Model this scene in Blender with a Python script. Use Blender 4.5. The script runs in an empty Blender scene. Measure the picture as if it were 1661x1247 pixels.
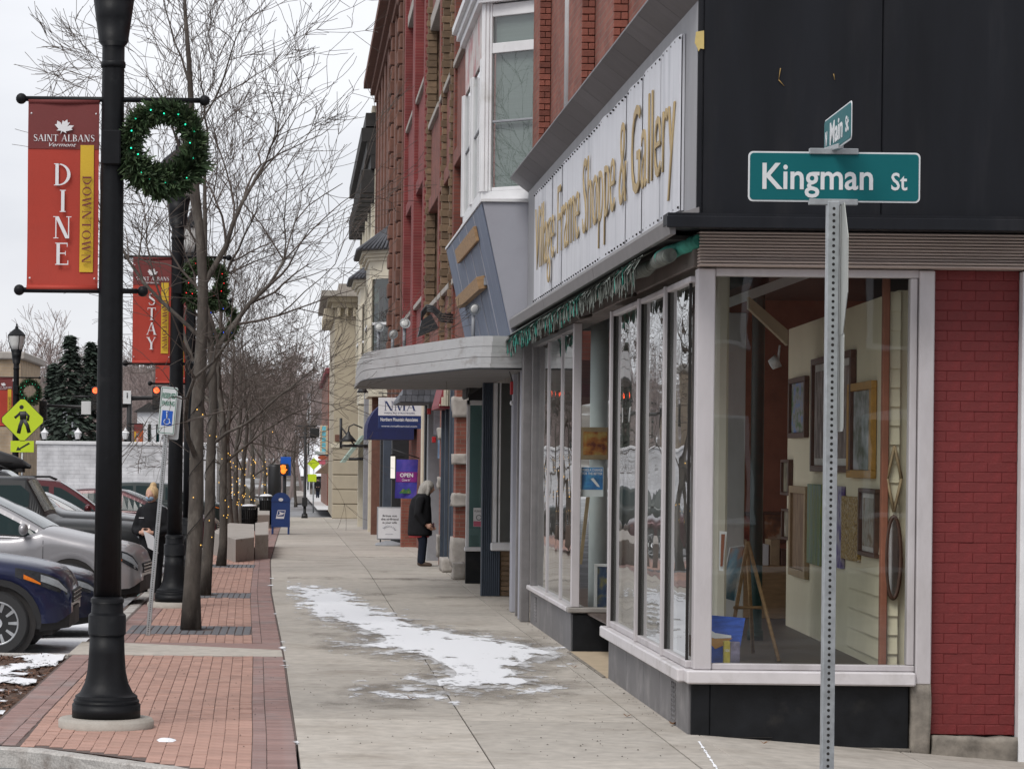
import bpy, bmesh, math, random
from mathutils import Vector, Matrix, noise
R = math.radians
rnd = random.Random(7)
scn = bpy.context.scene
# ------------------------------------------------------------------ camera
F, VX, VY, TH, H = 4614.0, 478.0, 740.0, 0.011, 2.05
cam = bpy.data.cameras.new('camera')
cam.sensor_width = 36.0
cam.lens = F / 1661.0 * 36.0
cam.shift_x = (830.5 - VX) / 1661.0
cam.shift_y = (VY - 623.5) / 1661.0
cam.clip_start = 0.1
cam.clip_end = 6000.0
camo = bpy.data.objects.new('camera', cam)
scn.collection.objects.link(camo)
camo.matrix_world = Matrix.Translation((0, 0, H)) @ Matrix.Rotation(R(90), 4, 'X') @ Matrix.Rotation(TH, 4, 'Z')
scn.camera = camo
# ------------------------------------------------------------------ sky, sun, exposure
SUN_EL, SUN_AZ = R(52), R(215)          # azimuth clockwise from +Y: behind the camera, to its left
world = bpy.data.worlds.new('World')
scn.world = world
world.use_nodes = True
nt = world.node_tree
for n in list(nt.nodes):
    nt.nodes.remove(n)
def N(tree, kind, **kw):
    n = tree.nodes.new(kind)
    for k, v in kw.items():
        setattr(n, k, v)
    return n
wo = N(nt, 'ShaderNodeOutputWorld')
bg = N(nt, 'ShaderNodeBackground')
sky = N(nt, 'ShaderNodeTexSky', sky_type='NISHITA', sun_disc=False, sun_elevation=SUN_EL, sun_rotation=SUN_AZ)
tc = N(nt, 'ShaderNodeTexCoord')
mp = N(nt, 'ShaderNodeMapping')
mp.inputs['Scale'].default_value = (1.0, 1.0, 3.2)
nz = N(nt, 'ShaderNodeTexNoise')
nz.inputs['Scale'].default_value = 3.2
nz.inputs['Detail'].default_value = 7
nz.inputs['Roughness'].default_value = 0.52
cr = N(nt, 'ShaderNodeValToRGB')
cr.color_ramp.elements[0].position = 0.34
cr.color_ramp.elements[0].color = (5.7, 5.8, 6.2, 1)
cr.color_ramp.elements[1].position = 0.66
cr.color_ramp.elements[1].color = (7.4, 7.45, 7.7, 1)
mx = N(nt, 'ShaderNodeMix', data_type='RGBA')
mx.inputs['Factor'].default_value = 0.93            # an almost closed cloud cover over the blue sky
L = nt.links.new
L(tc.outputs['Generated'], mp.inputs['Vector'])
L(mp.outputs['Vector'], nz.inputs['Vector'])
L(nz.outputs['Fac'], cr.inputs['Fac'])
L(sky.outputs['Color'], mx.inputs['A'])
L(cr.outputs['Color'], mx.inputs['B'])
L(mx.outputs['Result'], bg.inputs['Color'])
bg.inputs['Strength'].default_value = 0.1
L(bg.outputs['Background'], wo.inputs['Surface'])
sun = bpy.data.lights.new('sun', 'SUN')
sun.energy = 1.5
sun.angle = R(25)
sun.color = (1.0, 0.97, 0.93)
suno = bpy.data.objects.new('sun', sun)
scn.collection.objects.link(suno)
sd = Vector((math.sin(SUN_AZ) * math.cos(SUN_EL), math.cos(SUN_AZ) * math.cos(SUN_EL), math.sin(SUN_EL)))
suno.rotation_euler = sd.to_track_quat('Z', 'Y').to_euler()
suno.location = (0, 0, 60)
scn.view_settings.view_transform = 'Standard'
scn.view_settings.look = 'None'
scn.view_settings.exposure = 0.45
scn.view_settings.gamma = 1.0
scn.render.engine = 'CYCLES'
scn.cycles.use_denoising = True
scn.cycles.max_bounces = 8
scn.cycles.transparent_max_bounces = 16
scn.cycles.caustics_reflective = False
scn.cycles.caustics_refractive = False
scn.cycles.sample_clamp_indirect = 6.0
# ------------------------------------------------------------------ layout helpers
def g(Y):
    return 0.0 if Y <= 52 else -0.0095 * (Y - 52)
def at(px, py, Y):
    dx, dy = px - VX, VY - py
    return Vector(((dx - dy * TH) * Y / F, Y, H + (dx * TH + dy) * Y / F))
def xat(px, Y, py=740):
    return at(px, py, Y).x
def zat(py, Y, px=478):
    return at(px, py, Y).z
def ground_at(px, py):
    Y = 40.0
    for k in range(30):
        dy = (VY - py) + (px - VX) * TH
        Y = F * (H - g(Y)) / -dy
    return at(px, py, Y)
# ------------------------------------------------------------------ materials
MATS = {}
def mat(name, col, rough=0.6, metal=0.0, var=0.12, scale=6.0, bump=0.08, bscale=60.0, coat=0.0, rand=0.0, emis=None, es=0.0,
        col2=None, c2lo=0.5, c2hi=0.7, c2scale=1.5, stretch=None, spec=0.5, detail=5.0, island=0.0):
    if name in MATS:
        return MATS[name]
    m = bpy.data.materials.new(name)
    m.use_nodes = True
    t = m.node_tree
    b = t.nodes['Principled BSDF']
    Lk = t.links.new
    tcn = N(t, 'ShaderNodeTexCoord')
    src = tcn.outputs['Object']
    if stretch:
        mpn = N(t, 'ShaderNodeMapping')
        mpn.inputs['Scale'].default_value = stretch
        Lk(src, mpn.inputs['Vector'])
        src = mpn.outputs['Vector']
    n1 = N(t, 'ShaderNodeTexNoise')
    n1.inputs['Scale'].default_value = scale
    n1.inputs['Detail'].default_value = detail
    n1.inputs['Roughness'].default_value = 0.62
    Lk(src, n1.inputs['Vector'])
    mr = N(t, 'ShaderNodeMapRange')
    mr.inputs['From Min'].default_value = 0.28
    mr.inputs['From Max'].default_value = 0.72
    mr.inputs['To Min'].default_value = 1 - var
    mr.inputs['To Max'].default_value = 1 + var
    Lk(n1.outputs['Fac'], mr.inputs['Value'])
    val = mr.outputs['Result']
    if rand:
        oi = N(t, 'ShaderNodeObjectInfo')
        m2 = N(t, 'ShaderNodeMapRange')
        m2.inputs['To Min'].default_value = 1 - rand
        m2.inputs['To Max'].default_value = 1 + rand
        Lk(oi.outputs['Random'], m2.inputs['Value'])
        mm = N(t, 'ShaderNodeMath', operation='MULTIPLY')
        Lk(val, mm.inputs[0]); Lk(m2.outputs['Result'], mm.inputs[1])
        val = mm.outputs[0]
    if island:
        gi = N(t, 'ShaderNodeNewGeometry')
        m2 = N(t, 'ShaderNodeMapRange')
        m2.inputs['To Min'].default_value = 1 - island
        m2.inputs['To Max'].default_value = 1 + island
        Lk(gi.outputs['Random Per Island'], m2.inputs['Value'])
        mm = N(t, 'ShaderNodeMath', operation='MULTIPLY')
        Lk(val, mm.inputs[0]); Lk(m2.outputs['Result'], mm.inputs[1])
        val = mm.outputs[0]
    base = None
    if col2 is not None:
        n3 = N(t, 'ShaderNodeTexNoise')
        n3.inputs['Scale'].default_value = c2scale
        n3.inputs['Detail'].default_value = 8
        n3.inputs['Roughness'].default_value = 0.65
        Lk(src, n3.inputs['Vector'])
        m3 = N(t, 'ShaderNodeMapRange')
        m3.inputs['From Min'].default_value = c2lo
        m3.inputs['From Max'].default_value = c2hi
        Lk(n3.outputs['Fac'], m3.inputs['Value'])
        mc = N(t, 'ShaderNodeMix', data_type='RGBA')
        mc.inputs['A'].default_value = (*col, 1)
        mc.inputs['B'].default_value = (*col2, 1)
        Lk(m3.outputs['Result'], mc.inputs['Factor'])
        base = mc.outputs['Result']
    hs = N(t, 'ShaderNodeHueSaturation')
    if base is None:
        hs.inputs['Color'].default_value = (*col, 1)
    else:
        Lk(base, hs.inputs['Color'])
    Lk(val, hs.inputs['Value'])
    Lk(hs.outputs['Color'], b.inputs['Base Color'])
    rr = N(t, 'ShaderNodeMapRange')
    rr.inputs['To Min'].default_value = max(0.02, rough - 0.1)
    rr.inputs['To Max'].default_value = min(1, rough + 0.1)
    Lk(n1.outputs['Fac'], rr.inputs['Value'])
    Lk(rr.outputs['Result'], b.inputs['Roughness'])
    b.inputs['Metallic'].default_value = metal
    b.inputs['Specular IOR Level'].default_value = spec
    if coat:
        b.inputs['Coat Weight'].default_value = coat
        b.inputs['Coat Roughness'].default_value = 0.04
    if bump:
        n2 = N(t, 'ShaderNodeTexNoise')
        n2.inputs['Scale'].default_value = bscale
        n2.inputs['Detail'].default_value = 3
        Lk(src, n2.inputs['Vector'])
        bp = N(t, 'ShaderNodeBump')
        bp.inputs['Strength'].default_value = min(1, bump * 3)
        bp.inputs['Distance'].default_value = 0.004
        Lk(n2.outputs['Fac'], bp.inputs['Height'])
        Lk(bp.outputs['Normal'], b.inputs['Normal'])
    if emis:
        b.inputs['Emission Color'].default_value = (*emis, 1)
        b.inputs['Emission Strength'].default_value = es
    MATS[name] = m
    return m
def brick_mat(name, c1, c2, mortar, axis='yz', bw=0.21, bh=0.072, ms=0.011):
    if name in MATS:
        return MATS[name]
    m = bpy.data.materials.new(name)
    m.use_nodes = True
    t = m.node_tree
    b = t.nodes['Principled BSDF']
    Lk = t.links.new
    tcn = N(t, 'ShaderNodeTexCoord')
    sp = N(t, 'ShaderNodeSeparateXYZ')
    cb = N(t, 'ShaderNodeCombineXYZ')
    Lk(tcn.outputs['Object'], sp.inputs[0])
    Lk(sp.outputs['Y' if axis == 'yz' else 'X'], cb.inputs[0])
    Lk(sp.outputs['Z'], cb.inputs[1])
    br = N(t, 'ShaderNodeTexBrick')
    br.inputs['Color1'].default_value = (*c1, 1)
    br.inputs['Color2'].default_value = (*c2, 1)
    br.inputs['Mortar'].default_value = (*mortar, 1)
    br.inputs['Scale'].default_value = 1.0
    br.inputs['Mortar Size'].default_value = ms / 2
    br.inputs['Mortar Smooth'].default_value = 0.2
    br.inputs['Brick Width'].default_value = bw
    br.inputs['Row Height'].default_value = bh
    Lk(cb.outputs[0], br.inputs['Vector'])
    nz = N(t, 'ShaderNodeTexNoise')
    nz.inputs['Scale'].default_value = 1.7
    nz.inputs['Detail'].default_value = 8
    Lk(tcn.outputs['Object'], nz.inputs['Vector'])
    mr = N(t, 'ShaderNodeMapRange')
    mr.inputs['From Min'].default_value = 0.3
    mr.inputs['From Max'].default_value = 0.7
    mr.inputs['To Min'].default_value = 0.72
    mr.inputs['To Max'].default_value = 1.22
    Lk(nz.outputs['Fac'], mr.inputs['Value'])
    hs = N(t, 'ShaderNodeHueSaturation')
    Lk(br.outputs['Color'], hs.inputs['Color'])
    Lk(mr.outputs['Result'], hs.inputs['Value'])
    Lk(hs.outputs['Color'], b.inputs['Base Color'])
    b.inputs['Roughness'].default_value = 0.85
    iv = N(t, 'ShaderNodeMath', operation='SUBTRACT')
    iv.inputs[0].default_value = 1.0
    Lk(br.outputs['Fac'], iv.inputs[1])
    bp = N(t, 'ShaderNodeBump')
    bp.inputs['Strength'].default_value = 0.7
    bp.inputs['Distance'].default_value = 0.006
    Lk(iv.outputs[0], bp.inputs['Height'])
    Lk(bp.outputs['Normal'], b.inputs['Normal'])
    MATS[name] = m
    return m
def glass_mat(name, tint=(0.82, 0.86, 0.84), f0=0.08, wave=0.0, wscale=0.7, rough=0.0):
    """a thin pane: tinted straight-through light plus a Fresnel mirror (Schlick), old glass slightly wavy"""
    if name in MATS:
        return MATS[name]
    m = bpy.data.materials.new(name)
    m.use_nodes = True
    t = m.node_tree
    t.nodes.remove(t.nodes['Principled BSDF'])
    out = [n for n in t.nodes if n.type == 'OUTPUT_MATERIAL'][0]
    Lk = t.links.new
    ge = N(t, 'ShaderNodeNewGeometry')
    dt = N(t, 'ShaderNodeVectorMath', operation='DOT_PRODUCT')
    Lk(ge.outputs['Normal'], dt.inputs[0]); Lk(ge.outputs['Incoming'], dt.inputs[1])
    ab = N(t, 'ShaderNodeMath', operation='ABSOLUTE'); Lk(dt.outputs['Value'], ab.inputs[0])
    sb = N(t, 'ShaderNodeMath', operation='SUBTRACT'); sb.inputs[0].default_value = 1.0; Lk(ab.outputs[0], sb.inputs[1])
    pw = N(t, 'ShaderNodeMath', operation='POWER'); Lk(sb.outputs[0], pw.inputs[0]); pw.inputs[1].default_value = 4.2
    ma = N(t, 'ShaderNodeMath', operation='MULTIPLY_ADD'); Lk(pw.outputs[0], ma.inputs[0])
    ma.inputs[1].default_value = 1 - f0; ma.inputs[2].default_value = f0
    tr = N(t, 'ShaderNodeBsdfTransparent'); tr.inputs['Color'].default_value = (*tint, 1)
    gl = N(t, 'ShaderNodeBsdfGlossy'); gl.inputs['Roughness'].default_value = rough
    gl.inputs['Color'].default_value = (0.95, 0.96, 0.97, 1)
    if wave:
        tcn = N(t, 'ShaderNodeTexCoord')
        mpn = N(t, 'ShaderNodeMapping'); mpn.inputs['Scale'].default_value = (1, 1, 1.6)
        nz = N(t, 'ShaderNodeTexNoise'); nz.inputs['Scale'].default_value = wscale; nz.inputs['Detail'].default_value = 1.5
        Lk(tcn.outputs['Object'], mpn.inputs['Vector']); Lk(mpn.outputs['Vector'], nz.inputs['Vector'])
        bp = N(t, 'ShaderNodeBump'); bp.inputs['Strength'].default_value = 1.0; bp.inputs['Distance'].default_value = wave
        Lk(nz.outputs['Fac'], bp.inputs['Height']); Lk(bp.outputs['Normal'], gl.inputs['Normal'])
    ms = N(t, 'ShaderNodeMixShader')
    Lk(ma.outputs[0], ms.inputs[0]); Lk(tr.outputs[0], ms.inputs[1]); Lk(gl.outputs[0], ms.inputs[2])
    Lk(ms.outputs[0], out.inputs['Surface'])
    MATS[name] = m
    return m
# ------------------------------------------------------------------ mesh builder
col = scn.collection
class MB:
    def __init__(s):
        s.v = []; s.f = []; s.sm = []
    def add(s, vs, fs, smooth=False, M=None):
        o = len(s.v)
        for p in vs:
            p = Vector(p)
            s.v.append(M @ p if M else p)
        for f in fs:
            s.f.append([i + o for i in f]); s.sm.append(smooth)
        return s
    def box(s, x0, x1, y0, y1, z0, z1, M=None):
        if x0 > x1: x0, x1 = x1, x0
        if y0 > y1: y0, y1 = y1, y0
        if z0 > z1: z0, z1 = z1, z0
        v = [(x0, y0, z0), (x1, y0, z0), (x1, y1, z0), (x0, y1, z0), (x0, y0, z1), (x1, y0, z1), (x1, y1, z1), (x0, y1, z1)]
        return s.add(v, [(0, 3, 2, 1), (4, 5, 6, 7), (0, 1, 5, 4), (1, 2, 6, 5), (2, 3, 7, 6), (3, 0, 4, 7)], False, M)
    def cbox(s, x0, x1, y0, y1, z0, z1, c=0.01, M=None):
        """a box with chamfered edges"""
        if x0 > x1: x0, x1 = x1, x0
        if y0 > y1: y0, y1 = y1, y0
        if z0 > z1: z0, z1 = z1, z0
        c = min(c, (x1 - x0) * .45, (y1 - y0) * .45, (z1 - z0) * .45)
        bm = bmesh.new()
        bmesh.ops.create_cube(bm, size=1.0)
        for v in bm.verts:
            v.co = Vector((x0 if v.co.x < 0 else x1, y0 if v.co.y < 0 else y1, z0 if v.co.z < 0 else z1))
        bmesh.ops.bevel(bm, geom=bm.edges[:], offset=c, segments=1, affect='EDGES', profile=0.5)
        s.bm(bm, M=M); bm.free()
        return s
    def bm(s, bm, smooth=False, M=None):
        bm.verts.index_update()
        return s.add([v.co.copy() for v in bm.verts], [[v.index for v in f.verts] for f in bm.faces], smooth, M)
    def prism(s, pts, d, M=None, flip=False):
        """polygon pts (3D list) extruded by vector d"""
        n = len(pts); d = Vector(d)
        a = [Vector(p) for p in pts]; b = [p + d for p in a]
        fs = [list(range(n))[::-1], list(range(n, 2 * n))]
        for i in range(n):
            j = (i + 1) % n
            fs.append([i, j, n + j, n + i])
        return s.add(a + b, fs, False, M)
    def quad(s, a, b, c, d, M=None):
        return s.add([a, b, c, d], [(0, 1, 2, 3)], False, M)
    def tube(s, pts, rad, n=8, cap=True, smooth=True, M=None):
        pts = [Vector(p) for p in pts]
        if not hasattr(rad, '__len__'):
            rad = [rad] * len(pts)
        vs, fs = [], []
        up = None
        for i, p in enumerate(pts):
            d = (pts[min(i + 1, len(pts) - 1)] - pts[max(i - 1, 0)])
            if d.length < 1e-9: d = Vector((0, 0, 1))
            d.normalize()
            if up is None:
                up = d.orthogonal().normalized()
            else:
                up = (up - d * up.dot(d))
                up = up.normalized() if up.length > 1e-6 else d.orthogonal().normalized()
            w = d.cross(up)
            for k in range(n):
                a = 2 * math.pi * k / n
                vs.append(p + (up * math.cos(a) + w * math.sin(a)) * rad[i])
        for i in range(len(pts) - 1):
            for k in range(n):
                k2 = (k + 1) % n
                fs.append((i * n + k, i * n + k2, (i + 1) * n + k2, (i + 1) * n + k))
        s.add(vs, fs, smooth, M)
        if cap:
            o = len(s.v) - len(vs)
            s.f.append([o + k for k in range(n)][::-1]); s.sm.append(False)
            o2 = o + (len(pts) - 1) * n
            s.f.append([o2 + k for k in range(n)]); s.sm.append(False)
        return s
    def lathe(s, prof, n=20, center=(0, 0, 0), smooth=True, M=None, flute=0.0):
        """profile of (radius, z) turned about the vertical axis; flute = depth of vertical flutes"""
        vs, fs = [], []
        if smooth:              # split the profile where it turns sharply so that edges stay crisp
            q = [prof[0]]
            for i in range(1, len(prof) - 1):
                u = Vector((prof[i][0] - prof[i - 1][0], prof[i][1] - prof[i - 1][1])); w = Vector((prof[i + 1][0] - prof[i][0], prof[i + 1][1] - prof[i][1]))
                q.append(prof[i])
                if u.length > 1e-7 and w.length > 1e-7 and u.angle(w) > 0.5: q.append(prof[i])
            prof = q + [prof[-1]]
        for (r, z) in prof:
            for k in range(n):
                a = 2 * math.pi * k / n
                rr = r * (1 - (flute if k % 2 else 0))
                vs.append((center[0] + rr * math.cos(a), center[1] + rr * math.sin(a), center[2] + z))
        for i in range(len(prof) - 1):
            for k in range(n):
                k2 = (k + 1) % n
                fs.append((i * n + k, i * n + k2, (i + 1) * n + k2, (i + 1) * n + k))
        fs.append(list(range(n))[::-1]); fs.append([(len(prof) - 1) * n + k for k in range(n)])
        o = len(s.f)
        s.add(vs, fs, smooth, M)
        s.sm[-1] = s.sm[-2] = False
        return s
    def sphere(s, c, r, n=10, m=7, sx=1, sy=1, sz=1, M=None):
        vs, fs = [(c[0], c[1], c[2] - r * sz)], []
        for i in range(1, m):
            t = math.pi * i / m
            for k in range(n):
                a = 2 * math.pi * k / n
                vs.append((c[0] + r * sx * math.sin(t) * math.cos(a), c[1] + r * sy * math.sin(t) * math.sin(a), c[2] - r * sz * math.cos(t)))
        vs.append((c[0], c[1], c[2] + r * sz))
        for k in range(n):
            fs.append((0, 1 + (k + 1) % n, 1 + k))
            fs.append((len(vs) - 1, 1 + (m - 2) * n + k, 1 + (m - 2) * n + (k + 1) % n))
        for i in range(m - 2):
            for k in range(n):
                k2 = (k + 1) % n
                fs.append((1 + i * n + k, 1 + i * n + k2, 1 + (i + 1) * n + k2, 1 + (i + 1) * n + k))
        return s.add(vs, fs, True, M)
    def mesh(s, name):
        me = bpy.data.meshes.new(name)
        me.from_pydata([tuple(v) for v in s.v], [], s.f)
        me.polygons.foreach_set('use_smooth', s.sm)
        me.update()
        return me
    def build(s, name, material, parent=None, loc=None, kind=None, label=None):
        """the collected geometry as ONE object (coordinates are world ones unless the parent is moved)"""
        me = s.mesh(name)
        if material: me.materials.append(material)
        o = bpy.data.objects.new(name, me)
        col.objects.link(o)
        if parent is not None: o.parent = parent
        if loc is not None: o.location = loc
        if kind: o['kind'] = kind
        if label: o['label'] = label
        return o
def tag(o, label, cat, group=None):
    o['label'] = label; o['category'] = cat
    if group: o['group'] = group
    return o
def thing(name, label, cat, loc=(0, 0, 0), rz=0.0, group=None):
    o = bpy.data.objects.new(name, None)
    o.empty_display_size = 0.2
    col.objects.link(o)
    o.location = loc; o.rotation_euler = (0, 0, rz)
    return tag(o, label, cat, group)
def struct(o):
    o['kind'] = 'structure'; return o
def stuff(o):
    o['kind'] = 'stuff'; return o
def dup(o, parent=None):
    c = o.copy(); col.objects.link(c); c.parent = parent
    for ch in o.children: dup(ch, c)
    return c
def abox(name, m, parent, x0, x1, y0, y1, z0, z1, c=0.006):
    return MB().cbox(x0, x1, y0, y1, z0, z1, c).build(name, m, parent)
def frame3(origin, xdir, updir):
    x = Vector(xdir).normalized(); u = Vector(updir); u = (u - x * u.dot(x)).normalized(); n = x.cross(u)
    M = Matrix((x, u, n)).transposed().to_4x4()
    M.translation = Vector(origin)
    return M
# ------------------------------------------------------------------ lettering
def text(body, m, parent, origin, xdir, updir, w=None, h=None, ext=0.002, bold=0.0, name='lettering', shear=0.0):
    """the line of writing as raised letters; origin = lower-left corner of its box, w and h = size of the box"""
    cu = bpy.data.curves.new('lettering', 'FONT')
    cu.body = body; cu.size = 1.0; cu.extrude = 0.5; cu.offset = bold; cu.shear = shear; cu.resolution_u = 3
    tmp = bpy.data.objects.new('lettering_tmp', cu)
    col.objects.link(tmp)
    dg = bpy.context.evaluated_depsgraph_get()
    me = bpy.data.meshes.new_from_object(tmp.evaluated_get(dg))
    bpy.data.objects.remove(tmp); bpy.data.curves.remove(cu)
    xs = [v.co.x for v in me.vertices]; ys = [v.co.y for v in me.vertices]
    x0, x1, y0, y1 = min(xs), max(xs), min(ys), max(ys)
    sx = (w / (x1 - x0)) if w else None
    sy = (h / (y1 - y0)) if h else None
    sx = sx or sy; sy = sy or sx
    M = frame3(origin, xdir, updir)
    for v in me.vertices:
        v.co = M @ Vector(((v.co.x - x0) * sx, (v.co.y - y0) * sy, (v.co.z + 0.5) * ext))
    me.materials.clear(); me.materials.append(m)
    o = bpy.data.objects.new(name, me)
    col.objects.link(o)
    if parent is not None: o.parent = parent
    return o
T_, t_, SL, SH = 0.15, 0.05, 0.06, 0.035
def _rect(x0, x1, y0, y1): return [(x0, y0), (x1, y0), (x1, y1), (x0, y1)]
def _stem(x, w=T_): return [_rect(x, x + w, 0, 1), _rect(x - SL, x + w + SL, 0, SH), _rect(x - SL, x + w + SL, 1 - SH, 1)]
def _diag(x0, y0, x1, y1, w): return [[(x0, y0), (x0 + w, y0), (x1 + w, y1), (x1, y1)]]
def _arc(cx, cy, rx, ry, a0, a1, ti, tj, n=14):
    out = []
    for i in range(n):
        q = []
        for a, inner in ((a0 + (a1 - a0) * i / n, 0), (a0 + (a1 - a0) * (i + 1) / n, 0), (a0 + (a1 - a0) * (i + 1) / n, 1), (a0 + (a1 - a0) * i / n, 1)):
            q.append((cx + (rx - inner * ti) * math.cos(a), cy + (ry - inner * tj) * math.sin(a)))
        out.append(q)
    return out
def _stroke(pts, ws):
    out = []
    P = [Vector(p) for p in pts]
    nr = []
    for i in range(len(P)):
        d = P[min(i + 1, len(P) - 1)] - P[max(i - 1, 0)]
        nr.append(Vector((-d.y, d.x)).normalized())
    for i in range(len(P) - 1):
        a, b = P[i], P[i + 1]
        out.append([tuple(a - nr[i] * ws[i] / 2), tuple(b - nr[i + 1] * ws[i + 1] / 2), tuple(b + nr[i + 1] * ws[i + 1] / 2), tuple(a + nr[i] * ws[i] / 2)])
    return out
def serif_glyph(c):
    pi = math.pi
    if c == 'I': return _stem(.06), .27
    if c == 'D': return _stem(.06) + _arc(.2, .5, .55, .5, -pi / 2, pi / 2, T_, t_), .82
    if c == 'N': return ([_rect(.1, .1 + t_, 0, 1), _rect(.02, .24, 0, SH), _rect(.68, .68 + t_, 0, 1), _rect(.59, .83, 1 - SH, 1), _rect(.0, .2, 1 - SH, 1)] + _diag(.56, 0, .08, 1, .17)), .85
    if c == 'E': return (_stem(.06) + [_rect(.2, .56, 1 - t_, 1), _rect(.2, .47, .5, .5 + t_), _rect(.2, .58, 0, t_), _rect(.53, .56, .82, 1), _rect(.45, .48, .43, .63), _rect(.56, .6, 0, .2)]), .64
    if c == 'L': return (_stem(.06) + [_rect(.2, .56, 0, t_), _rect(.54, .58, 0, .2)]), .62
    if c == 'T': return ([_rect(.26, .26 + T_, 0, 1), _rect(.2, .47, 0, SH), _rect(.0, .67, 1 - t_, 1), _rect(.0, .03, .8, 1), _rect(.64, .67, .8, 1)]), .69
    if c == 'A': return (_diag(.02, 0, .36, 1, t_) + _diag(.6, 0, .32, 1, .15) + [_rect(.16, .6, .32, .32 + t_), _rect(-.04, .14, 0, SH), _rect(.54, .82, 0, SH)]), .8
    if c == 'Y': return (_diag(.3, .45, .0, 1, .16) + _diag(.34, .45, .62, 1, t_) + [_rect(.28, .28 + T_, 0, .5), _rect(.2, .51, 0, SH), _rect(-.06, .22, 1 - SH, 1), _rect(.54, .74, 1 - SH, 1)]), .74
    if c == 'O': return _arc(.42, .5, .4, .5, 0, 2 * pi, T_, t_, 26), .86
    if c == 'W': return (_diag(.2, 0, .0, 1, .15) + _diag(.22, 0, .46, 1, t_) + _diag(.62, 0, .42, 1, .15) + _diag(.64, 0, .9, 1, t_) + [_rect(-.06, .22, 1 - SH, 1), _rect(.82, 1.02, 1 - SH, 1)]), 1.02
    if c == 'M': return (_diag(.06, 0, .1, 1, t_) + _diag(.4, 0, .1, 1, .14) + _diag(.42, 0, .76, 1, t_) + [_rect(.76, .76 + T_, 0, 1), _rect(0, .18, 0, SH), _rect(.7, .98, 0, SH)]), 1.0
    if c == 'B': return (_stem(.06) + _arc(.2, .74, .36, .26, -pi / 2, pi / 2, T_ * .9, t_) + _arc(.2, .25, .42, .27, -pi / 2, pi / 2, T_ * .9, t_)), .68
    if c == 'S':
        pts = [(.5, .8), (.44, .93), (.29, .975), (.13, .92), (.08, .77), (.14, .63), (.3, .52), (.45, .4), (.5, .25), (.43, .08), (.27, .025), (.1, .07), (.05, .22)]
        ws = [.04, .05, .05, .08, .12, .15, .16, .15, .12, .08, .05, .05, .04]
        return _stroke(pts, ws), .58
    return [], .35
def serif(body, m, parent, origin, xdir, updir, h, w=None, gap=0.1, ext=0.002, name='lettering', step=0.00012):
    polys, x = [], 0.0
    for c in body:
        ps, adv = serif_glyph(c)
        polys += [[(a + x, b) for a, b in p] for p in ps]
        x += adv + gap
    tot = x - gap
    sx = w / tot if w else h
    M = frame3(origin, xdir, updir)
    mb = MB()
    for i, p in enumerate(polys):
        e = ext + (i % 7) * step
        ar = sum(p[k][0] * p[(k + 1) % len(p)][1] - p[(k + 1) % len(p)][0] * p[k][1] for k in range(len(p)))
        if ar < 0: p = p[::-1]
        mb.prism([(a * sx, b * h, 0) for a, b in p], (0, 0, e), M)
    return mb.build(name, m, parent)
# ------------------------------------------------------------------ palette
C_CONC = mat('concrete', (0.42, 0.385, 0.34), 0.85, var=0.2, scale=7.0, detail=12.0, bump=0.2, bscale=150, col2=(0.29, 0.255, 0.215), c2lo=0.5, c2hi=0.72, c2scale=0.8, rand=0.08)
C_JOINT = mat('joint_dirt', (0.085, 0.075, 0.065), 0.95, var=0.3, scale=20)
C_PAVER = mat('paver_orange', (0.41, 0.245, 0.195), 0.85, var=0.2, scale=7, bump=0.2, bscale=200, rand=0.10, island=0.10, col2=(0.34, 0.21, 0.17), c2lo=.5, c2hi=.7, c2scale=1.2)
C_PAVER2 = mat('paver_purple', (0.27, 0.172, 0.155), 0.85, var=0.14, scale=9, bump=0.15, bscale=200, rand=0.14, island=0.14, col2=(0.24, 0.19, 0.18), c2lo=.5, c2hi=.7, c2scale=1.2)
C_ASPH = mat('asphalt', (0.16, 0.16, 0.165), 0.9, var=0.2, scale=2.0, bump=0.2, bscale=120, col2=(0.3, 0.3, 0.31), c2lo=.45, c2hi=.6, c2scale=.4)
C_GRANITE = mat('granite', (0.43, 0.41, 0.385), 0.85, var=0.3, scale=60, bump=0.3, bscale=90, col2=(0.22, 0.19, 0.17), c2lo=.5, c2hi=.68, c2scale=4, rand=.08)
C_BLOCK = mat('granite_block', (0.34, 0.31, 0.28), 0.85, var=0.12, scale=40, bump=0.15, bscale=90, col2=(0.2, 0.17, 0.15), c2lo=.55, c2hi=.75, c2scale=2)
C_IRON = mat('grate_iron', (0.13, 0.13, 0.14), 0.75, var=0.25, scale=14, bump=0.1)
C_MULCH = mat('mulch', (0.075, 0.042, 0.028), 0.95, var=0.5, scale=40, bump=0.5, bscale=70, col2=(0.12, 0.07, 0.045), c2scale=25)
C_SNOWLUMP = mat('snow_solid', (0.84, 0.85, 0.88), 0.7, var=0.04, scale=20, bump=0.2, bscale=60)
C_LEAF = mat('dry_leaf', (0.2, 0.1, 0.045), 0.85, var=0.3, scale=30, rand=.3)
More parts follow.
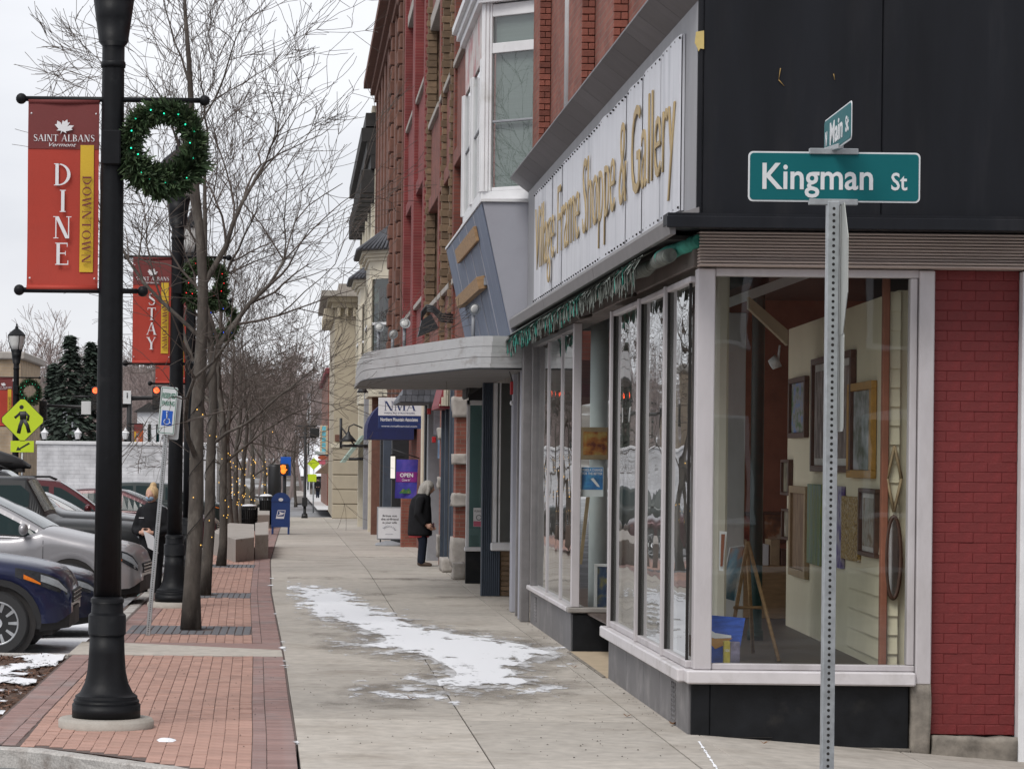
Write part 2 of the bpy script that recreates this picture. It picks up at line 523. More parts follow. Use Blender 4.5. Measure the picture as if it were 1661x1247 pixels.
# ------------------------------------------------------------------ ground and pavement
def interp(tab, y):
    if y <= tab[0][0]: return tab[0][1]
    for (a, va), (b, vb) in zip(tab, tab[1:]):
        if y <= b: return va + (vb - va) * (y - a) / (b - a)
    return tab[-1][1]
CT = [(14, .10), (18.7, .06), (21, .035), (23.7, -.01), (29.1, -.08), (35.7, -.2), (42.9, -.325), (57.2, -.46), (80, -.47), (135, -.47)]
def c_edge(Y): return interp(CT, Y)
ROAD = -0.13
def gz(x, y): return g(y) - .07 * max(0.0, x - 3.05)
mb = MB()
ys = [-60, 0, 17.0, 30, 52, 80, 120, 160, 220, 300, 420, 600, 1000, 3000]
zs = [ROAD + g(min(y, 300)) for y in ys]
xs = [-1500, -200, -60, -20, 1.5, 3.0, 20, 60, 200, 1500]
for i, y in enumerate(ys):
    for x in xs: mb.v.append(Vector((x, y, zs[i] - (.6 if x > 2 and y < 60 else 0))))
for i in range(len(ys) - 1):
    for k in range(len(xs) - 1):
        a = i * len(xs) + k
        mb.f.append([a, a + 1, a + 1 + len(xs), a + len(xs)]); mb.sm.append(False)
struct(mb.build('ground', C_ASPH))
# the bed under the slabs and pavers (joints show it)
def strip(mb, xa, xb, y0, y1, dz, step=2.0):
    n = max(1, int(math.ceil((y1 - y0) / step)))
    for i in range(n):
        a, b = y0 + (y1 - y0) * i / n, y0 + (y1 - y0) * (i + 1) / n
        fa = lambda f, y: f(y) if callable(f) else f
        mb.quad((fa(xa, a), a, g(a) + dz), (fa(xb, a), a, g(a) + dz), (fa(xb, b), b, g(b) + dz), (fa(xa, b), b, g(b) + dz))
mb = MB(); strip(mb, c_edge, 3.05, 16.0, 21.3, -0.014); strip(mb, c_edge, 3.6, 21.3, 132, -0.014); mb.quad((3.06, 16, -.016), (9, 16, gz(9, 16) - .016), (9, 21.45, gz(9, 20) - .016), (3.06, 21.45, -.016))
walk = struct(mb.build('pavement', C_JOINT))
def slab(x0, x1, y0, y1, gap=0.005):
    f = lambda q, y: q(y) if callable(q) else q
    a, b = y0 + gap, y1 - gap
    top = [(x_, y_, gz(x_, y_) if y1 < 22 else g(y_)) for x_, y_ in ((f(x0, a) + gap, a), (f(x1, a) - gap, a), (f(x1, b) - gap, b), (f(x0, b) + gap, b))]
    dz = rnd.uniform(-.0015, .0015)
    top = [Vector(p) + Vector((0, 0, dz)) for p in top]
    cen = sum(top, Vector()) / 4
    m = MB()
    low = [p - Vector((0, 0, 0.012)) for p in top]
    inn = [p + (cen - p) * (0.012 / max(.3, (cen - p).length)) for p in top]
    mid = [p - Vector((0, 0, 0.005)) for p in top]
    vs = inn + mid + low
    fs = [(0, 1, 2, 3)]
    for k in range(4):
        j = (k + 1) % 4
        fs += [(4 + k, 4 + j, j, k), (8 + k, 8 + j, 4 + j, 4 + k)]
    m.add(vs, fs)
    return m.build('paving_slab', C_CONC, walk)
yy = 16.4
while yy < 130:
    ln = 2.95 if yy < 60 else 5.9
    slab(c_edge, 1.35, yy, yy + ln); slab(1.35, 2.74, yy, yy + ln); slab(2.74, 3.5 if yy > 24 else 3.05, yy, yy + ln, .004)
    yy += ln
for k in range(4):
    slab(3.05 + k * 1.5, 4.55 + k * 1.5, 16.4, 19.35); slab(3.05 + k * 1.5, 4.55 + k * 1.5, 19.35, 21.4)
# brick paving beside the kerb
def xl_edge(Y): return -2.25 if Y < 30 else -2.05
def front_kerb_y(x):          # rounded street corner in front
    return interp([(-3.0, 20.25), (-2.1, 20.0), (-1.73, 19.8), (-1.25, 19.35), (-.76, 18.75), (-.3, 18.0), (.1, 17.2)], x)
mb = MB(); strip(mb, -2.27, c_edge, 21.0, 132, -0.006)
for k in range(24):
    xa, xb = -2.27 + (c_edge(21) + 2.27) * k / 24, -2.27 + (c_edge(21) + 2.27) * (k + 1) / 24
    mb.quad((xa, front_kerb_y(xa) + .08, -.006), (xb, front_kerb_y(xb) + .08, -.006), (xb, 21.0, -.006), (xa, 21.0, -.006))
brickbed = struct(mb.build('brick_pavement', mat('paver_joint', (.11, .08, .07), .95, var=.25, scale=20)))
PV = MB().cbox(-.049, .049, -.099, .099, -.05, 0, .0025).mesh('paver')
PV2 = PV.copy(); PV.materials.append(C_PAVER); PV2.materials.append(C_PAVER2)
def front_kerb_y(x):          # rounded street corner in front
    return interp([(-3.0, 20.25), (-2.1, 20.0), (-1.73, 19.8), (-1.25, 19.35), (-.76, 18.75), (-.3, 18.0), (.1, 17.2)], x)
spots = []
def put(x0, x1, y0, y1, m2):
    cx, cy = (x0 + x1) / 2, (y0 + y1) / 2
    if cy < front_kerb_y(cx) + .16 or 29.1 < cy < 31.15 or y1 > 100: return
    for (gx0, gx1, gy0, gy1) in GRATES:
        if gx0 < cx < gx1 and gy0 < cy < gy1: return
    spots.append((cx, cy, x1 - x0, y1 - y0, m2))
def grate_rect(px0, px1, Y, d): return (xat(px0, Y, 1000), xat(px1, Y, 950), Y - d / 2, Y + d / 2)
GRATES = [(-1.93, -.49, 32.6, 34.2), (-1.95, -.62, 41.0, 42.5), (-1.98, -.72, 52.2, 53.7)]
by = 17.0; row = 0
while by < 100:
    for k in range(20):
        y0 = by + (0.1 if k % 2 else 0.0)
        xr = c_edge(y0 + .1) - .325
        x1 = xr - k * .1016; x0 = x1 - .0990
        lim = xl_edge(y0) + .315
        if x1 - lim < .03: break
        put(max(x0, lim), x1, y0, y0 + .198, 0)
    ce = c_edge(by + .1); xl = xl_edge(by)
    put(ce - .32, ce - .222, by, by + .198, 1); put(xl + .208, xl + .306, by, by + .198, 1)
    for h_ in (0, .1016):
        put(ce - .217, ce - .017, by + h_, by + h_ + .0976, 2); put(xl + .004, xl + .203, by + h_, by + h_ + .0976, 2)
    by += .2032
def onscreen(p):
    px = VX + (p[0]) * F / p[1]; py = VY + (H) * F / p[1]
    return 0 < px < 1661 and py < 1250
spots.sort(key=lambda q: q[1])
single, rest1, rest2 = 0, MB(), MB()
for (cx, cy, w, d, m2) in spots:
    dz = rnd.uniform(-.003, .0015) + g(cy)
    if onscreen((cx, cy)) and single < 300:
        o = bpy.data.objects.new('brick', PV2 if m2 else PV)
        col.objects.link(o); o.parent = brickbed
        o.location = (cx, cy, dz); single += 1
        o.rotation_euler = (rnd.gauss(0, .006), rnd.gauss(0, .006), (math.pi / 2 if m2 == 2 else 0) + rnd.gauss(0, .006))
        o.scale = (d / .098, w / .198, 1) if m2 == 2 else (w / .098, d / .198, 1)
    else:
        t = rest2 if m2 else rest1
        a, b = w / 2, d / 2
        e = .0025
        tx, ty = rnd.gauss(0, .012), rnd.gauss(0, .008)
        V = lambda x, y, z: (cx + x, cy + y, dz + z + tx * x + ty * y)
        t.add([V(-a, -b, -.006), V(a, -b, -.006), V(a, b, -.006), V(-a, b, -.006), V(-a + e, -b + e, 0), V(a - e, -b + e, 0), V(a - e, b - e, 0), V(-a + e, b - e, 0)],
              [(4, 5, 6, 7), (0, 1, 5, 4), (1, 2, 6, 5), (2, 3, 7, 6), (3, 0, 4, 7)])
stuff(rest1.build('paver_field', C_PAVER, brickbed)); stuff(rest2.build('paver_border', C_PAVER2, brickbed))
# concrete crossing strip between the two brick fields
mb = MB()
pts = [(-2.3, 29.12), (c_edge(29.1) - .02, 29.12), (c_edge(30.1) - .02, 30.1), (-2.1, 31.12), (-2.3, 31.12)]
mb.prism([(x, y, -.012) for x, y in pts], (0, 0, .014))
struct(mb.build('crossing_strip', C_CONC))
pts = [(c_edge(30.12) - .02, 30.12), (c_edge(31.1) - .02, 31.14), (-2.1, 31.14)]
mb = MB(); mb.prism([(x, y, -.013) for x, y in pts], (0, 0, .013)); struct(mb.build('brick_wedge', C_PAVER2))
# tree grates: iron plates with slots round a square opening
def grate(x0, x1, y0, y1, tx, ty, lab):
    mb = MB(); n = 16
    w = (x1 - x0) / n
    for k in range(n):
        a, b = x0 + k * w + .008, x0 + (k + 1) * w - .008
        z = g(y0)
        if abs((a + b) / 2 - tx) < .2:
            mb.box(a, b, y0, ty - .2, z - .012, z + .002); mb.box(a, b, ty + .2, y1, z - .012, z + .002)
        else:
            mb.box(a, b, y0, y1, z - .012, z + .002)
    for q in range(7):
        yy = y0 + (y1 - y0) * q / 6
        if abs(yy - ty) < .2: continue
        mb.box(x0, x1, yy - .012, yy + .012, g(y0) - .015, g(y0) - .001)
    return tag(mb.build('tree_grate', C_IRON), lab, 'tree grate', 'tree grates in the brick paving')
GL = ['slotted iron tree grate nearest the camera, at the foot of the leaning parking sign',
      'slotted iron tree grate behind the second lamp post', 'slotted iron tree grate in front of the granite blocks']
TREE_SPOT = [(-1.13, 33.5), (-1.28, 41.8), (-1.38, 53.0)]
for gr, lb, tp in zip(GRATES, GL, TREE_SPOT): grate(*gr, tp[0], tp[1], lb)
# granite kerbs
def kerb_line(pts, ln, name, w=.15, hgt=.15, drop=0.0):
    root = bpy.data.objects.new(name, None); col.objects.link(root); root['kind'] = 'structure'
    P = [Vector((x, y, 0)) for x, y in pts]
    for a, b in zip(P, P[1:]):
        d = b - a; n = max(1, round(d.length / ln)); u = d.normalized(); s = Vector((u.y, -u.x, 0))
        for k in range(n):
            p, q = a + d * (k / n) + u * .006, a + d * ((k + 1) / n) - u * .006
            zt = g(p.y) + rnd.uniform(-.004, .004) + .004
            m = MB()
            e = .012
            prof = [(0, -hgt - .1), (0, -.14), (0, -.1), (0, -.05), (0, -e), (e, 0), (w * .5, .002), (w - e, 0), (w, -e), (w, -.05), (w, -.1), (w, -.14), (w, -hgt - .1)]
            ns = max(1, int((q - p).length / .09)) if p.y < 24 else 1
            np_ = len(prof); vs, fs = [], []
            for i in range(ns + 1):
                for t_, zz in prof:
                    v = p + (q - p) * (i / ns) + s * t_ + Vector((0, 0, zt + zz))
                    v += noise.noise_vector(v * 14) * (.009 if (-.2 < zz < -.02 or t_ > w * .9) else .003)
                    vs.append(v)
            for i in range(ns):
                for k in range(np_ - 1): fs.append((i * np_ + k, (i + 1) * np_ + k, (i + 1) * np_ + k + 1, i * np_ + k + 1))
            fs += [tuple(range(np_)), tuple(ns * np_ + k for k in range(np_))[::-1]]
            m.add(vs, fs)
            m.build('kerb_stone', C_GRANITE, root)
    return root
kerb_line([(-4.6, 20.5), (-3.0, 20.25), (-1.73, 19.8), (-.76, 18.75), (.1, 17.2), (.5, 16.0)], 1.3, 'kerb', drop=0)
kerb_line([(-2.08, 31.2), (-2.08, 130)][::-1], 2.4, 'parking_kerb')
kerb_line([(-7.0, 29.15), (-2.28, 29.15)][::-1], 1.6, 'bed_kerb')
# mulch bed
mb = MB(); n = 60
for i in range(n + 1):
    for k in range(n + 1):
        x = -7.0 + (7.0 - 2.27) * k / n; y = 20.3 + (28.98 - 20.3) * i / n
        z = -.03 + .05 * noise.noise((x * 1.3, y * 1.3, 0)) + .025 * noise.noise((x * 7, y * 7, 3)) if 0 < k < n else -.04
        mb.v.append(Vector((x, y, z)))
for i in range(n):
    for k in range(n):
        a = i * (n + 1) + k
        mb.f.append([a, a + 1, a + n + 2, a + n + 1]); mb.sm.append(True)
struct(mb.build('mulch_bed', C_MULCH))
mb = MB()
for k in range(5200):
    y = 20.5 + 8.3 * (rnd.random() ** 1.2); x = -2.3 - rnd.random() * 2.6
    z = -.03 + .05 * noise.noise((x * 1.3, y * 1.3, 0)) + .025 * noise.noise((x * 7, y * 7, 3)) + .008
    M = Matrix.Translation((x, y, z)) @ Matrix.Rotation(rnd.uniform(0, 6.28), 4, 'Z') @ Matrix.Rotation(rnd.gauss(0, .35), 4, 'X') @ Matrix.Rotation(rnd.gauss(0, .35), 4, 'Y')
    l, w = rnd.uniform(.015, .05), rnd.uniform(.005, .012)
    mb.add([(-l, -w, 0), (l, -w * .6, 0), (l * .8, w, 0), (-l * .9, w * .8, .003), (0, 0, .008)], [(0, 1, 4), (1, 2, 4), (2, 3, 4), (3, 0, 4)], False, M)
stuff(mb.build('bark_mulch', mat('bark', (0.12, 0.062, 0.04), .9, var=.4, scale=20, island=.5)))
# ------------------------------------------------------------------ snow
def snow_mat(name, nscale, amp, soft, col_=(.80, .81, .84), amax=1.0, rough=.75, st=(.75, .42, 1)):
    m = bpy.data.materials.new(name); m.use_nodes = True
    t = m.node_tree; Lk = t.links.new; b = t.nodes['Principled BSDF']
    b.inputs['Base Color'].default_value = (*col_, 1); b.inputs['Roughness'].default_value = rough
    at_ = N(t, 'ShaderNodeAttribute', attribute_name='mask')
    tcn = N(t, 'ShaderNodeTexCoord'); mpn = N(t, 'ShaderNodeMapping'); mpn.inputs['Scale'].default_value = st
    nz = N(t, 'ShaderNodeTexNoise'); nz.inputs['Scale'].default_value = nscale; nz.inputs['Detail'].default_value = 9; nz.inputs['Roughness'].default_value = .68
    Lk(tcn.outputs['Object'], mpn.inputs['Vector']); Lk(mpn.outputs['Vector'], nz.inputs['Vector'])
    sb = N(t, 'ShaderNodeMath', operation='SUBTRACT'); sb.inputs[1].default_value = .5; Lk(nz.outputs['Fac'], sb.inputs[0])
    ma = N(t, 'ShaderNodeMath', operation='MULTIPLY_ADD'); ma.inputs[1].default_value = amp
    Lk(sb.outputs[0], ma.inputs[0]); Lk(at_.outputs['Fac'], ma.inputs[2])
    mr = N(t, 'ShaderNodeMapRange'); mr.inputs['From Min'].default_value = 0; mr.inputs['From Max'].default_value = soft; mr.inputs['To Max'].default_value = amax
    Lk(ma.outputs[0], mr.inputs['Value']); Lk(mr.outputs['Result'], b.inputs['Alpha'])
    n2 = N(t, 'ShaderNodeTexNoise'); n2.inputs['Scale'].default_value = 60; Lk(tcn.outputs['Object'], n2.inputs['Vector'])
    bp = N(t, 'ShaderNodeBump'); bp.inputs['Strength'].default_value = .4; bp.inputs['Distance'].default_value = .01
    Lk(n2.outputs['Fac'], bp.inputs['Height']); Lk(bp.outputs['Normal'], b.inputs['Normal'])
    return m
def snow_sheet(name, lab, x0, x1, y0, y1, nx, ny, fmask, material, zfun):
    vs, fs, ms = [], [], []
    for i in range(ny + 1):
        for k in range(nx + 1):
            x = x0 + (x1 - x0) * k / nx; y = y0 + (y1 - y0) * i / ny
            m_ = fmask(x, y); ms.append(m_)
            vs.append((x, y, zfun(x, y) + max(0, min(.006, m_ * .02))))
    for i in range(ny):
        for k in range(nx):
            a = i * (nx + 1) + k
            q = [a, a + 1, a + nx + 2, a + nx + 1]
            if max(ms[j] for j in q) > -.45: fs.append(q)
    used = sorted({j for f in fs for j in f}); ix = {j: i for i, j in enumerate(used)}
    me = bpy.data.meshes.new(name)
    me.from_pydata([vs[j] for j in used], [], [[ix[j] for j in f] for f in fs])
    al = me.attributes.new('mask', 'FLOAT', 'POINT')
    for i, j in enumerate(used): al.data[i].value = ms[j]
    for p in me.polygons: p.use_smooth = True
    me.materials.append(material)
    o = bpy.data.objects.new(name, me); col.objects.link(o)
    return stuff(o)
OUT = [(466, 948), (560, 956), (585, 975), (640, 996), (680, 1012), (735, 1022), (800, 1032), (850, 1040), (930, 1062), (880, 1074), (850, 1090), (865, 1100), (900, 1112), (850, 1122), (760, 1124), (700, 1128), (590, 1124),
       (690, 1108), (655, 1101), (720, 1090), (690, 1072), (640, 1062), (535, 1044), (610, 1036), (560, 1016), (510, 1000), (490, 984)]
OW = [ground_at(a, b) for a, b in OUT]
SY = 0.16
poly = [(p.x, p.y * SY) for p in OW]
def sdist(x, y, poly):
    ins, best = False, 9e9
    for i in range(len(poly)):
        (x1, y1), (x2, y2) = poly[i - 1], poly[i]
        if (y1 > y) != (y2 > y) and x < (x2 - x1) * (y - y1) / (y2 - y1) + x1: ins = not ins
        dx, dy = x2 - x1, y2 - y1
        t = max(0, min(1, ((x - x1) * dx + (y - y1) * dy) / (dx * dx + dy * dy + 1e-12)))
        best = min(best, math.hypot(x - x1 - t * dx, y - y1 - t * dy))
    return best if ins else -best
SN = snow_mat('thin_snow', 8.5, 2.7, .26, st=(.5, .2, 1))
DAMP = snow_mat('damp_concrete', 2.2, 2.0, .6, (.16, .135, .105), .62, .55, (.6, .3, 1))
snow_sheet('damp_stain', '', -.1, 2.95, 20.5, 62, 50, 150, lambda x, y: max(sdist(x, y * SY, poly) * 1.1 + .22 - (.25 if y > 36 else 0), -.28 + .55 * noise.noise((x * .25, y * .55, 9)) if y > 40 else -.5, .35 - 1.3 * math.hypot((x - 1.0) * .5, (y - 23.6) * .55)), DAMP, lambda x, y: g(y) + .0022)
snow_sheet('snow', '', -.1, 3.0, 23.5, 48, 90, 150, lambda x, y: sdist(x, y * SY, poly) * 1.45 + .04, SN, lambda x, y: g(y) + .004)
SN2 = snow_mat('mulch_snow', 3.0, 1.6, .08)
snow_sheet('snow', '', -5.2, -2.3, 20.5, 28.9, 60, 90, lambda x, y: .02 - .45 * abs(x + 2.3 + .55 + (y - 23) * -.03) + .25 * noise.noise((x * 1.2, y * .8, 5)) + .12,
           SN2, lambda x, y: -.004 + .05 * noise.noise((x * 1.3, y * 1.3, 0)) + .025 * noise.noise((x * 7, y * 7, 3)))
snow_sheet('snow', '', -8.0, -2.12, 29.35, 37.5, 30, 40, lambda x, y: .75 + .3 * noise.noise((x * .7, y * .5, 8)) - max(0, y - 35.5) * .4, snow_mat('lot_snow', 2.2, .9, .25), lambda x, y: ROAD + .006)
# little drifts caught along the joint between bricks and concrete
def joint_mask(x, y):
    return -.30 - 3.2 * abs(x - c_edge(y) - .005) + .55 * noise.noise((y * 1.1, 2.2, 0)) + .12
snow_sheet('snow', '', -.8, .4, 19.5, 57, 40, 220, joint_mask, snow_mat('joint_snow', 6.0, 1.1, .08), lambda x, y: g(y) + .005)
m_ = MB(); pc = ground_at(270, 1200)
ring = []
for k in range(14):
    a = 6.283 * k / 14
    ring.append((math.cos(a), math.sin(a), .72 + .28 * noise.noise((math.cos(a) * 2, math.sin(a) * 2, 4))))
vs = [(pc.x + c * r * .10, pc.y + s * r * .20, .001) for c, s, r in ring] + [(pc.x + c * r * .06 - .01, pc.y + s * r * .11, .012) for c, s, r in ring] + [(pc.x - .02, pc.y, .016)]
m_.add(vs, [(k, (k + 1) % 14, 14 + (k + 1) % 14, 14 + k) for k in range(14)] + [(14 + k, 14 + (k + 1) % 14, 28) for k in range(14)], True)
tag(m_.build('snow_lump', C_SNOWLUMP), 'small flat lump of snow beside the concrete footing of the front lamp post', 'snow')
# dry leaves
for (px, py, lab) in [(1018, 1163, 'curled brown leaf lying on the concrete in front of the shop corner'), (1092, 1176, 'dry brown leaf against the foot of the shop corner'), (932, 1083, 'small dry leaf by the shop entrance step'), (1240, 1207, 'dry leaves scrap under the black panel below the corner window'), (667, 1134, 'small dry leaf just in front of the snow patch')]:
    p = ground_at(px, py); m_ = MB()
    M = Matrix.Translation((p.x, p.y, .004)) @ Matrix.Rotation(rnd.uniform(0, 6), 4, 'Z')
    pts = []
    for k in range(10):
        a = 6.283 * k / 10; r = .035 * (1 if k % 2 else .6)
        pts.append((r * 1.3 * math.cos(a), r * math.sin(a), .02 * abs(math.cos(a)) + .012 * (k % 2)))
    m_.add(pts + [(0, 0, .004)], [(k, (k + 1) % 10, 10) for k in range(10)], True, M)
    tag(m_.build('dry_leaf', C_LEAF), lab, 'leaf', 'dry leaves on the pavement')
# ------------------------------------------------------------------ palette for the shops
C_SILV = mat('window_aluminium', (0.56, 0.53, 0.54), 0.45, metal=0.25, var=0.07, scale=5, bump=.04, col2=(.46, .43, .43), c2scale=2.0, stretch=(1, 1, .3))
C_SILL = mat('sill_aluminium', (0.66, 0.63, 0.64), 0.4, metal=0.2, var=0.07, scale=5, bump=.04, col2=(.5, .47, .46), c2scale=3)
C_BLACK = mat('black_panel', (0.009, 0.010, 0.0135), 0.55, var=0.35, scale=2.2, bump=.16, bscale=9, col2=(.018, .018, .021), c2lo=.52, c2hi=.75, c2scale=3, stretch=(1, 1, .12), spec=.22)
C_BULK = mat('bulkhead_black', (0.009, 0.010, 0.012), 0.45, var=0.4, scale=4, bump=.05, col2=(.028, .027, .025), c2lo=.6, c2hi=.8, c2scale=2.5, spec=.25)
C_TILE = mat('bulkhead_tile', (0.15, 0.145, 0.15), 0.6, var=0.18, scale=4, bump=.06, col2=(.22, .21, .21), c2scale=2, rand=.1)
C_BAND = mat('ribbed_band', (0.52, 0.43, 0.385), 0.65, var=0.15, scale=5, bump=.08, stretch=(.3, 1, 1), col2=(.42, .34, .3), c2scale=2)
C_REDP = mat('red_painted_brick', (0.155, 0.016, 0.016), 0.62, var=0.25, scale=5, bump=.3, bscale=45, rand=.045, col2=(.125, .010, .015), c2lo=.45, c2hi=.75, c2scale=3)
C_STONE = mat('rough_stone', (0.22, 0.195, 0.165), 0.95, var=0.35, scale=9, bump=.6, bscale=28, col2=(.1, .088, .075), c2scale=4)
C_SIGNW = mat('sign_board_white', (0.64, 0.645, 0.68), 0.42, metal=0.3, var=0.10, scale=3, bump=.03, stretch=(1, 2.2, .25), col2=(.42, .43, .47), c2lo=.54, c2hi=.72, c2scale=1.3)
C_SIGNG = mat('sign_border_grey', (0.30, 0.30, 0.315), 0.6, metal=.2, var=0.15, scale=3, bump=.05, stretch=(1, 1.5, .3))
C_GOLD = mat('gold_letter', (0.42, 0.31, 0.15), 0.6, var=0.12, scale=9, bump=.08)
C_CAP = mat('cap_metal', (0.125, 0.12, 0.125), 0.55, metal=.3, var=0.25, scale=3, bump=.05, stretch=(1, 2, .5), rand=.14)
C_GUTT = mat('gutter_grey', (0.21, 0.2, 0.2), 0.5, metal=.3, var=0.2, scale=4, bump=.05)
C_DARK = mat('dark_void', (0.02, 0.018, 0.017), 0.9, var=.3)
C_HEAD = mat('header_brown', (0.15, 0.128, 0.115), 0.75, var=0.25, scale=5, bump=.1, col2=(.08, .066, .058), c2scale=2.5)
C_AWNG = mat('awning_grey', (0.17, 0.19, 0.17), 0.9, var=0.45, scale=9, bump=.2, stretch=(1, 3, .5), col2=(.06, .06, .055), c2scale=5)
C_AWNT = mat('awning_teal', (0.045, 0.27, 0.21), 0.85, var=0.4, scale=9, bump=.2)
C_CREAM = mat('cream_wall', (0.78, 0.71, 0.53), 0.8, var=0.05, scale=2)
C_WHITE = mat('white_paint', (0.70, 0.70, 0.71), 0.55, var=0.07, scale=4, bump=.06, col2=(.55, .54, .52), c2lo=.58, c2hi=.75, c2scale=2.5)
C_INRED = mat('interior_brown', (0.27, 0.10, 0.06), 0.8, var=0.3, scale=2.5, bump=.1)
C_WOODF = mat('interior_floor', (0.085, 0.06, 0.05), 0.5, var=0.3, scale=4, stretch=(6, .5, 1))
C_WOOD = mat('raw_wood', (0.36, 0.22, 0.11), 0.7, var=0.25, scale=6, stretch=(1, 1, 6))
C_STEEL = mat('galvanised', (0.42, 0.44, 0.45), 0.48, metal=.65, var=0.16, scale=25, bump=.05)
G_SHOP = glass_mat('shop_glass', (.92, .94, .92), .07, wave=.0022, wscale=.9)
G_WAVY = glass_mat('shop_glass_wavy', (.74, .78, .76), .09, wave=.006, wscale=.8)
G_WIN = glass_mat('house_glass', (.72, .76, .75), .10, wave=.002, wscale=1.2)
BR_RED = brick_mat('brick_red_side', (.20, .062, .043), (.27, .09, .06), (.2, .14, .11), 'yz')
C_BRK = mat('brick_red_piece', (.2, .068, .048), .85, var=.22, scale=12, bump=.3, bscale=70, rand=.28, island=.25)
C_MORT = mat('mortar', (.2, .16, .13), .95, var=.2, scale=20)
# ------------------------------------------------------------------ the frame shop on the corner
YK, XM = 21.3, 2.97
shop = thing('corner_shop', 'corner gallery shop with large windows, black upper panel and long white sign', 'shop', (XM, YK, 0))
SH_ = Matrix.Translation((-XM, -YK, 0))
def sb(name, mb, m, parent=shop):
    """part of the shop: world coordinates in, stored relative to the shop's corner"""
    o = mb.build(name, m, parent)
    if parent is shop: o.data.transform(SH_)
    else: o.data.transform(SH_)
    return o
def kx(px): return xat(px, YK)
def kz(py, px=1300): return zat(py, YK, px)
def sbox(name, m, x0, x1, y0, y1, z0, z1, c=.006, parent=shop): return sb(name, MB().cbox(x0, x1, y0, y1, z0, z1, c), m, parent)
zs0, zs1, zh = .385, .487, 3.44
# Kingman side window
kw = sb('window_frame', MB().cbox(XM + .03, XM + .165, YK - .02, YK + .12, zs1 + .002, zh + .05, .008), C_SILV)
sb('frame_bar', MB().cbox(XM + .167, 4.772, YK, YK + .1, zh - .005, zh + .055, .006), C_SILV, kw)
sb('frame_bar', MB().cbox(4.60, 4.655, YK + .004, YK + .1, zs1 + .05, zh - .007, .006), C_SILV, kw)
sb('frame_bar', MB().cbox(4.66, 4.775, YK - .035, YK + .1, zs1 - .09, zh + .05, .008), C_SILV, kw)
sb('frame_bar', MB().cbox(XM + .167, 4.658, YK + .002, YK + .1, zs1 + .002, zs1 + .048, .006), C_SILV, kw)
sb('pane', MB().quad((XM + .166, YK + .05, zs1 + .05), (4.6, YK + .05, zs1 + .05), (4.6, YK + .05, zh - .006), (XM + .166, YK + .05, zh - .006)), G_SHOP, kw)
sb('window_sill', MB().cbox(XM - .025, 4.655, YK - .075, YK + .1, zs0, zs1, .012), C_SILL)
sbox('bulkhead_panel', C_BULK, XM + .16, 4.62, YK + .012, YK + .1, -.10, zs0 - .003)
sbox('bulkhead_panel', C_BULK, XM + .02, XM + .158, YK + .005, YK + .1, -.06, zs0 - .003)
# ribbed band, ledge and the black panel above
zb0, zb1 = 3.50, 3.765
bd = sb('ribbed_band', MB().box(XM + .035, 8.5, YK + .03, YK + .12, zb0, zb1), C_BAND)
nr = 11
for k in range(nr):
    a = zb0 + (zb1 - zb0) * k / nr
    sb('rib', MB().cbox(XM + .03, 8.5, YK - .10 - (.03 if k < 2 else 0), YK + .028, a + .003, a + (zb1 - zb0) / nr - .003, .006), C_BAND, bd)
sb('ledge', MB().prism([(2.70, 20.72, 3.77), (8.6, 20.72, 3.77), (8.6, 21.4, 3.77), (2.92, 21.4, 3.77), (2.70, 21.0, 3.77)], (0, 0, .085)), C_BLACK)
sb('ledge_lip', MB().cbox(2.69, 8.6, 20.69, 20.715, 3.745, 3.83, .005), C_BLACK)
for (a, b) in ((2.965, 4.28), (4.284, 6.5), (6.504, 8.6)):
    sbox('black_panel', C_BLACK, a, b, 20.86, 21.2, 3.86, 7.2, .008)
sbox('corner_trim', C_BLACK, 2.925, 2.962, 20.85, 21.2, 3.86, 7.2, .006)
pp = [at(1129, 52, 20.84), at(1142, 50, 20.84), at(1142, 80, 20.84), at(1136, 79, 20.84), at(1133, 84, 20.84), at(1131, 78, 20.84), at(1127, 70, 20.84)]
sb('torn_patch', MB().prism(pp[::-1], (0, .006, 0)), mat('torn_yellow', (.55, .42, .16), .8, var=.2))
for a, b in (((1266, 111), (1263, 130)), ((1263, 130), (1272, 140)), ((1352, 120), (1354, 130))):
    p, q = at(*a, 20.85), at(*b, 20.85)
    sb('scratch', MB().tube([p, q], [.004, .002], 5), mat('scratch_ochre', (.3, .19, .06), .8))
# red painted brick beside the window, each brick proud of its joint
rw = sb('brick_wall', MB().box(4.778, 5.42, 21.34, 21.6, 0.02, 3.498), mat('red_painted_joint', (.145, .015, .015), .7, var=.2, bump=.2))
RBM = {}
for r in range(46):
    z0 = .022 + r * .0756
    x = 4.779 - (.105 if r % 2 else 0)
    while x < 5.42:
        a, b = max(4.779, x), min(5.419, x + .2092)
        if b - a > .03:
            key = round(b - a, 3)
            if key not in RBM:
                me = MB().cbox(0, b - a, 0, .05, 0, .0742, .0035).mesh('brick'); me.materials.append(C_REDP); RBM[key] = me
            o = bpy.data.objects.new('brick', RBM[key]); col.objects.link(o); o.parent = rw
            o.location = (a - XM, 21.3355 + rnd.uniform(-.003, .0015) - YK, z0); o.rotation_euler = (rnd.gauss(0, .008), rnd.gauss(0, .004), rnd.gauss(0, .008))
        x += .21
def rough_stone(x0, x1, y0, y1, z0, z1, amp=.02, seed=0, n=3):
    bm = bmesh.new(); bmesh.ops.create_cube(bm, size=1)
    bmesh.ops.subdivide_edges(bm, edges=bm.edges[:], cuts=n, use_grid_fill=True)
    for v in bm.verts:
        p = Vector((x0 + (v.co.x + .5) * (x1 - x0), y0 + (v.co.y + .5) * (y1 - y0), z0 + (v.co.z + .5) * (z1 - z0)))
        d = noise.noise_vector(p * 7 + Vector((seed, 0, 0))) * amp
        v.co = p + d
    m = MB(); m.bm(bm, True); bm.free(); return m
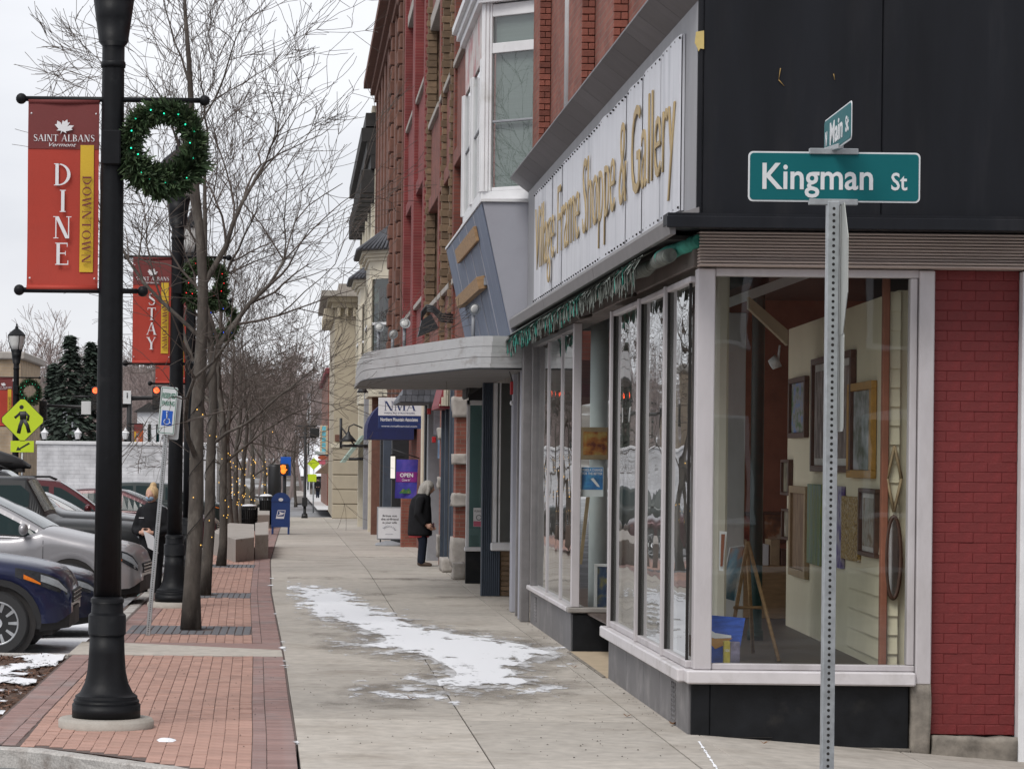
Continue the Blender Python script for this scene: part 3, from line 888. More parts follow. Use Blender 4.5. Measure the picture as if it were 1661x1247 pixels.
sb('foundation_stone', rough_stone(4.79, 5.42, 21.24, 21.5, -.22, .012, .018, 1, 5), C_STONE)
sb('foundation_stone', rough_stone(4.63, 4.775, 21.27, 21.5, -.2, .43, .012, 2, 4), C_STONE)
sb('foundation_stone', rough_stone(3.2, 4.63, 21.26, 21.5, -.22, -.085, .012, 3, 5), C_STONE)
sbox('pilaster', C_WHITE, 5.424, 5.75, 21.24, 21.5, -.2, 3.49)
# ---- Main street side
bul = sb('bulkhead', MB().box(XM + .03, XM + .2, YK + .1, 26.72, -.03, zs0 - .002), C_TILE)
for (a, b) in ((21.34, 22.3), (22.31, 23.0), (23.01, 24.05), (24.06, 25.3), (25.31, 26.74)):
    sb('tile', MB().cbox(XM, XM + .028, a, b, -.02, zs0 - .004, .006), C_TILE, bul)
vt = MB()
for i in range(3):
    for k in range(8):
        M = Matrix.Translation((XM, 22.05 + i * .09, .05 + k * .038)) @ Matrix.Rotation(R(-90), 4, 'Y')
        vt.lathe([(.018, 0), (.016, .008), (.008, .012)], 8, M=M)
sb('vent_studs', vt, C_TILE, bul)['kind'] = 'stuff'
sb('window_sill', MB().cbox(XM - .075, XM + .16, YK + .103, 26.85, zs0, zs1, .012), C_SILL)
mw = sb('window_frame', MB().cbox(XM - .01, XM + .1, YK + .123, 26.68, zs1 + .002, zs1 + .06, .008), C_SILV)
sb('frame_bar', MB().cbox(XM - .01, XM + .1, YK + .123, 26.68, zh - .05, zh, .008), C_SILV, mw)
for yb in (22.76, 24.5, 26.62):
    sb('frame_bar', MB().cbox(XM - .032, XM + .1, yb - .035, yb + .035, zs1 + .002, zh, .006), C_SILV, mw)
ed = [21.44, 22.76, 24.5, 26.62]
for a, b in zip(ed, ed[1:]):
    sb('pane', MB().quad((XM + .02, b - .03, zs1 + .05), (XM + .02, a + .03, zs1 + .05), (XM + .02, a + .03, zh - .04), (XM + .02, b - .03, zh - .04)), G_WAVY, mw)
    for q_ in (a + .035, b - .05): sb('gasket', MB().box(XM - .004, XM + .018, q_, q_ + .015, zs1 + .06, zh - .05), C_DARK, mw)
sbox('return_wall', C_SILV, XM + .1, XM + 1.25, 26.66, 26.74, 0, zh)
# left window with the recessed entrance between
sb('entry_floor', MB().cbox(XM - .02, 4.6, 26.76, 30.25, -.01, .012, .004), mat('entry_floor', (.45, .36, .25), .8, var=.12, scale=4))
sb('entry_edge', MB().cbox(XM - .05, XM - .022, 26.76, 30.25, -.01, .016, .004), C_STONE)
bul2 = sb('bulkhead', MB().box(XM + .03, XM + .2, 30.42, 35.6, -.03, zs0 + .03), C_TILE)
for (a, b) in ((30.42, 32.6), (32.61, 34.2), (34.21, 35.62)):
    sb('tile', MB().cbox(XM, XM + .028, a, b, -.02, zs0 + .028, .006), C_TILE, bul2)
vt = MB()
for i in range(3):
    for k in range(8):
        M = Matrix.Translation((XM, 34.7 + i * .12, .08 + k * .038)) @ Matrix.Rotation(R(-90), 4, 'Y')
        vt.lathe([(.018, 0), (.016, .008), (.008, .012)], 8, M=M)
sb('vent_studs', vt, C_TILE, bul2)['kind'] = 'stuff'
sbox('bulkhead_panel', C_BULK, XM + .01, XM + 1.4, 30.3, 30.415, 0, .40)
sb('window_sill', MB().cbox(XM - .05, XM + .16, 30.45, 35.65, .42, .475, .01), C_SILL)
sb('window_sill', MB().cbox(XM - .05, XM + 1.4, 30.26, 30.448, .42, .475, .01), mat('worn_sill', (.3, .28, .26), .5, metal=.3, var=.2))
lw = sb('window_frame', MB().cbox(XM - .01, XM + .08, 30.3, 30.4, .477, 3.5, .006), C_SILV)
for yb, w in ((31.95, .012), (33.65, .012), (35.45, .06)):
    sb('frame_bar', MB().cbox(XM + .012 - (w > .02) * .03, XM + .06, yb - w, yb + w, .477, 3.5, .004), C_GUTT if w > .02 else C_SILV, lw)
sb('frame_bar', MB().cbox(XM - .01, XM + .08, 30.42, 35.38, 3.44, 3.5, .004), C_GUTT, lw)
ed = [30.4, 31.95, 33.65, 35.4]
for a, b in zip(ed, ed[1:]):
    sb('pane', MB().quad((XM + .03, b - .015, .477), (XM + .03, a + .015, .477), (XM + .03, a + .015, 3.44), (XM + .03, b - .015, 3.44)), G_WAVY, lw)
sb('pane', MB().quad((XM + .08, 30.35, .477), (XM + 1.4, 30.35, .477), (XM + 1.4, 30.35, 3.44), (XM + .08, 30.35, 3.44)), G_SHOP, lw)
# header, soffit, gutter, sign wall
sbox('header_beam', C_HEAD, XM, XM + .25, 21.32, 36.0, zh + .062, 3.70, .01)
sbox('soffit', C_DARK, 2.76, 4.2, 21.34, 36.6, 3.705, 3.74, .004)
for (a, b) in ((20.74, 26.0), (26.02, 31.2), (31.22, 36.7)):
    sb('gutter', MB().prism([(2.72, a, 3.70), (2.70, a, 3.80), (2.71, a, 3.83), (2.93, a, 3.9), (2.93, a, 3.86), (2.76, a, 3.79), (2.76, a, 3.70)], (0, b - a, 0)), C_GUTT)
sgw = sb('sign_wall', MB().box(2.922, 3.2, 20.87, 36.0, 3.87, 5.45), C_SIGNG)
sgn = sb('sign_board', MB().box(2.90, 2.918, 21.5, 34.65, 3.94, 5.275), C_SIGNW)
nb = 11
for k in range(nb):
    a, b = 21.5 + 13.15 * k / nb, 21.5 + 13.15 * (k + 1) / nb
    bw_ = rnd.uniform(-.004, .008)
    m_ = MB()
    n2 = 8
    for i in range(n2):
        t0, t1 = i / n2, (i + 1) / n2
        f_ = lambda t: 2.897 - .006 - bw_ * math.sin(math.pi * t) * 2 - .004 * math.sin(9 * t + k)
        ya, yb = a + .002 + (b - a - .004) * t0, a + .002 + (b - a - .004) * t1
        m_.add([(f_(t0), ya, 3.94), (f_(t1), yb, 3.94), (f_(t1), yb, 5.275), (f_(t0), ya, 5.275)], [(0, 3, 2, 1)], True)
    sb('board_sheet', m_, C_SIGNW, sgn)
sc = MB()
for k in range(56):
    yk = 21.55 + 13.05 * k / 55
    for zz in (3.965, 5.25):
        sc.sphere((2.884, yk, zz), .011, 6, 4)
sb('screw_heads', sc, C_DARK, sgn)['kind'] = 'stuff'
t = text('Village Frame Shoppe & Gallery', C_GOLD, sgn, (2.876, 34.3, 4.06), (0, -1, 0), (0, 0, 1), w=12.6, h=1.0, ext=.009, bold=-.012)
t.data.transform(SH_)
for k in range(17):
    a, b = 20.86 + (36.05 - 20.86) * k / 17, 20.86 + (36.05 - 20.86) * (k + 1) / 17
    sb('cap_panel', MB().prism([(2.925, a + .004, 5.42), (2.69, a + .004, 5.595), (2.70, a + .004, 5.625), (3.08, a + .004, 5.68), (3.08, a + .004, 5.46)][::-1], (0, b - a - .008, 0)), C_CAP)
sb('cap_seam', MB().box(2.94, 3.05, 20.87, 36.0, 5.44, 5.6), C_DARK)
# torn awning rolled up under the gutter
aw = sb('awning_roll', MB().tube([(2.82, 21.5 + i * .5, 3.6 + .012 * math.sin(i * 1.7)) for i in range(31)], [.055 + .012 * math.sin(i * 2.3) for i in range(31)], 10), C_AWNG)
sb('roll_end', MB().tube([(2.80 + .05 * i, 21.95 - .18 * i, 3.615 + .02 * i) for i in range(5)], [.05, .06, .05, .06, .045], 10), C_AWNT, aw)
for tealness in (0, 1):
    m_ = MB()
    y = 22.35
    r2 = random.Random(5)
    while y < 36.9:
        w = r2.uniform(.03, .10)
        is_t = r2.random() < (.14 if y < 27 else .30 + .45 * max(0, (y - 31) / 6))
        ln = r2.uniform(.13, .27) + .02 * math.sin(y * 2)
        sag = .05 * math.sin(y * .8)
        if is_t == bool(tealness):
            ztop = 3.665 - .004 * (y - 22); xo = 2.70 - .008 * r2.random() * 4
            pts = [(xo, y), (xo - .02, y + w * .5), (xo, y + w)]
            b1, b2, b3 = (ztop - ln * r2.uniform(.75, 1.05) for _ in range(3))
            m_.add([(xo + .05, y, ztop), (xo + .05, y + w, ztop), (xo - .01, y + w, (ztop + b3) / 2), (xo, y + w * .9, b3), (xo - .015, y + w * .5, b2 - .03), (xo - .01, y + w * .1, b1), (xo - .02, y, (ztop + b1) / 2)],
                   [(0, 6, 5, 4, 3, 2, 1)], False)
        y += w * .72
    sb('awning_fringe', m_, C_AWNT if tealness else C_AWNG, aw)['kind'] = 'stuff'
sb('awning_cloth', MB().add([(2.80, 22.0, 3.69), (2.80, 36.7, 3.69), (2.69, 36.7, 3.60), (2.69, 22.2, 3.64)], [(0, 1, 2, 3)]), C_AWNG, aw)
for yb in (24.9, 28.6, 32.2, 35.8):
    sb('awning_bracket', MB().tube([(2.97, yb, 3.5), (2.85, yb - .05, 3.46), (2.8, yb, 3.55)], .018, 6), C_HEAD, aw)
# upper storey in brick with pilasters
sb('upper_wall', MB().box(3.10, 3.5, 20.9, 36.0, 5.6, 10.5), BR_RED)
ZB = [5.6 + i * .074 for i in range(44)]
for (y0, y1) in ((26.8, 28.1), (29.8, 31.3), (35.0, 35.98)):
    pl = sb('pilaster', MB().box(2.965, 3.099, y0 + .03, y1, 5.6, 10.5), BR_RED)
    for r in range(44):
        z0 = ZB[r]
        if z0 > 9.0: break
        xs_ = [2.957, 3.098] if r % 2 else [2.957, 3.03, 3.098]
        for a, b in zip(xs_, xs_[1:]):
            sb('brick', MB().cbox(a + .003, b - .003, y0 - .008 + rnd.uniform(-.005, .004), y0 + .05, z0 + .003, z0 + .069, .005), C_BRK, pl)
for (y0, y1) in ((28.12, 28.5), (32.4, 33.2)):
    sb('brick_strip', MB().box(3.03, 3.099, y0, y1, 5.6, 10.5), BR_RED)
sb('downspout', MB().tube([(3.02, 31.85, 5.6), (3.02, 31.85, 10.5)], .05, 8), C_WHITE)
# interior: floor, walls, ceiling
sb('interior_floor', MB().box(XM + .17, 9.0, 21.42, 36, .40, .42), C_WOODF)
sb('ceiling', MB().box(XM + .26, 9.0, 21.42, 36.0, 3.8, 3.9), mat('dark_ceiling', (.07, .04, .03), .8, var=.3))
sb('back_wall', MB().box(XM + 1.4, 9.0, 30.9, 31.0, .42, 3.8), C_INRED)
sb('side_wall', MB().box(8.9, 9.0, 21.5, 31.0, .42, 3.8), C_INRED)
def wx_(Y): return 4.60 + (Y - 21.6) * .047
wl = sb('gallery_wall', MB().prism([(wx_(21.75), 21.75, .42), (wx_(28.4), 28.4, .42), (wx_(28.4) + .1, 28.4, .42), (wx_(21.75) + .1, 21.75, .42)], (0, 0, 2.95)), C_CREAM)
for k in range(6):
    z0 = .5 + k * .165
    sb('clapboard', MB().prism([(wx_(22.0) - .002, 22.0, z0), (wx_(22.0) - .016, 22.0, z0), (wx_(22.0) - .002, 22.0, z0 + .16)], (wx_(24.2) - wx_(22.0), 2.2, 0)), C_CREAM, wl)
for k in range(20):
    z0 = .45 + k * .145
    sb('clapboard', MB().prism([(4.52, 21.70, z0), (4.52, 21.682, z0), (4.52, 21.70, z0 + .15)], (.09, 0, 0)), C_CREAM, wl)
sbox('corner_board', C_INRED, 4.47, 4.52, 21.64, 21.72, .42, 3.5)
sb('reflected_pole', MB().lathe([(.075, .42), (.075, .5), (.06, .52), (.06, 3.6), (.09, 3.7), (.09, 3.79)], 16, (xat(1228, 26), 26, 0)), mat('pole_reflection_green', (.012, .03, .028), .4))  # added solid post standing in for a street pole's reflection in the pane
sb('partition', MB().cbox(xat(1162, 23.0), xat(1181, 23.0), 23.0, 23.4, .42, 3.79, .02), mat('partition_cream', (.55, .51, .44), .8, var=.05))
p, q = at(1215, 500, 24.5), at(1278, 560, 24.5)
sb('ceiling_beam', MB().prism([p + Vector((0, 0, .1)), p, q, q + Vector((0, 0, .13))][::-1], (0, .12, 0)), mat('beam_tan', (.42, .34, .24), .8, var=.1))
p, q = at(1180, 500, 25.5), at(1320, 448, 25.5)
sb('ceiling_beam', MB().prism([p + Vector((0, 0, .09)), p, q, q + Vector((0, 0, .09))][::-1], (0, .5, 0)), C_WHITE)
sb('track_light', MB().tube([at(1262, 585, 25), at(1250, 592, 25)], [.06, .045], 10).tube([at(1265, 560, 25), at(1262, 585, 25)], .01, 6), C_WHITE)
# paintings and things in the shop
def art_mat(name, c1, c2, c3, sc_=6, st=(1, 1, 1)):
    m = bpy.data.materials.new(name); m.use_nodes = True; t = m.node_tree; Lk = t.links.new
    b = t.nodes['Principled BSDF']; tcn = N(t, 'ShaderNodeTexCoord'); mpn = N(t, 'ShaderNodeMapping'); mpn.inputs['Scale'].default_value = st
    nz = N(t, 'ShaderNodeTexNoise'); nz.inputs['Scale'].default_value = sc_; nz.inputs['Detail'].default_value = 6
    cr_ = N(t, 'ShaderNodeValToRGB'); e = cr_.color_ramp.elements
    e[0].position = .35; e[0].color = (*c1, 1); e[1].position = .65; e[1].color = (*c3, 1); x = e.new(.5); x.color = (*c2, 1)
    Lk(tcn.outputs['Object'], mpn.inputs['Vector']); Lk(mpn.outputs['Vector'], nz.inputs['Vector']); Lk(nz.outputs['Fac'], cr_.inputs['Fac']); Lk(cr_.outputs['Color'], b.inputs['Base Color'])
    b.inputs['Roughness'].default_value = .6
    return m
def wallY(px):
    lo, hi = 20.0, 30.0
    for k in range(40):
        m = (lo + hi) / 2
        if VX + wx_(m) * F / m > px: lo = m
        else: hi = m
    return lo
C_FBR = mat('frame_brown', (.075, .036, .024), .45, var=.25, scale=12)
C_FGO = mat('frame_gold', (.5, .27, .06), .45, var=.2, scale=12)
C_FTA = mat('frame_tan', (.36, .26, .15), .6, var=.2, scale=12)
def painting(px0, px1, py0, py1, fm, fw, art, lab, mount=None):
    ya, yb = wallY(px1), wallY(px0)
    ym = (ya + yb) / 2; xm = wx_(ym)
    zt, zb = zat(py0, ym, px0), zat(py1, ym, px0)
    pt = thing('painting', lab, 'painting', (xm, ym, zb), group='pictures on the gallery wall')
    d = Vector((wx_(yb) - wx_(ya), yb - ya, 0)).normalized(); nn = Vector((-d.y, d.x, 0))
    if nn.x > 0: nn = -nn
    M = Matrix((d, nn, Vector((0, 0, 1)))).transposed().to_4x4()
    hw, hh = (yb - ya) / 2, zt - zb
    def part(name, x0, x1, y0, y1, z0, z1, m, c=.004): return MB().cbox(x0, x1, y0, y1, z0, z1, c, M).build(name, m, pt)
    if fw:
        part('frame', -hw, hw, .004, .05, 0, fw, fm); part('frame', -hw, hw, .004, .05, hh - fw, hh, fm)
        part('frame', -hw, -hw + fw * 1.6, .004, .051, fw, hh - fw, fm); part('frame', hw - fw * 1.6, hw, .004, .051, fw, hh - fw, fm)
    if mount:
        part('mount', -hw + fw, hw - fw, .004, .02, fw, hh - fw, mount)
        part('canvas', -hw + fw * 2.6, hw - fw * 2.6, .004, .024, fw * 2.2, hh - fw * 2.2, art)
    else:
        part('canvas', -hw + fw, hw - fw, .004, .022 if fw else .04, fw, hh - fw, art)
    return pt
painting(1285, 1312, 612, 710, C_FBR, .05, art_mat('art_town', (.05, .16, .05), (.3, .3, .3), (.12, .25, .55), 5, (1, 1, 2.2)), 'small brown framed painting of a street, highest at the far end of the gallery wall')
painting(1322, 1388, 575, 765, C_FBR, .055, art_mat('art_wood', (.1, .08, .075), (.2, .16, .15), (.4, .36, .34), 9, (1, 1, .4)), 'largest picture, dark brown frame and grey woodland, behind the sign pole', mat('mount_white', (.6, .58, .55), .8))
painting(1382, 1422, 620, 775, C_FGO, .065, art_mat('art_lake', (.09, .12, .08), (.25, .28, .27), (.45, .47, .5), 4, (1, 1, 1.6)), 'gold framed landscape painting right of the sign pole')
painting(1274, 1287, 745, 803, C_FBR, .03, art_mat('art_dark', (.1, .09, .06), (.2, .18, .12), (.3, .28, .2), 6), 'small dark framed picture, upper of the two at the far edge of the cream wall')
painting(1276, 1288, 825, 875, C_FBR, .025, art_mat('art_dark2', (.3, .28, .22), (.2, .18, .12), (.4, .36, .3), 6), 'small dark framed picture, lower of the two at the far edge of the cream wall')
painting(1288, 1315, 788, 935, C_FTA, .07, art_mat('art_tan', (.16, .09, .045), (.24, .15, .08), (.3, .2, .12), 5, (4, 4, 1)), 'tall tan wooden framed brown picture in the lower row')
painting(1317, 1338, 785, 915, None, 0, art_mat('art_stripe', (.05, .2, .2), (.25, .3, .08), (.12, .25, .4), 14, (3, 3, .12)), 'unframed canvas with green and blue vertical stripes left of the sign pole')
painting(1356, 1373, 788, 920, None, 0, art_mat('art_purple', (.07, .05, .25), (.35, .33, .45), (.5, .48, .5), 8), 'unframed purple and white canvas just right of the sign pole')
painting(1373, 1400, 805, 908, None, 0, art_mat('art_speckle', (.05, .02, .015), (.4, .25, .03), (.5, .45, .4), 45), 'unframed dark canvas with yellow, red and white strokes')
painting(1402, 1430, 792, 902, C_FBR, .035, art_mat('art_floral', (.2, .14, .08), (.4, .37, .33), (.3, .3, .25), 9), 'brown framed picture with a white mount, rightmost in the lower row', mat('mount_white', (.6, .58, .55), .8))
mr = thing('oval_mirror', 'oval mirror in a dark carved frame on the clapboard strip at the window edge', 'mirror', (4.565, 21.6, 1.0))
MM = Matrix.Translation((0, .05, .33)) @ Matrix.Rotation(R(90), 4, 'X')
ov = MB(); ov.tube([(.055 * math.cos(a), .31 * math.sin(a), 0) for a in [6.2832 * k / 32 for k in range(33)]], .017, 6, False, M=MM); ov.build('frame', C_FBR, mr)
MB().prism([(.05 * math.cos(6.2832 * k / 24), .3 * math.sin(6.2832 * k / 24), 0) for k in range(24)], (0, 0, .008), MM).build('glass', mat('mirror', (.8, .8, .78), .05, metal=1, var=.02, bump=0), mr)
df = thing('diamond_frame', 'diamond shaped wooden frame hanging above the oval mirror', 'frame', (4.565, 21.6, 1.68))
for (a, b) in (((0, 0), (.055, .25)), ((.055, .25), (0, .5)), ((0, .5), (-.055, .25)), ((-.055, .25), (0, 0))):
    MB().tube([(a[0], .05, a[1]), (b[0], .05, b[1])], .013, 5).build('bar', C_FTA, df)
# easel, leaning pictures, puzzle box
ez = thing('easel', 'wooden easel carrying a canvas inside the corner window', 'easel', (xat(1215, 23.6), 23.6, .42))
e0 = Vector((xat(1215, 23.6), 23.6, .42))
def ept(px, py, Y): return at(px, py, Y) - e0
for nm, a, b in (('leg', ept(1213, 878, 23.6), ept(1180, 1035, 23.3)), ('leg', ept(1213, 878, 23.6), ept(1264, 1036, 23.2)), ('leg', ept(1212, 880, 23.62), ept(1222, 1010, 24.2))):
    b.z = .003
    MB().tube([a, b], .016, 6).build(nm, C_WOOD, ez)
MB().tube([ept(1190, 985, 23.4), ept(1235, 985, 23.45)], .014, 6).build('tray', C_WOOD, ez)
cvx = thing('canvas', 'blue and orange canvas standing on the easel, seen edge-on', 'canvas', tuple(e0))
MB().prism([ept(1168, 968, 23.4), ept(1185, 888, 23.55), ept(1206, 885, 23.35), ept(1190, 974, 23.2)], (.012, .012, 0)).build('canvas_front', art_mat('art_sea', (.4, .15, .05), (.1, .25, .35), (.5, .5, .5), 3), cvx)
MB().tube([ept(1168, 968, 23.4), ept(1185, 888, 23.55), ept(1206, 885, 23.35)], .009, 5).build('canvas_edge', C_WHITE, cvx)
bt = thing('boat_picture', 'blue picture of a white boat on orange water leaning in the lower window corner', 'picture', (xat(1148, 21.6), 21.6, .421))
b0 = Vector((xat(1148, 21.6), 21.6, .421))
def bpt(px, py): return at(px, py, 21.6) - b0
MB().prism([bpt(1148, 1076), bpt(1196, 1074), bpt(1209, 1002), bpt(1148, 997)], (0, .02, 0)).build('board', mat('boat_blue', (.03, .09, .42), .5, var=.4, scale=9, stretch=(1, 1, 4)), bt)
MB().prism([bpt(1149, 1019), bpt(1160, 1026), bpt(1186, 1030), bpt(1186, 1034), bpt(1160, 1035), bpt(1149, 1032)][::-1], (0, -.002, 0)).build('boat', C_WHITE, bt)
MB().prism([bpt(1149, 1032.3), bpt(1160, 1035.3), bpt(1188, 1034.3), bpt(1174, 1046), bpt(1160, 1052), bpt(1149, 1040)][::-1], (0, -.002, 0)).build('water_light', mat('boat_orange', (.5, .25, .06), .5, var=.3), bt)
pz = thing('puzzle_box', 'upright jigsaw puzzle box in front of the blue boat picture', 'box', (xat(1178, 21.5), 21.5, .421))
x0_, x1_, x2_ = 0, xat(1188, 21.5) - xat(1178, 21.5), xat(1204, 21.5) - xat(1178, 21.5)
MB().cbox(x0_, x1_, 0, .06, 0, .27, .003).build('spine', mat('box_yellow', (.45, .36, .05), .5, var=.3, scale=20), pz)
MB().cbox(x1_ + .001, x2_, .004, .06, 0, .265, .003).build('front', mat('box_town', (.16, .14, .2), .5, var=.6, scale=14), pz)
text('1000', C_WHITE, pz, (x0_ + .004, -.0015, .19), (1, 0, 0), (0, 0, 1), w=x1_ * .8, h=.02, ext=.001)
fr = thing('leaning_picture', 'white framed picture leaning by the cream partition', 'frame', tuple(at(1167, 925, 22.6)))
o_ = at(1167, 925, 22.6)
MB().prism([at(1167, 925, 22.6) - o_, at(1173, 926, 22.6) - o_, at(1179, 862, 22.6) - o_, at(1168, 861, 22.6) - o_], (0, .03, 0)).build('frame', C_WHITE, fr)
MB().prism([at(1168.5, 918, 22.59) - o_, at(1172, 918, 22.59) - o_, at(1176, 866, 22.59) - o_, at(1170, 866, 22.59) - o_], (0, .003, 0)).build('canvas', C_INRED, fr)
# the left display: column, poster, pictures
cy_ = 31.0
sb('display_column', MB().lathe([(.1, .43), (.1, 3.72)], 24, (xat(971, cy_), cy_, 0)), mat('column_white', (.62, .66, .66), .5, var=.06))
po = thing('poster', 'blue poster reading make a change, taped inside the entrance glass', 'poster', (xat(943, 30.37), 30.37, zat(805, 30.37, 943)))
pw, ph = .238, .315
MB().box(0, pw, 0, .004, 0, ph).build('sheet', mat('poster_white', (.62, .66, .68), .6, var=.05), po)
MB().box(.006, pw - .006, -.002, -.0005, .075, ph - .004).build('blue_field', mat('poster_blue', (.03, .17, .42), .5, var=.6, scale=9, col2=(.12, .42, .62), c2scale=6), po)
MB().prism([(.1, -.004, .19), (.13, -.004, .2), (.19, -.004, .125), (.2, -.004, .1), (.17, -.004, .11)], (0, .0015, 0)).build('arrow_mark', C_WHITE, po)
text('MAKE A CHANGE', C_WHITE, po, (.012, -.0022, .27), (1, 0, 0), (0, 0, 1), w=.215, h=.03, ext=.001, bold=.03)
text('FOR THE BETTER', C_WHITE, po, (.012, -.0022, .232), (1, 0, 0), (0, 0, 1), w=.215, h=.028, ext=.001, bold=.03)
pf = thing('framed_print', 'white framed dark print standing in the entrance window display', 'picture', (xat(966, 30.6), 30.6, .43))
pw, ph = .32, zat(914, 30.6, 966) - .43
MB().cbox(0, pw, 0, .025, 0, .035, .003).cbox(0, pw, 0, .025, ph - .03, ph, .003).build('frame', C_WHITE, pf)
MB().cbox(0, .035, .001, .026, .035, ph - .03, .003).cbox(pw - .035, pw, .001, .026, .035, ph - .03, .003).build('frame', C_WHITE, pf)
MB().box(.035, pw - .035, .008, .02, .035, ph - .03).build('canvas', art_mat('art_night', (.01, .02, .06), (.03, .06, .12), (.2, .17, .05), 8), pf)
ld = thing('leaning_picture', 'yellow edged narrow picture leaning beside the white column', 'frame', (xat(940, 30.7), 30.7, .43))
q0 = Vector((xat(940, 30.7), 30.7, .43))
MB().prism([at(939, 915, 30.7) - q0, at(944, 915, 30.7) - q0, at(957, 806, 30.7) - q0, at(951, 806, 30.7) - q0], (0, .03, 0)).build('frame', C_FTA, ld)
wp = thing('wall_picture', 'picture of orange flowers on the display wall above the poster', 'picture', (xat(940, 30.85), 30.86, zat(745, 30.86, 950)))
MB().cbox(0, .34, 0, .03, 0, .35, .004).build('frame', C_FTA, wp)
MB().box(.04, .3, -.003, -.0005, .05, .3).build('canvas', art_mat('art_flower', (.15, .02, .01), (.45, .15, .02), (.5, .35, .1), 10), wp)
# ------------------------------------------------------------------ the row of buildings beyond
C_ALU = mat('canopy_aluminium', (0.52, 0.515, 0.51), 0.32, metal=.6, var=0.12, scale=2, bump=.04, stretch=(1, 1, 3), col2=(.3, .27, .25), c2lo=.55, c2hi=.72, c2scale=2.2)
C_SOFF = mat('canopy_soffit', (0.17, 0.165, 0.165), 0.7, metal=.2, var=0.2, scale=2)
C_HOP = mat('sign_box_grey', (0.36, 0.365, 0.41), 0.6, var=0.07, scale=2, bump=.04, col2=(.3, .3, .34), c2scale=1)
C_HOPB = mat('sign_box_blue', (0.135, 0.165, 0.235), 0.6, var=0.2, scale=3, bump=.05, stretch=(1, 2, .3), col2=(.2, .22, .28), c2lo=.55, c2hi=.72, c2scale=1.5)
C_BLUEG = mat('fluted_blue_grey', (0.045, 0.06, 0.085), 0.6, var=0.2, scale=4)
C_BLIND = mat('window_blind', (0.30, 0.335, 0.315), 0.75, var=0.10, scale=14, bump=.3, bscale=1, stretch=(.05, .05, 12))
C_YBR = mat('yellow_brick', (0.17, 0.115, 0.072), 0.9, var=.2, scale=10, bump=.2, rand=.28, island=.28)
C_BRN = mat('brownstone', (0.155, 0.075, 0.055), 0.9, var=.25, scale=5, bump=.3, bscale=30, rand=.15)
C_STN2 = mat('pale_stone', (0.36, 0.33, 0.30), 0.9, var=.2, scale=6, bump=.4, bscale=20)
C_CORN = mat('black_cornice', (0.03, 0.028, 0.027), 0.7, var=.3)
C_BEIGE = mat('beige_stucco', (0.43, 0.375, 0.285), 0.85, var=.08, scale=2, bump=.06)
C_CREAMP = mat('cream_paint', (0.60, 0.55, 0.44), 0.65, var=.08, scale=3, col2=(.48, .43, .34), c2scale=2)
C_TEAL = mat('teal_blind', (0.20, 0.36, 0.36), 0.6, var=.08, scale=2)
C_NAVY = mat('navy_cloth', (0.012, 0.018, 0.085), 0.8, var=.2, scale=4)
C_DKIRON = mat('dark_iron', (0.022, 0.024, 0.027), 0.5, var=.25, scale=10)
C_SHING = mat('slate_shingle', (0.10, 0.105, 0.12), 0.8, var=.2, scale=12, rand=.28)
C_REDROOF = mat('red_metal_roof', (0.22, 0.025, 0.035), 0.6, var=.2, scale=6)
C_PLAST = mat('plastic_grey', (0.28, 0.29, 0.31), 0.5, var=.1)
BR_PAINT = brick_mat('brick_painted_red', (.18, .030, .030), (.215, .04, .038), (.25, .10, .085), 'yz')
BR_DARK = brick_mat('brick_dark_red', (.17, .05, .036), (.22, .066, .045), (.13, .085, .07), 'yz')
BR_XZ = brick_mat('brick_front', (.2, .062, .043), (.27, .09, .06), (.2, .14, .11), 'xz')
BR_TAN = brick_mat('brick_tan_front', (.33, .24, .13), (.26, .17, .09), (.24, .2, .16), 'xz')
BR_ROSE = brick_mat('brick_rose', (.235, .085, .06), (.29, .115, .08), (.25, .17, .13), 'yz')
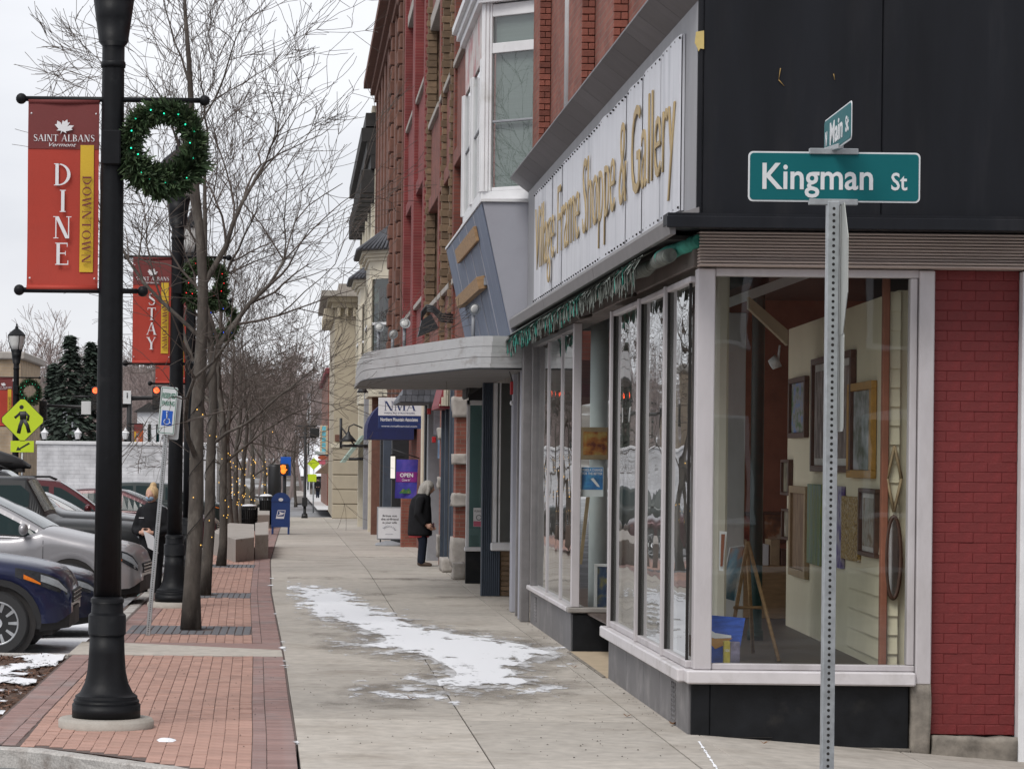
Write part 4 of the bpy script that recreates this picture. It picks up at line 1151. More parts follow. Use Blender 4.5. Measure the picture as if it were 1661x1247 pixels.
# ---- building with the white bay window and the grey sign box
bay = thing('bay_window_building', 'brick building with a white bay window above a grey slanted sign box', 'building', (2.97, 36, 0))
def bb(name, mb, m, parent=bay):
    o = mb.build(name, m, parent); o.data.transform(Matrix.Translation((-2.97, -36, 0))); return o
bb('upper_wall', MB().box(3.10, 3.5, 36.02, 48.5, 3.6, 11), BR_DARK)
P = [(3.12, 36.04), (2.36, 36.66), (2.36, 40.6), (3.12, 41.2)]
bz0, bz1 = 5.36, 9.0
bwb = bb('bay_window', MB().prism([(x, y, bz0) for x, y in P], (0, 0, .12)), C_WHITE)
bb('bay_base', MB().prism([(3.12, 36.0, bz0 - .05), (2.33, 36.63, bz0 - .05), (2.33, 40.62, bz0 - .05), (3.12, 41.22, bz0 - .05)], (0, 0, .049)), C_WHITE, bwb)
def facet(p, q, zs, ws, trim, parent, glassm, blind, off=.0):
    """white framed sash window filling the facet from plan point p to q"""
    p, q = Vector((*p, 0)), Vector((*q, 0)); d = (q - p); Ln = d.length; u = d.normalized(); n = Vector((-u.y, u.x, 0))
    M = Matrix((u, n, Vector((0, 0, 1)))).transposed().to_4x4(); M.translation = p
    def bx(nm, a, b, y0, y1, z0, z1, m, c=.006): return bb(nm, MB().cbox(a, b, y0, y1, z0, z1, c, M), m, parent)
    bx('trim', 0, ws[0], -.02, .06, zs[0], zs[-1], C_WHITE); bx('trim', Ln - ws[1], Ln, -.02, .06, zs[0], zs[-1], C_WHITE)
    bx('trim', ws[0] * .35, ws[0] * .62, -.035, -.021, zs[0], zs[-1], C_WHITE)
    bx('trim', ws[0], ws[0] + .035, -.005, .06, zs[0], zs[-1], C_WHITE); bx('trim', Ln - ws[1] - .035, Ln - ws[1], -.005, .06, zs[0], zs[-1], C_WHITE)
    a, b = ws[0] + .037, Ln - ws[1] - .037
    for k, (z, th, m) in enumerate(trim): bx('rail', a, b, .0 if th > .06 else .012, .06, z, z + th, m)
    bb('pane', MB().quad(M @ Vector((a, .03, zs[0])), M @ Vector((b, .03, zs[0])), M @ Vector((b, .03, zs[-1])), M @ Vector((a, .03, zs[-1]))), glassm, parent)
    bb('blind', MB().quad(M @ Vector((a, .09, zs[0])), M @ Vector((b, .09, zs[0])), M @ Vector((b, .09, zs[-1])), M @ Vector((a, .09, zs[-1]))), blind, parent)
z0 = bz0 + .12
TR = [(z0, .05, C_WHITE), (6.36, .03, C_PLAST), (7.25, .13, C_WHITE), (7.72, .16, C_WHITE)]
facet(P[0][::1], P[1], None, None, None, None, None, None) if False else None
facet(P[1], P[0], [z0, 7.9], [.12, .055], TR, bwb, G_WIN, C_BLIND)
facet((2.36, 40.58), (2.36, 38.65), [z0, 7.2], [.14, .14], TR[:2], bwb, G_WIN, C_BLIND)
facet((2.36, 38.62), (2.36, 36.68), [z0, 7.2], [.14, .14], TR[:2], bwb, G_WIN, C_BLIND)
bb('panel', MB().box(2.37, 2.45, 36.7, 40.5, 7.2, 7.9), mat('worn_pink', (.55, .5, .48), .7, var=.3, scale=4, col2=(.4, .2, .2), c2lo=.52, c2hi=.6, c2scale=2), bwb)
for i, (dz, pr) in enumerate(((0, .04), (.1, .09), (.2, .15))):
    bb('cornice', MB().prism([(3.12, 36.0 - pr, 7.9 + dz), (2.34 - pr, 36.6 - pr, 7.9 + dz), (2.34 - pr, 40.6 + pr, 7.9 + dz), (3.12, 41.2 + pr, 7.9 + dz)], (0, 0, .097)), C_WHITE, bwb)
# grey slanted sign box
hop = bb('sign_box', MB().prism([(2.97, 36.06, 5.30), (2.35, 36.06, 5.29), (2.72, 36.06, 3.62), (2.97, 36.06, 3.62)], (0, 8.4, 0)), C_HOP)
bb('sign_face', MB().prism([(2.345, 36.10, 5.285), (2.335, 36.10, 5.283), (2.708, 36.10, 3.62), (2.718, 36.10, 3.62)], (0, 8.34, 0)), C_HOPB, hop)
for k in range(1, 5):
    yk = 36.1 + k * 1.66
    bb('seam', MB().prism([(2.338, yk, 5.28), (2.328, yk, 5.28), (2.70, yk, 3.62), (2.71, yk, 3.62)], (0, .03, 0)), C_HOP, hop)
bb('top_edge', MB().prism([(2.32, 36.03, 5.302), (2.32, 36.03, 5.335), (3.1, 36.03, 5.345), (3.1, 36.03, 5.302)], (0, 8.45, 0)), C_WHITE, hop)
for (y0, y1, zc, hh, out) in ((37.6, 42.0, 5.02, .2, .03), (38.0, 43.0, 4.40, .17, .10)):
    xa = 2.34 + (5.285 - zc) * .224
    M = Matrix.Translation((xa - out / 2 - .01, 0, zc)) @ Matrix.Rotation(-math.atan(.224), 4, 'Y')
    bb('board', MB().cbox(-out / 2 - .012, out / 2, y0, y1, -hh / 2, hh / 2, .004, M), C_WOOD, hop)
bb('flood_bracket', MB().cbox(2.50, 2.54, 37.95, 38.0, 4.36, 4.46, .004), C_PLAST, hop)
# streamlined aluminium canopy
can = bb('canopy', MB(), C_ALU) if False else None
def canopy_plan(off):
    pl = [(2.96, 36.0), (2.45, 36.0), (2.33, 36.04), (2.24, 36.14), (2.15, 36.4), (2.0, 37.1), (1.75, 38.3), (1.5, 39.5), (1.2, 41.0), (1.07, 41.6), (1.0, 42.2), (.97, 43.0), (.97, 47.2), (2.96, 47.2)]
    out = []
    for x, y in pl:
        if x < 2.9:
            x += off * .6; y += off * .6 if y < 43 else 0
        elif y < 37: y += off * .6
        out.append((x, y))
    return out
zc0 = 3.19
core = bb('canopy', MB().prism([(x, y, zc0 + .02) for x, y in canopy_plan(.08)][::-1], (0, 0, .37)), C_ALU)
for k in range(3):
    zb = zc0 + .01 + k * .137
    bb('canopy_band', MB().prism([(x, y, zb) for x, y in canopy_plan(.015 + k * .02)], (0, 0, .052)), C_ALU, core)
    bb('canopy_band', MB().prism([(x, y, zb + .054) for x, y in canopy_plan(.035 + k * .02)], (0, 0, .075)), C_ALU, core)
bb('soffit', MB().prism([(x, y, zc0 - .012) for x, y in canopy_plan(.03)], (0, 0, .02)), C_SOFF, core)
bb('lip', MB().tube([(x, y, zc0 - .004) for x, y in canopy_plan(.02)[:-1]], .012, 5), C_DKIRON, core)
# storefront under the canopy
bb('metal_pilaster', MB().cbox(2.86, 2.97, 35.75, 35.98, 0, 3.68, .01), C_GUTT); bb('metal_pilaster', MB().cbox(2.88, 2.94, 36.3, 36.5, 0, 3.19, .008), C_HOP)
bb('metal_pilaster', MB().cbox(2.90, 2.96, 37.1, 37.2, 0, 3.19, .008), C_GUTT); bb('metal_pilaster', MB().cbox(2.91, 2.99, 38.0, 38.3, 0, 3.19, .008), C_HOP)
bb('wall', MB().box(3.3, 3.5, 36.0, 48.5, 0, 3.6), C_STN2)
wu = bb('display_window', MB().cbox(2.96, 3.02, 42.4, 42.5, .80, 3.18, .008), C_WHITE)
bb('frame_bar', MB().cbox(3.25, 3.30, 42.4, 42.5, .80, 3.18, .008), C_WHITE, wu)
bb('frame_bar', MB().cbox(3.05, 3.07, 42.38, 42.5, .80, 3.18, .006), C_WHITE, wu)
bb('pane', MB().quad((3.02, 42.45, .8), (3.25, 42.45, .8), (3.25, 42.45, 3.18), (3.02, 42.45, 3.18)), G_WIN, wu)
bb('blind', MB().quad((3.02, 42.7, .8), (3.29, 42.7, .8), (3.29, 42.7, 3.18), (3.02, 42.7, 3.18)), mat('grey_interior', (.2, .21, .205), .8, var=.15, scale=2), wu)
bb('sill', MB().cbox(2.93, 3.32, 42.3, 42.5, .68, .80, .015), C_WHITE, wu)
fl = bb('fluted_panel', MB().box(2.80, 3.08, 42.42, 42.6, 0, .68), C_BLUEG)
for k in range(9): bb('flute', MB().cbox(2.803 + k * .031, 2.825 + k * .031, 42.395, 42.42, 0, .68, .005), C_BLUEG, fl)
fp = bb('fluted_post', MB().box(2.80, 2.95, 42.42, 42.6, .682, 3.19), C_BLUEG)
for k in range(5): bb('flute', MB().cbox(2.803 + k * .03, 2.825 + k * .03, 42.395, 42.42, .682, 3.19, .005), C_BLUEG, fp)
bb('brick_panel', MB().box(3.085, 3.3, 42.46, 42.6, 0, .68), BR_TAN)
for r in range(9):
    bb('brick', MB().cbox(3.088, 3.29, 42.435, 42.47, r * .075 + .006, r * .075 + .07, .006), C_YBR, None or bay)
al = thing('alarm_bell', 'red fire alarm bell hanging below the aluminium canopy', 'alarm', (xat(828, 37.0), 36.9, zat(640, 37, 828)))
MB().cbox(-.02, .02, 0, .05, 0, .17, .006).build('box', mat('alarm_red', (.4, .015, .02), .4, var=.1), al)
MB().tube([(.01, .03, .17), (-.03, .03, .3), (-.035, .03, .40)], .008, 5).build('bracket', C_DKIRON, al)
MB().tube([(0, .02, 0), (0, .02, -.08)], .005, 5).build('wire', C_DKIRON, al); MB().sphere((0, .02, -.11), .022, 8, 6, sz=1.5).build('bulb', C_WHITE, al)
# neighbouring shop with the teal blind
ts = thing('teal_window_shop', 'narrow shopfront with a teal window, black base and rough stone piers', 'shop', (2.97, 46, 0))
def tb(name, mb, m, parent=ts):
    o = mb.build(name, m, parent); o.data.transform(Matrix.Translation((-2.97, -46, 0))); return o
yT = 46.6
tw = tb('shop_window', MB().cbox(xat(757, yT), xat(762, yT), yT, yT + .12, .60, 3.0, .006), C_WHITE)
tb('frame_bar', MB().cbox(xat(757, yT), 3.2, yT, yT + .12, 2.92, 3.0, .006), C_WHITE, tw)
tb('pane', MB().quad((xat(762, yT), yT + .05, .6), (3.2, yT + .05, .6), (3.2, yT + .05, 2.92), (xat(762, yT), yT + .05, 2.92)), G_WIN, tw)
tb('blind', MB().quad((xat(760, yT), yT + .2, .6), (3.2, yT + .2, .6), (3.2, yT + .2, 2.92), (xat(760, yT), yT + .2, 2.92)), C_TEAL, tw)
tb('sill', MB().cbox(xat(755, yT), 3.2, yT - .06, yT + .12, .53, .598, .01), C_WHITE, tw)
tb('base_panel', MB().cbox(xat(757, yT), 3.2, yT + .01, yT + .12, 0, .528, .006), C_BULK)
tb('awning', MB().prism([(2.75, 45.5, 3.0), (2.80, 45.3, 3.35), (3.15, 45.3, 3.45), (3.15, 46.6, 3.45), (2.75, 46.6, 3.0)], (0, 0, .02)).prism([(2.74, 45.6, 3.02), (2.74, 46.7, 3.02), (3.15, 46.7, 3.3), (3.15, 45.6, 3.3)], (0, 0, .15)), mat('dark_awning', (.07, .07, .07), .8, var=.25))
nt_ = thing('window_notice', 'pink and white notice with a round symbol in the teal shop window', 'notice', (xat(769, yT), yT + .03, zat(854, yT, 775)))
MB().box(0, .165, 0, .004, 0, .31).build('sheet', C_WHITE, nt_); MB().box(.004, .161, -.002, -.0005, .004, .09).build('pink_band', mat('notice_pink', (.55, .13, .2), .6), nt_)
MB().tube([(.09 + .04 * math.cos(a), -.002, .15 + .04 * math.sin(a)) for a in [6.2832 * k / 16 for k in range(17)]], .005, 4, False).build('symbol', C_DKIRON, nt_)
text('PLEASE', C_DKIRON, nt_, (.02, -.001, .24), (1, 0, 0), (0, 0, 1), w=.12, h=.03, ext=.001)
def pier(parent, fn, Y, px0, px1, depth, ztop, stones, seed):
    x0, x1 = xat(px0, Y), xat(px1, Y)
    pr = fn('pier', MB().box(x0 + .03, x1, Y, Y + depth, g(Y), ztop), BR_XZ)
    for (pa, pb) in stones:
        fn('stone', rough_stone(x0 - .02, x1 + .01, Y - .06, Y + depth, zat(pb, Y, px0), zat(pa, Y, px0), .03, seed + pa, 4), C_STN2, pr)
pier(ts, tb, 49.2, 737, 757, .7, 3.5, [(643, 676), (736, 753), (800, 821), (872, 918)], 1)
tb('corner_stone', rough_stone(xat(736, 48.2), xat(756, 48.2), 48.0, 48.5, 0, .28, .03, 77, 4), C_STN2)
pier(ts, tb, 55.2, 713, 729, .6, 3.6, [(694, 712), (774, 792), (868, 903)], 5)
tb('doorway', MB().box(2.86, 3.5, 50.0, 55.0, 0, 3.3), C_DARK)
for yy in (50.4, 51.4, 53.0, 54.4): tb('door_post', MB().cbox(2.80, 2.87, yy, yy + .12, .12, 3.3, .008), C_BLUEG)
tb('door_step', rough_stone(xat(717, 51.6), xat(738, 51.6), 51.0, 52.2, 0, .24, .008, 9, 3), C_STN2)
tb('upper_beam', MB().box(2.95, 3.4, 46.75, 57, 3.3, 3.7), BR_DARK)
rr_ = tb('red_visor', MB().prism([(2.97, 52.0, 3.72), (2.80, 52.0, 3.72), (2.62, 52.0, 3.02), (2.62, 52.0, 2.96), (2.97, 52.0, 2.96)], (0, 2.6, 0)), C_REDROOF)
for k in range(5):
    tb('dentil', MB().cbox(2.63 + k * .04, 2.655 + k * .055, 51.96, 52.02, 3.0, 3.03 + k * .13, .004), C_CREAMP, rr_)
# ---- office with the navy awning, shingled visor
nm = thing('office_shop', 'shop front with dark doors, a shingled visor and a navy awning', 'shop', (2.97, 58, g(58)))
def nb_(name, mb, m, parent=nm):
    o = mb.build(name, m, parent); o.data.transform(Matrix.Translation((-2.97, -58, -g(58)))); return o
nb_('wall', MB().box(3.05, 3.5, 57.0, 100, -.6, 4.6), BR_DARK)
vs = nb_('visor', MB().prism([(2.98, 57.0, 3.70), (2.40, 57.0, 3.68), (2.07, 57.0, 3.21), (2.07, 57.0, 3.15), (2.98, 57.0, 3.15)], (0, 3.2, 0)), C_SHING)
for r in range(4):
    za = 3.165 + r * .135
    xl = 2.09 + max(0, r - .4) * .1
    x = xl - (.05 if r % 2 else 0); 
    while x < 2.95:
        nb_('shingle', MB().cbox(max(x, xl), min(x + .118, 2.97), 56.955 + r * .006, 56.998, za, za + .128, .004), C_SHING, vs); x += .122
for (Y, px0, px1, pt_, pb_, m, nme) in [(58.5, 694, 706, 655, 872, C_PLAST, 'pilaster'), (62.5, 684, 690, 655, 880, C_CREAMP, 'pilaster'), (60.0, 689, 697, 655, 880, C_DKIRON, 'door_post'),
        (71.5, 676, 684, 690, 880, C_DARK, 'doorway'), (71.0, 652, 664, 780, 885, BR_XZ, 'low_wall'), (76.0, 636, 652, 660, 870, C_DKIRON, 'door_post'), (80.0, 622, 636, 660, 865, C_BLUEG, 'door_post'),
        (84.0, 617, 626, 660, 862, C_DKIRON, 'door_post'), (88.0, 603, 618, 640, 860, C_BRN, 'pilaster'), (93.0, 598, 606, 640, 855, C_CREAMP, 'pilaster'), (98.0, 590, 598, 635, 850, C_PLAST, 'pilaster'), (104.0, 581, 590, 635, 845, C_CREAMP, 'pilaster')]:
    zb = g(Y) - .02
    nb_(nme, MB().cbox(xat(px0, Y), 3.1, Y, Y + .5, zb, zat(pt_, Y, px0), .01), m)
nb_('white_door', MB().cbox(xat(684, 64.0), xat(690, 64.0), 64, 64.1, -.1, zat(660, 64, 690), .01), C_WHITE)
nb_('wall_poster', MB().cbox(xat(703, 57.6), xat(714, 57.6), 57.6, 57.63, zat(705, 57.6, 700), zat(650, 57.6, 700), .004), mat('poster_grey', (.45, .47, .52), .6, var=.3, scale=8))
nb_('blue_flag', MB().cbox(xat(710, 57.4), xat(716, 57.4), 57.4, 57.42, zat(743, 57.4, 700), zat(712, 57.4, 700), .003), mat('pale_blue', (.25, .4, .6), .7, var=.3))
for (px, py) in ((696, 667), (704, 713)):
    p = at(px, py, 57.2); nb_('red_light', MB().cbox(p.x - .04, p.x + .04, 57.2, 57.3, p.z - .06, p.z + .06, .01), mat('alarm_red', (.4, .015, .02), .4))
# white lit box lamp
lb = thing('box_lantern', 'lit white box lantern on the wall behind the open flag', 'lantern', (xat(634, 72), 72, zat(777, 72, 638)))
MB().cbox(0, .11, 0, .12, .02, .58, .008).build('glass', mat('lit_glass', (.8, .8, .76), .4, var=.03, bump=0, emis=(1, .95, .85), es=.55), lb)
MB().cbox(-.01, .12, -.01, .13, -.01, .018, .004).cbox(-.01, .12, -.01, .13, .582, .62, .004).build('cage', C_DKIRON, lb); MB().box(.12, .35, .05, .08, .55, .58).build('bracket', C_DKIRON, lb)
# NMA sign and navy awning
yN = 66.8
sg = thing('office_sign', 'white and navy hanging office sign with NMA lettering', 'sign', (xat(613, yN), yN, zat(695, yN, 648)))
sw = xat(683, yN) - xat(613, yN); shh = zat(645, yN, 648) - zat(695, yN, 648)
C_SW = mat('sign_white', (.72, .73, .75), .5, var=.04); C_SN = mat('sign_navy', (.012, .03, .13), .5, var=.1)
MB().cbox(0, sw, 0, .06, .30, shh, .006).build('white_panel', C_SW, sg); MB().cbox(0, sw, .002, .058, .11, .297, .006).build('navy_panel', C_SN, sg); MB().cbox(0, sw, .002, .058, 0, .106, .006).build('address_strip', C_SN, sg)
serif('NMA', C_SN, sg, (.13, -.001, .42), (1, 0, 0), (0, 0, 1), .22, .75, .06, step=.0003)
text('WEALTH STRATEGIES', C_SN, sg, (.13, -.001, .345), (1, 0, 0), (0, 0, 1), w=.72, h=.035, ext=.003)
text('Northern Mountain Associates', C_SW, sg, (.05, .001, .17), (1, 0, 0), (0, 0, 1), w=.88, h=.085, ext=.003, bold=.02)
text('www.nmafinancial.com', C_SW, sg, (.07, .001, .035), (1, 0, 0), (0, 0, 1), w=.84, h=.045, ext=.003)
MB().tube([(sw * .1, .03, shh), (sw * .1, .03, shh + .1)], .01, 5).build('hanger', C_DKIRON, sg); MB().tube([(0, .03, shh + .1), (1.1, .03, shh + .1)], .014, 6).build('arm', C_DKIRON, sg)
av = thing('navy_awning', 'navy blue domed awning behind the white office sign', 'awning', (2.97, 71, 2.5))
pr_ = []
x0_ = xat(595, 71)
for k in range(9):
    a = math.pi / 2 * k / 8; pr_.append((2.97 - (2.97 - x0_) * math.sin(a) - 2.97, 0, .2 + (zat(637, 71) - 2.7) * math.cos(a) * 1.0))
m_ = MB(); m_.prism([(0, 0, .2)] + pr_, (0, 3.5, 0)); m_.build('cloth', C_NAVY, av)
MB().box(x0_ - 2.97, 0, .0, 3.5, .0, .198).build('valance', C_NAVY, av)
# OPEN flag
fg = thing('open_flag', 'purple and blue open flag with a green mountain hanging over the pavement', 'flag', (xat(641, 69.5), 69.5, zat(808, 69.5, 658)))
fw_, fh_ = xat(676, 69.5) - xat(641, 69.5), zat(745, 69.5, 658) - zat(808, 69.5, 658)
def wavy(x0, x1, z0, z1, dy, tilt=.06, n=10):
    m = MB(); vs, fs = [], []
    for i in range(n + 1):
        for k in range(n + 1):
            x = x0 + (x1 - x0) * i / n; z = z0 + (z1 - z0) * k / n
            vs.append((x + tilt * (fh_ - z) / fh_ * -.6 + tilt * .6, .05 * math.sin(x * 9 + z * 2) + dy, z))
    for i in range(n):
        for k in range(n):
            a = i * (n + 1) + k; fs.append((a, a + n + 1, a + n + 2, a + 1))
    m.add(vs, fs, True); return m
wavy(0, fw_, 0, fh_, 0).build('cloth', mat('flag_blue', (.05, .045, .32), .8, var=.2, col2=(.1, .06, .3), c2scale=3), fg)
wavy(.01, fw_ - .01, fh_ * .42, fh_ * .68, -.006).build('purple_band', mat('flag_purple', (.22, .02, .2), .8, var=.15), fg)
MB().prism([(.1, -.03, .12), (.2, -.03, .24), (.27, -.03, .2), (.34, -.03, .25), (.45, -.03, .12)], (0, .012, 0)).build('mountain', mat('flag_green', (.04, .16, .05), .8, col2=(.35, .3, .04), c2scale=5), fg)
text('OPEN', C_SW, fg, (.12, -.055, fh_ * .545), (1, 0, 0), (0, 0, 1), w=.32, h=.10, ext=.004, bold=.03); text('Come In!', C_SW, fg, (.17, -.055, fh_ * .44), (1, 0, 0), (0, 0, 1), w=.2, h=.07, ext=.004, shear=.3)
MB().tube([(-.1, .0, fh_ + .25), (fw_ + .1, .02, fh_ + .02)], .014, 6).build('pole', C_DKIRON, fg)
# sandwich board
pA = ground_at(631, 885)
ab = thing('pavement_sign', 'white upright pavement sign on a grey rocking base', 'sign', (pA.x, pA.y, g(pA.y)))
sA = pA.y / F
w2 = 20 * sA
MB().cbox(-w2, w2, -.03, .03, .16, .16 + 53 * sA, .012).build('frame', C_PLAST, ab); MB().box(-w2 + .03, w2 - .03, -.034, -.031, .19, .13 + 53 * sA).build('poster_sheet', C_SW, ab)
m_ = MB(); m_.lathe([(.34, 0), (.36, .03), (.33, .07), (.12, .12), (.10, .13)], 24); 
for v in m_.v: v.y *= .6
m_.build('base', C_PLAST, ab)
for sx in (-.22, .22): MB().tube([(sx, 0, .08), (sx, 0, .17)], .02, 6).build('leg', C_DKIRON, ab)
for k, tx in enumerate(('Brings out', 'the girlfriend', 'in your wife')):
    text(tx, C_DKIRON, ab, (-.17 - (.04 if k == 1 else 0), -.0345, .72 - k * .085), (1, 0, 0), (0, 0, 1), w=.36 + (.08 if k == 1 else 0), h=.07, ext=.002, bold=.02)
mm_ = MB()
for k in range(9):
    a = R(20 + k * 15); mm_.tube([(.14 * math.cos(a), -.036, .36 + .12 * math.sin(a)), (.2 * math.cos(a + .15), -.036, .36 + .16 * math.sin(a))], .008, 4)
ob = mm_.build('bracelet_drawing', mat('ink_grey', (.25, .26, .3), .8), ab); ob['kind'] = 'stuff'
text('JEWELERS', mat('ink_grey', (.25, .26, .3), .8), ab, (-.1, -.0345, .28), (1, 0, 0), (0, 0, 1), w=.2, h=.03, ext=.002)
# ---- facades further up the row
def row_building(name, label, Y0, Y1, zt, zl, X, m, pm, bays, floors, sillm, pw=.5, prot=.14, corn=None, winm=None, wfrac=.62):
    b = thing(name, label, 'building', (X, Y0, 0))
    T = Matrix.Translation((-X, -Y0, 0))
    def pt(nm, mb, mm, parent=b):
        o = mb.build(nm, mm, parent); o.data.transform(T); return o
    pt('wall', MB().box(X + .25, X + 6, Y0 + .02, Y1 - .02, zl, zt), m)
    L_ = (Y1 - Y0) / bays
    for i in range(bays + 1):
        yc = Y0 + L_ * i
        a, c = max(Y0, yc - pw / 2), min(Y1, yc + pw / 2)
        pt('pilaster', MB().cbox(X - prot, X + .249, a, c, zl, zt, .01), pm)
    fh = (zt - zl) / floors
    for i in range(bays):
        ya, yb = Y0 + L_ * i + pw / 2 + .002, Y0 + L_ * (i + 1) - pw / 2 - .002
        for f in range(floors):
            za = zl + fh * f
            pt('spandrel', MB().box(X, X + .249, ya, yb, za, za + fh * (1 - wfrac)), m)
            pt('sill', MB().cbox(X - .08, X + .2, ya, yb, za + fh * (1 - wfrac) + .002, za + fh * (1 - wfrac) + .12, .01), sillm)
            w = pt('window', MB().cbox(X + .12, X + .2, ya + .1, yb - .1, za + fh * (1 - wfrac) + .125, za + fh * (1 - wfrac) + .2, .006), winm or C_WHITE)
            pt('frame_bar', MB().cbox(X + .12, X + .2, ya + .1, ya + .2, za + fh * (1 - wfrac) + .2, za + fh - .3, .006), winm or C_WHITE, w)
            pt('frame_bar', MB().cbox(X + .12, X + .2, yb - .2, yb - .1, za + fh * (1 - wfrac) + .2, za + fh - .3, .006), winm or C_WHITE, w)
            pt('pane', MB().quad((X + .17, yb - .2, za + fh * (1 - wfrac) + .2), (X + .17, ya + .2, za + fh * (1 - wfrac) + .2), (X + .17, ya + .2, za + fh - .3), (X + .17, yb - .2, za + fh - .3)), G_WIN, w)
            pt('lintel', MB().cbox(X - .05, X + .249, ya, yb, za + fh - .3, za + fh - .002, .01), sillm if f % 2 else pm)
    if corn:
        for k, (dz, pr) in enumerate(((0, .2), (.25, .35), (.5, .6))):
            pt('cornice', MB().box(X - pr, X + 3, Y0 - (pr if k else 0) * .3, Y1, zt + dz, zt + dz + .248), corn)
    return b, pt
C_WFR = mat('sash_dark', (.03, .05, .045), .5)
b3, p3 = row_building('quoined_building', 'dark brick building with yellow brick quoins, next beyond the white bay', 48.6, 64.6, 16, 3.75, 2.99, BR_DARK, BR_DARK, 3, 3, C_STN2, .6, .05, None, C_WFR)
for (Y, dx) in ((48.65, .10), (54.0, .10), (57.3, .09), (63.8, .10)):
    qp = p3('quoin_pilaster', MB().box(2.99 - dx + .02, 3.2, Y + .03, Y + .55, 3.75, 15.9), C_YBR)
    for r in range(56):
        z0 = 3.75 + r * .15
        p3('quoin', MB().cbox(2.99 - dx - (.03 if r % 2 else 0), 3.1, Y - (.02 if r % 2 else .0), Y + .03, z0 + .005, z0 + .145, .008), C_YBR, qp)
b4, p4 = row_building('red_painted_building', 'bright red painted brick building in the middle of the row', 64.7, 77.3, 19, 3.75, 2.97, BR_PAINT, BR_PAINT, 2, 3, C_STN2, 1.4, .10, None, C_WFR)
b5, p5 = row_building('brownstone_building', 'tall brown-red stone building with many narrow pilasters', 77.4, 104, 15.0, 3.75, 2.97, BR_ROSE, C_BRN, 8, 3, C_BRN, 1.3, .13, C_BRN, C_WFR)
for k in range(26):
    for Y in (78.0, 84.5):
        p5('stone_block', MB().cbox(2.97 - .22 - (.05 if k % 2 else 0), 3.0, Y, Y + .8, 3.8 + k * .43, 3.8 + k * .43 + .41, .03), C_BRN)
b6, p6 = row_building('black_cornice_building', 'cream building with a heavy black cornice at the far end of the row', 104.1, 127.5, 12.6, 3.2, 2.97, C_CREAMP, C_CREAMP, 5, 3, C_CREAMP, 1.0, .15, None, C_WFR)
for k, (dz, pr) in enumerate(((0, .3), (.5, .45), (1.0, .65), (1.55, .5))):
    p6('cornice', MB().box(2.97 - pr, 5, 104.1, 127.4, 12.6 + dz, 12.6 + dz + .49), C_CORN)
for k in range(12): p6('bracket', MB().cbox(2.3, 2.97, 104.2 + k * 2, 104.6 + k * 2, 11.7, 12.59, .04), C_CORN)
p6('parapet', MB().box(2.7, 5, 104.1, 127.4, 14.66, 14.9), C_CREAMP)
# cream bay windows with tiled roofs
def tiled_bay(Y0, Y1, pr, label, parent, fn, zb, zt):
    X = 2.97
    P = [(X, Y0), (X - pr, Y0 + pr * 1.1), (X - pr, Y1 - pr * 1.1), (X, Y1)]
    bw = fn('bay_window', MB().prism([(x, y, zb) for x, y in P], (0, 0, .9)), C_CREAMP)
    fn('bay_head', MB().prism([(x, y, zt - .55) for x, y in P], (0, 0, .55)), C_CREAMP, bw)
    for i in range(3):
        p, q = Vector((*P[i], 0)), Vector((*P[i + 1], 0)); u = (q - p).normalized(); n = Vector((u.y, -u.x, 0)); n = -n if n.x > 0 and i == 1 else n
        M = Matrix((u, Vector((-u.y, u.x, 0)), Vector((0, 0, 1)))).transposed().to_4x4(); M.translation = p
        Ln = (q - p).length
        for a, b in ((0, .16), (Ln - .16, Ln)): fn('trim', MB().cbox(a, b, -.06, .06, zb + .9, zt - .55, .008, M), C_CREAMP, bw)
        fn('frame_bar', MB().cbox(.16, Ln - .16, -.02, .04, (zb + zt) / 2 + .1, (zb + zt) / 2 + .18, .006, M), C_WHITE, bw)
        fn('pane', MB().quad(M @ Vector((Ln - .16, 0, zb + .9)), M @ Vector((.16, 0, zb + .9)), M @ Vector((.16, 0, zt - .55)), M @ Vector((Ln - .16, 0, zt - .55))), glass_mat('bay_glass', (.35, .42, .42), .12), bw)
    fn('inside', MB().prism([(X - .02, Y0 + .1, zb + .9), (X - .06, Y0 + .12, zb + .9), (X - .06, Y1 - .12, zb + .9), (X - .02, Y1 - .1, zb + .9)], (0, 0, zt - zb - 1.5)), mat('bay_inside', (.14, .2, .2), .8), bw)
    for k, e in enumerate((.06, .14, .24)):
        Q = [(X, Y0 - e), (X - pr - e, Y0 + pr * 1.1 - e * .5), (X - pr - e, Y1 - pr * 1.1 + e * .5), (X, Y1 + e)]
        fn('cornice', MB().prism([(x, y, zt + k * .1) for x, y in Q], (0, 0, .098)), C_CREAMP, bw)
    rt = zt + 1.05
    A = [(X, Y0 - .35), (X - pr - .4, Y0 + pr - .25), (X - pr - .4, Y1 - pr + .25), (X, Y1 + .35)]
    B = [(X, Y0 + .5), (X - .15, Y0 + .7), (X - .15, Y1 - .7), (X, Y1 - .5)]
    m = MB(); m.add([(x, y, zt + .3) for x, y in A] + [(x, y, rt) for x, y in B], [(0, 1, 5, 4), (1, 2, 6, 5), (2, 3, 7, 6), (4, 5, 6, 7), (3, 2, 1, 0)]); rf = fn('roof', m, C_CORN, bw)
    for i in range(3):
        for k in range(9):
            t0 = (k + .5) / 9
            a = Vector((*A[i], zt + .32)).lerp(Vector((*A[i + 1], zt + .32)), t0); b = Vector((*B[i], rt + .03)).lerp(Vector((*B[i + 1], rt + .03)), t0)
            fn('roof_tile', MB().tube([a, b], .05, 6), C_SHING, bw)
tiled_bay(85.6, 91.5, .75, '', b5, p5, 3.9, 8.0); tiled_bay(98.0, 103.5, .75, '', b5, p5, 3.9, 7.9)
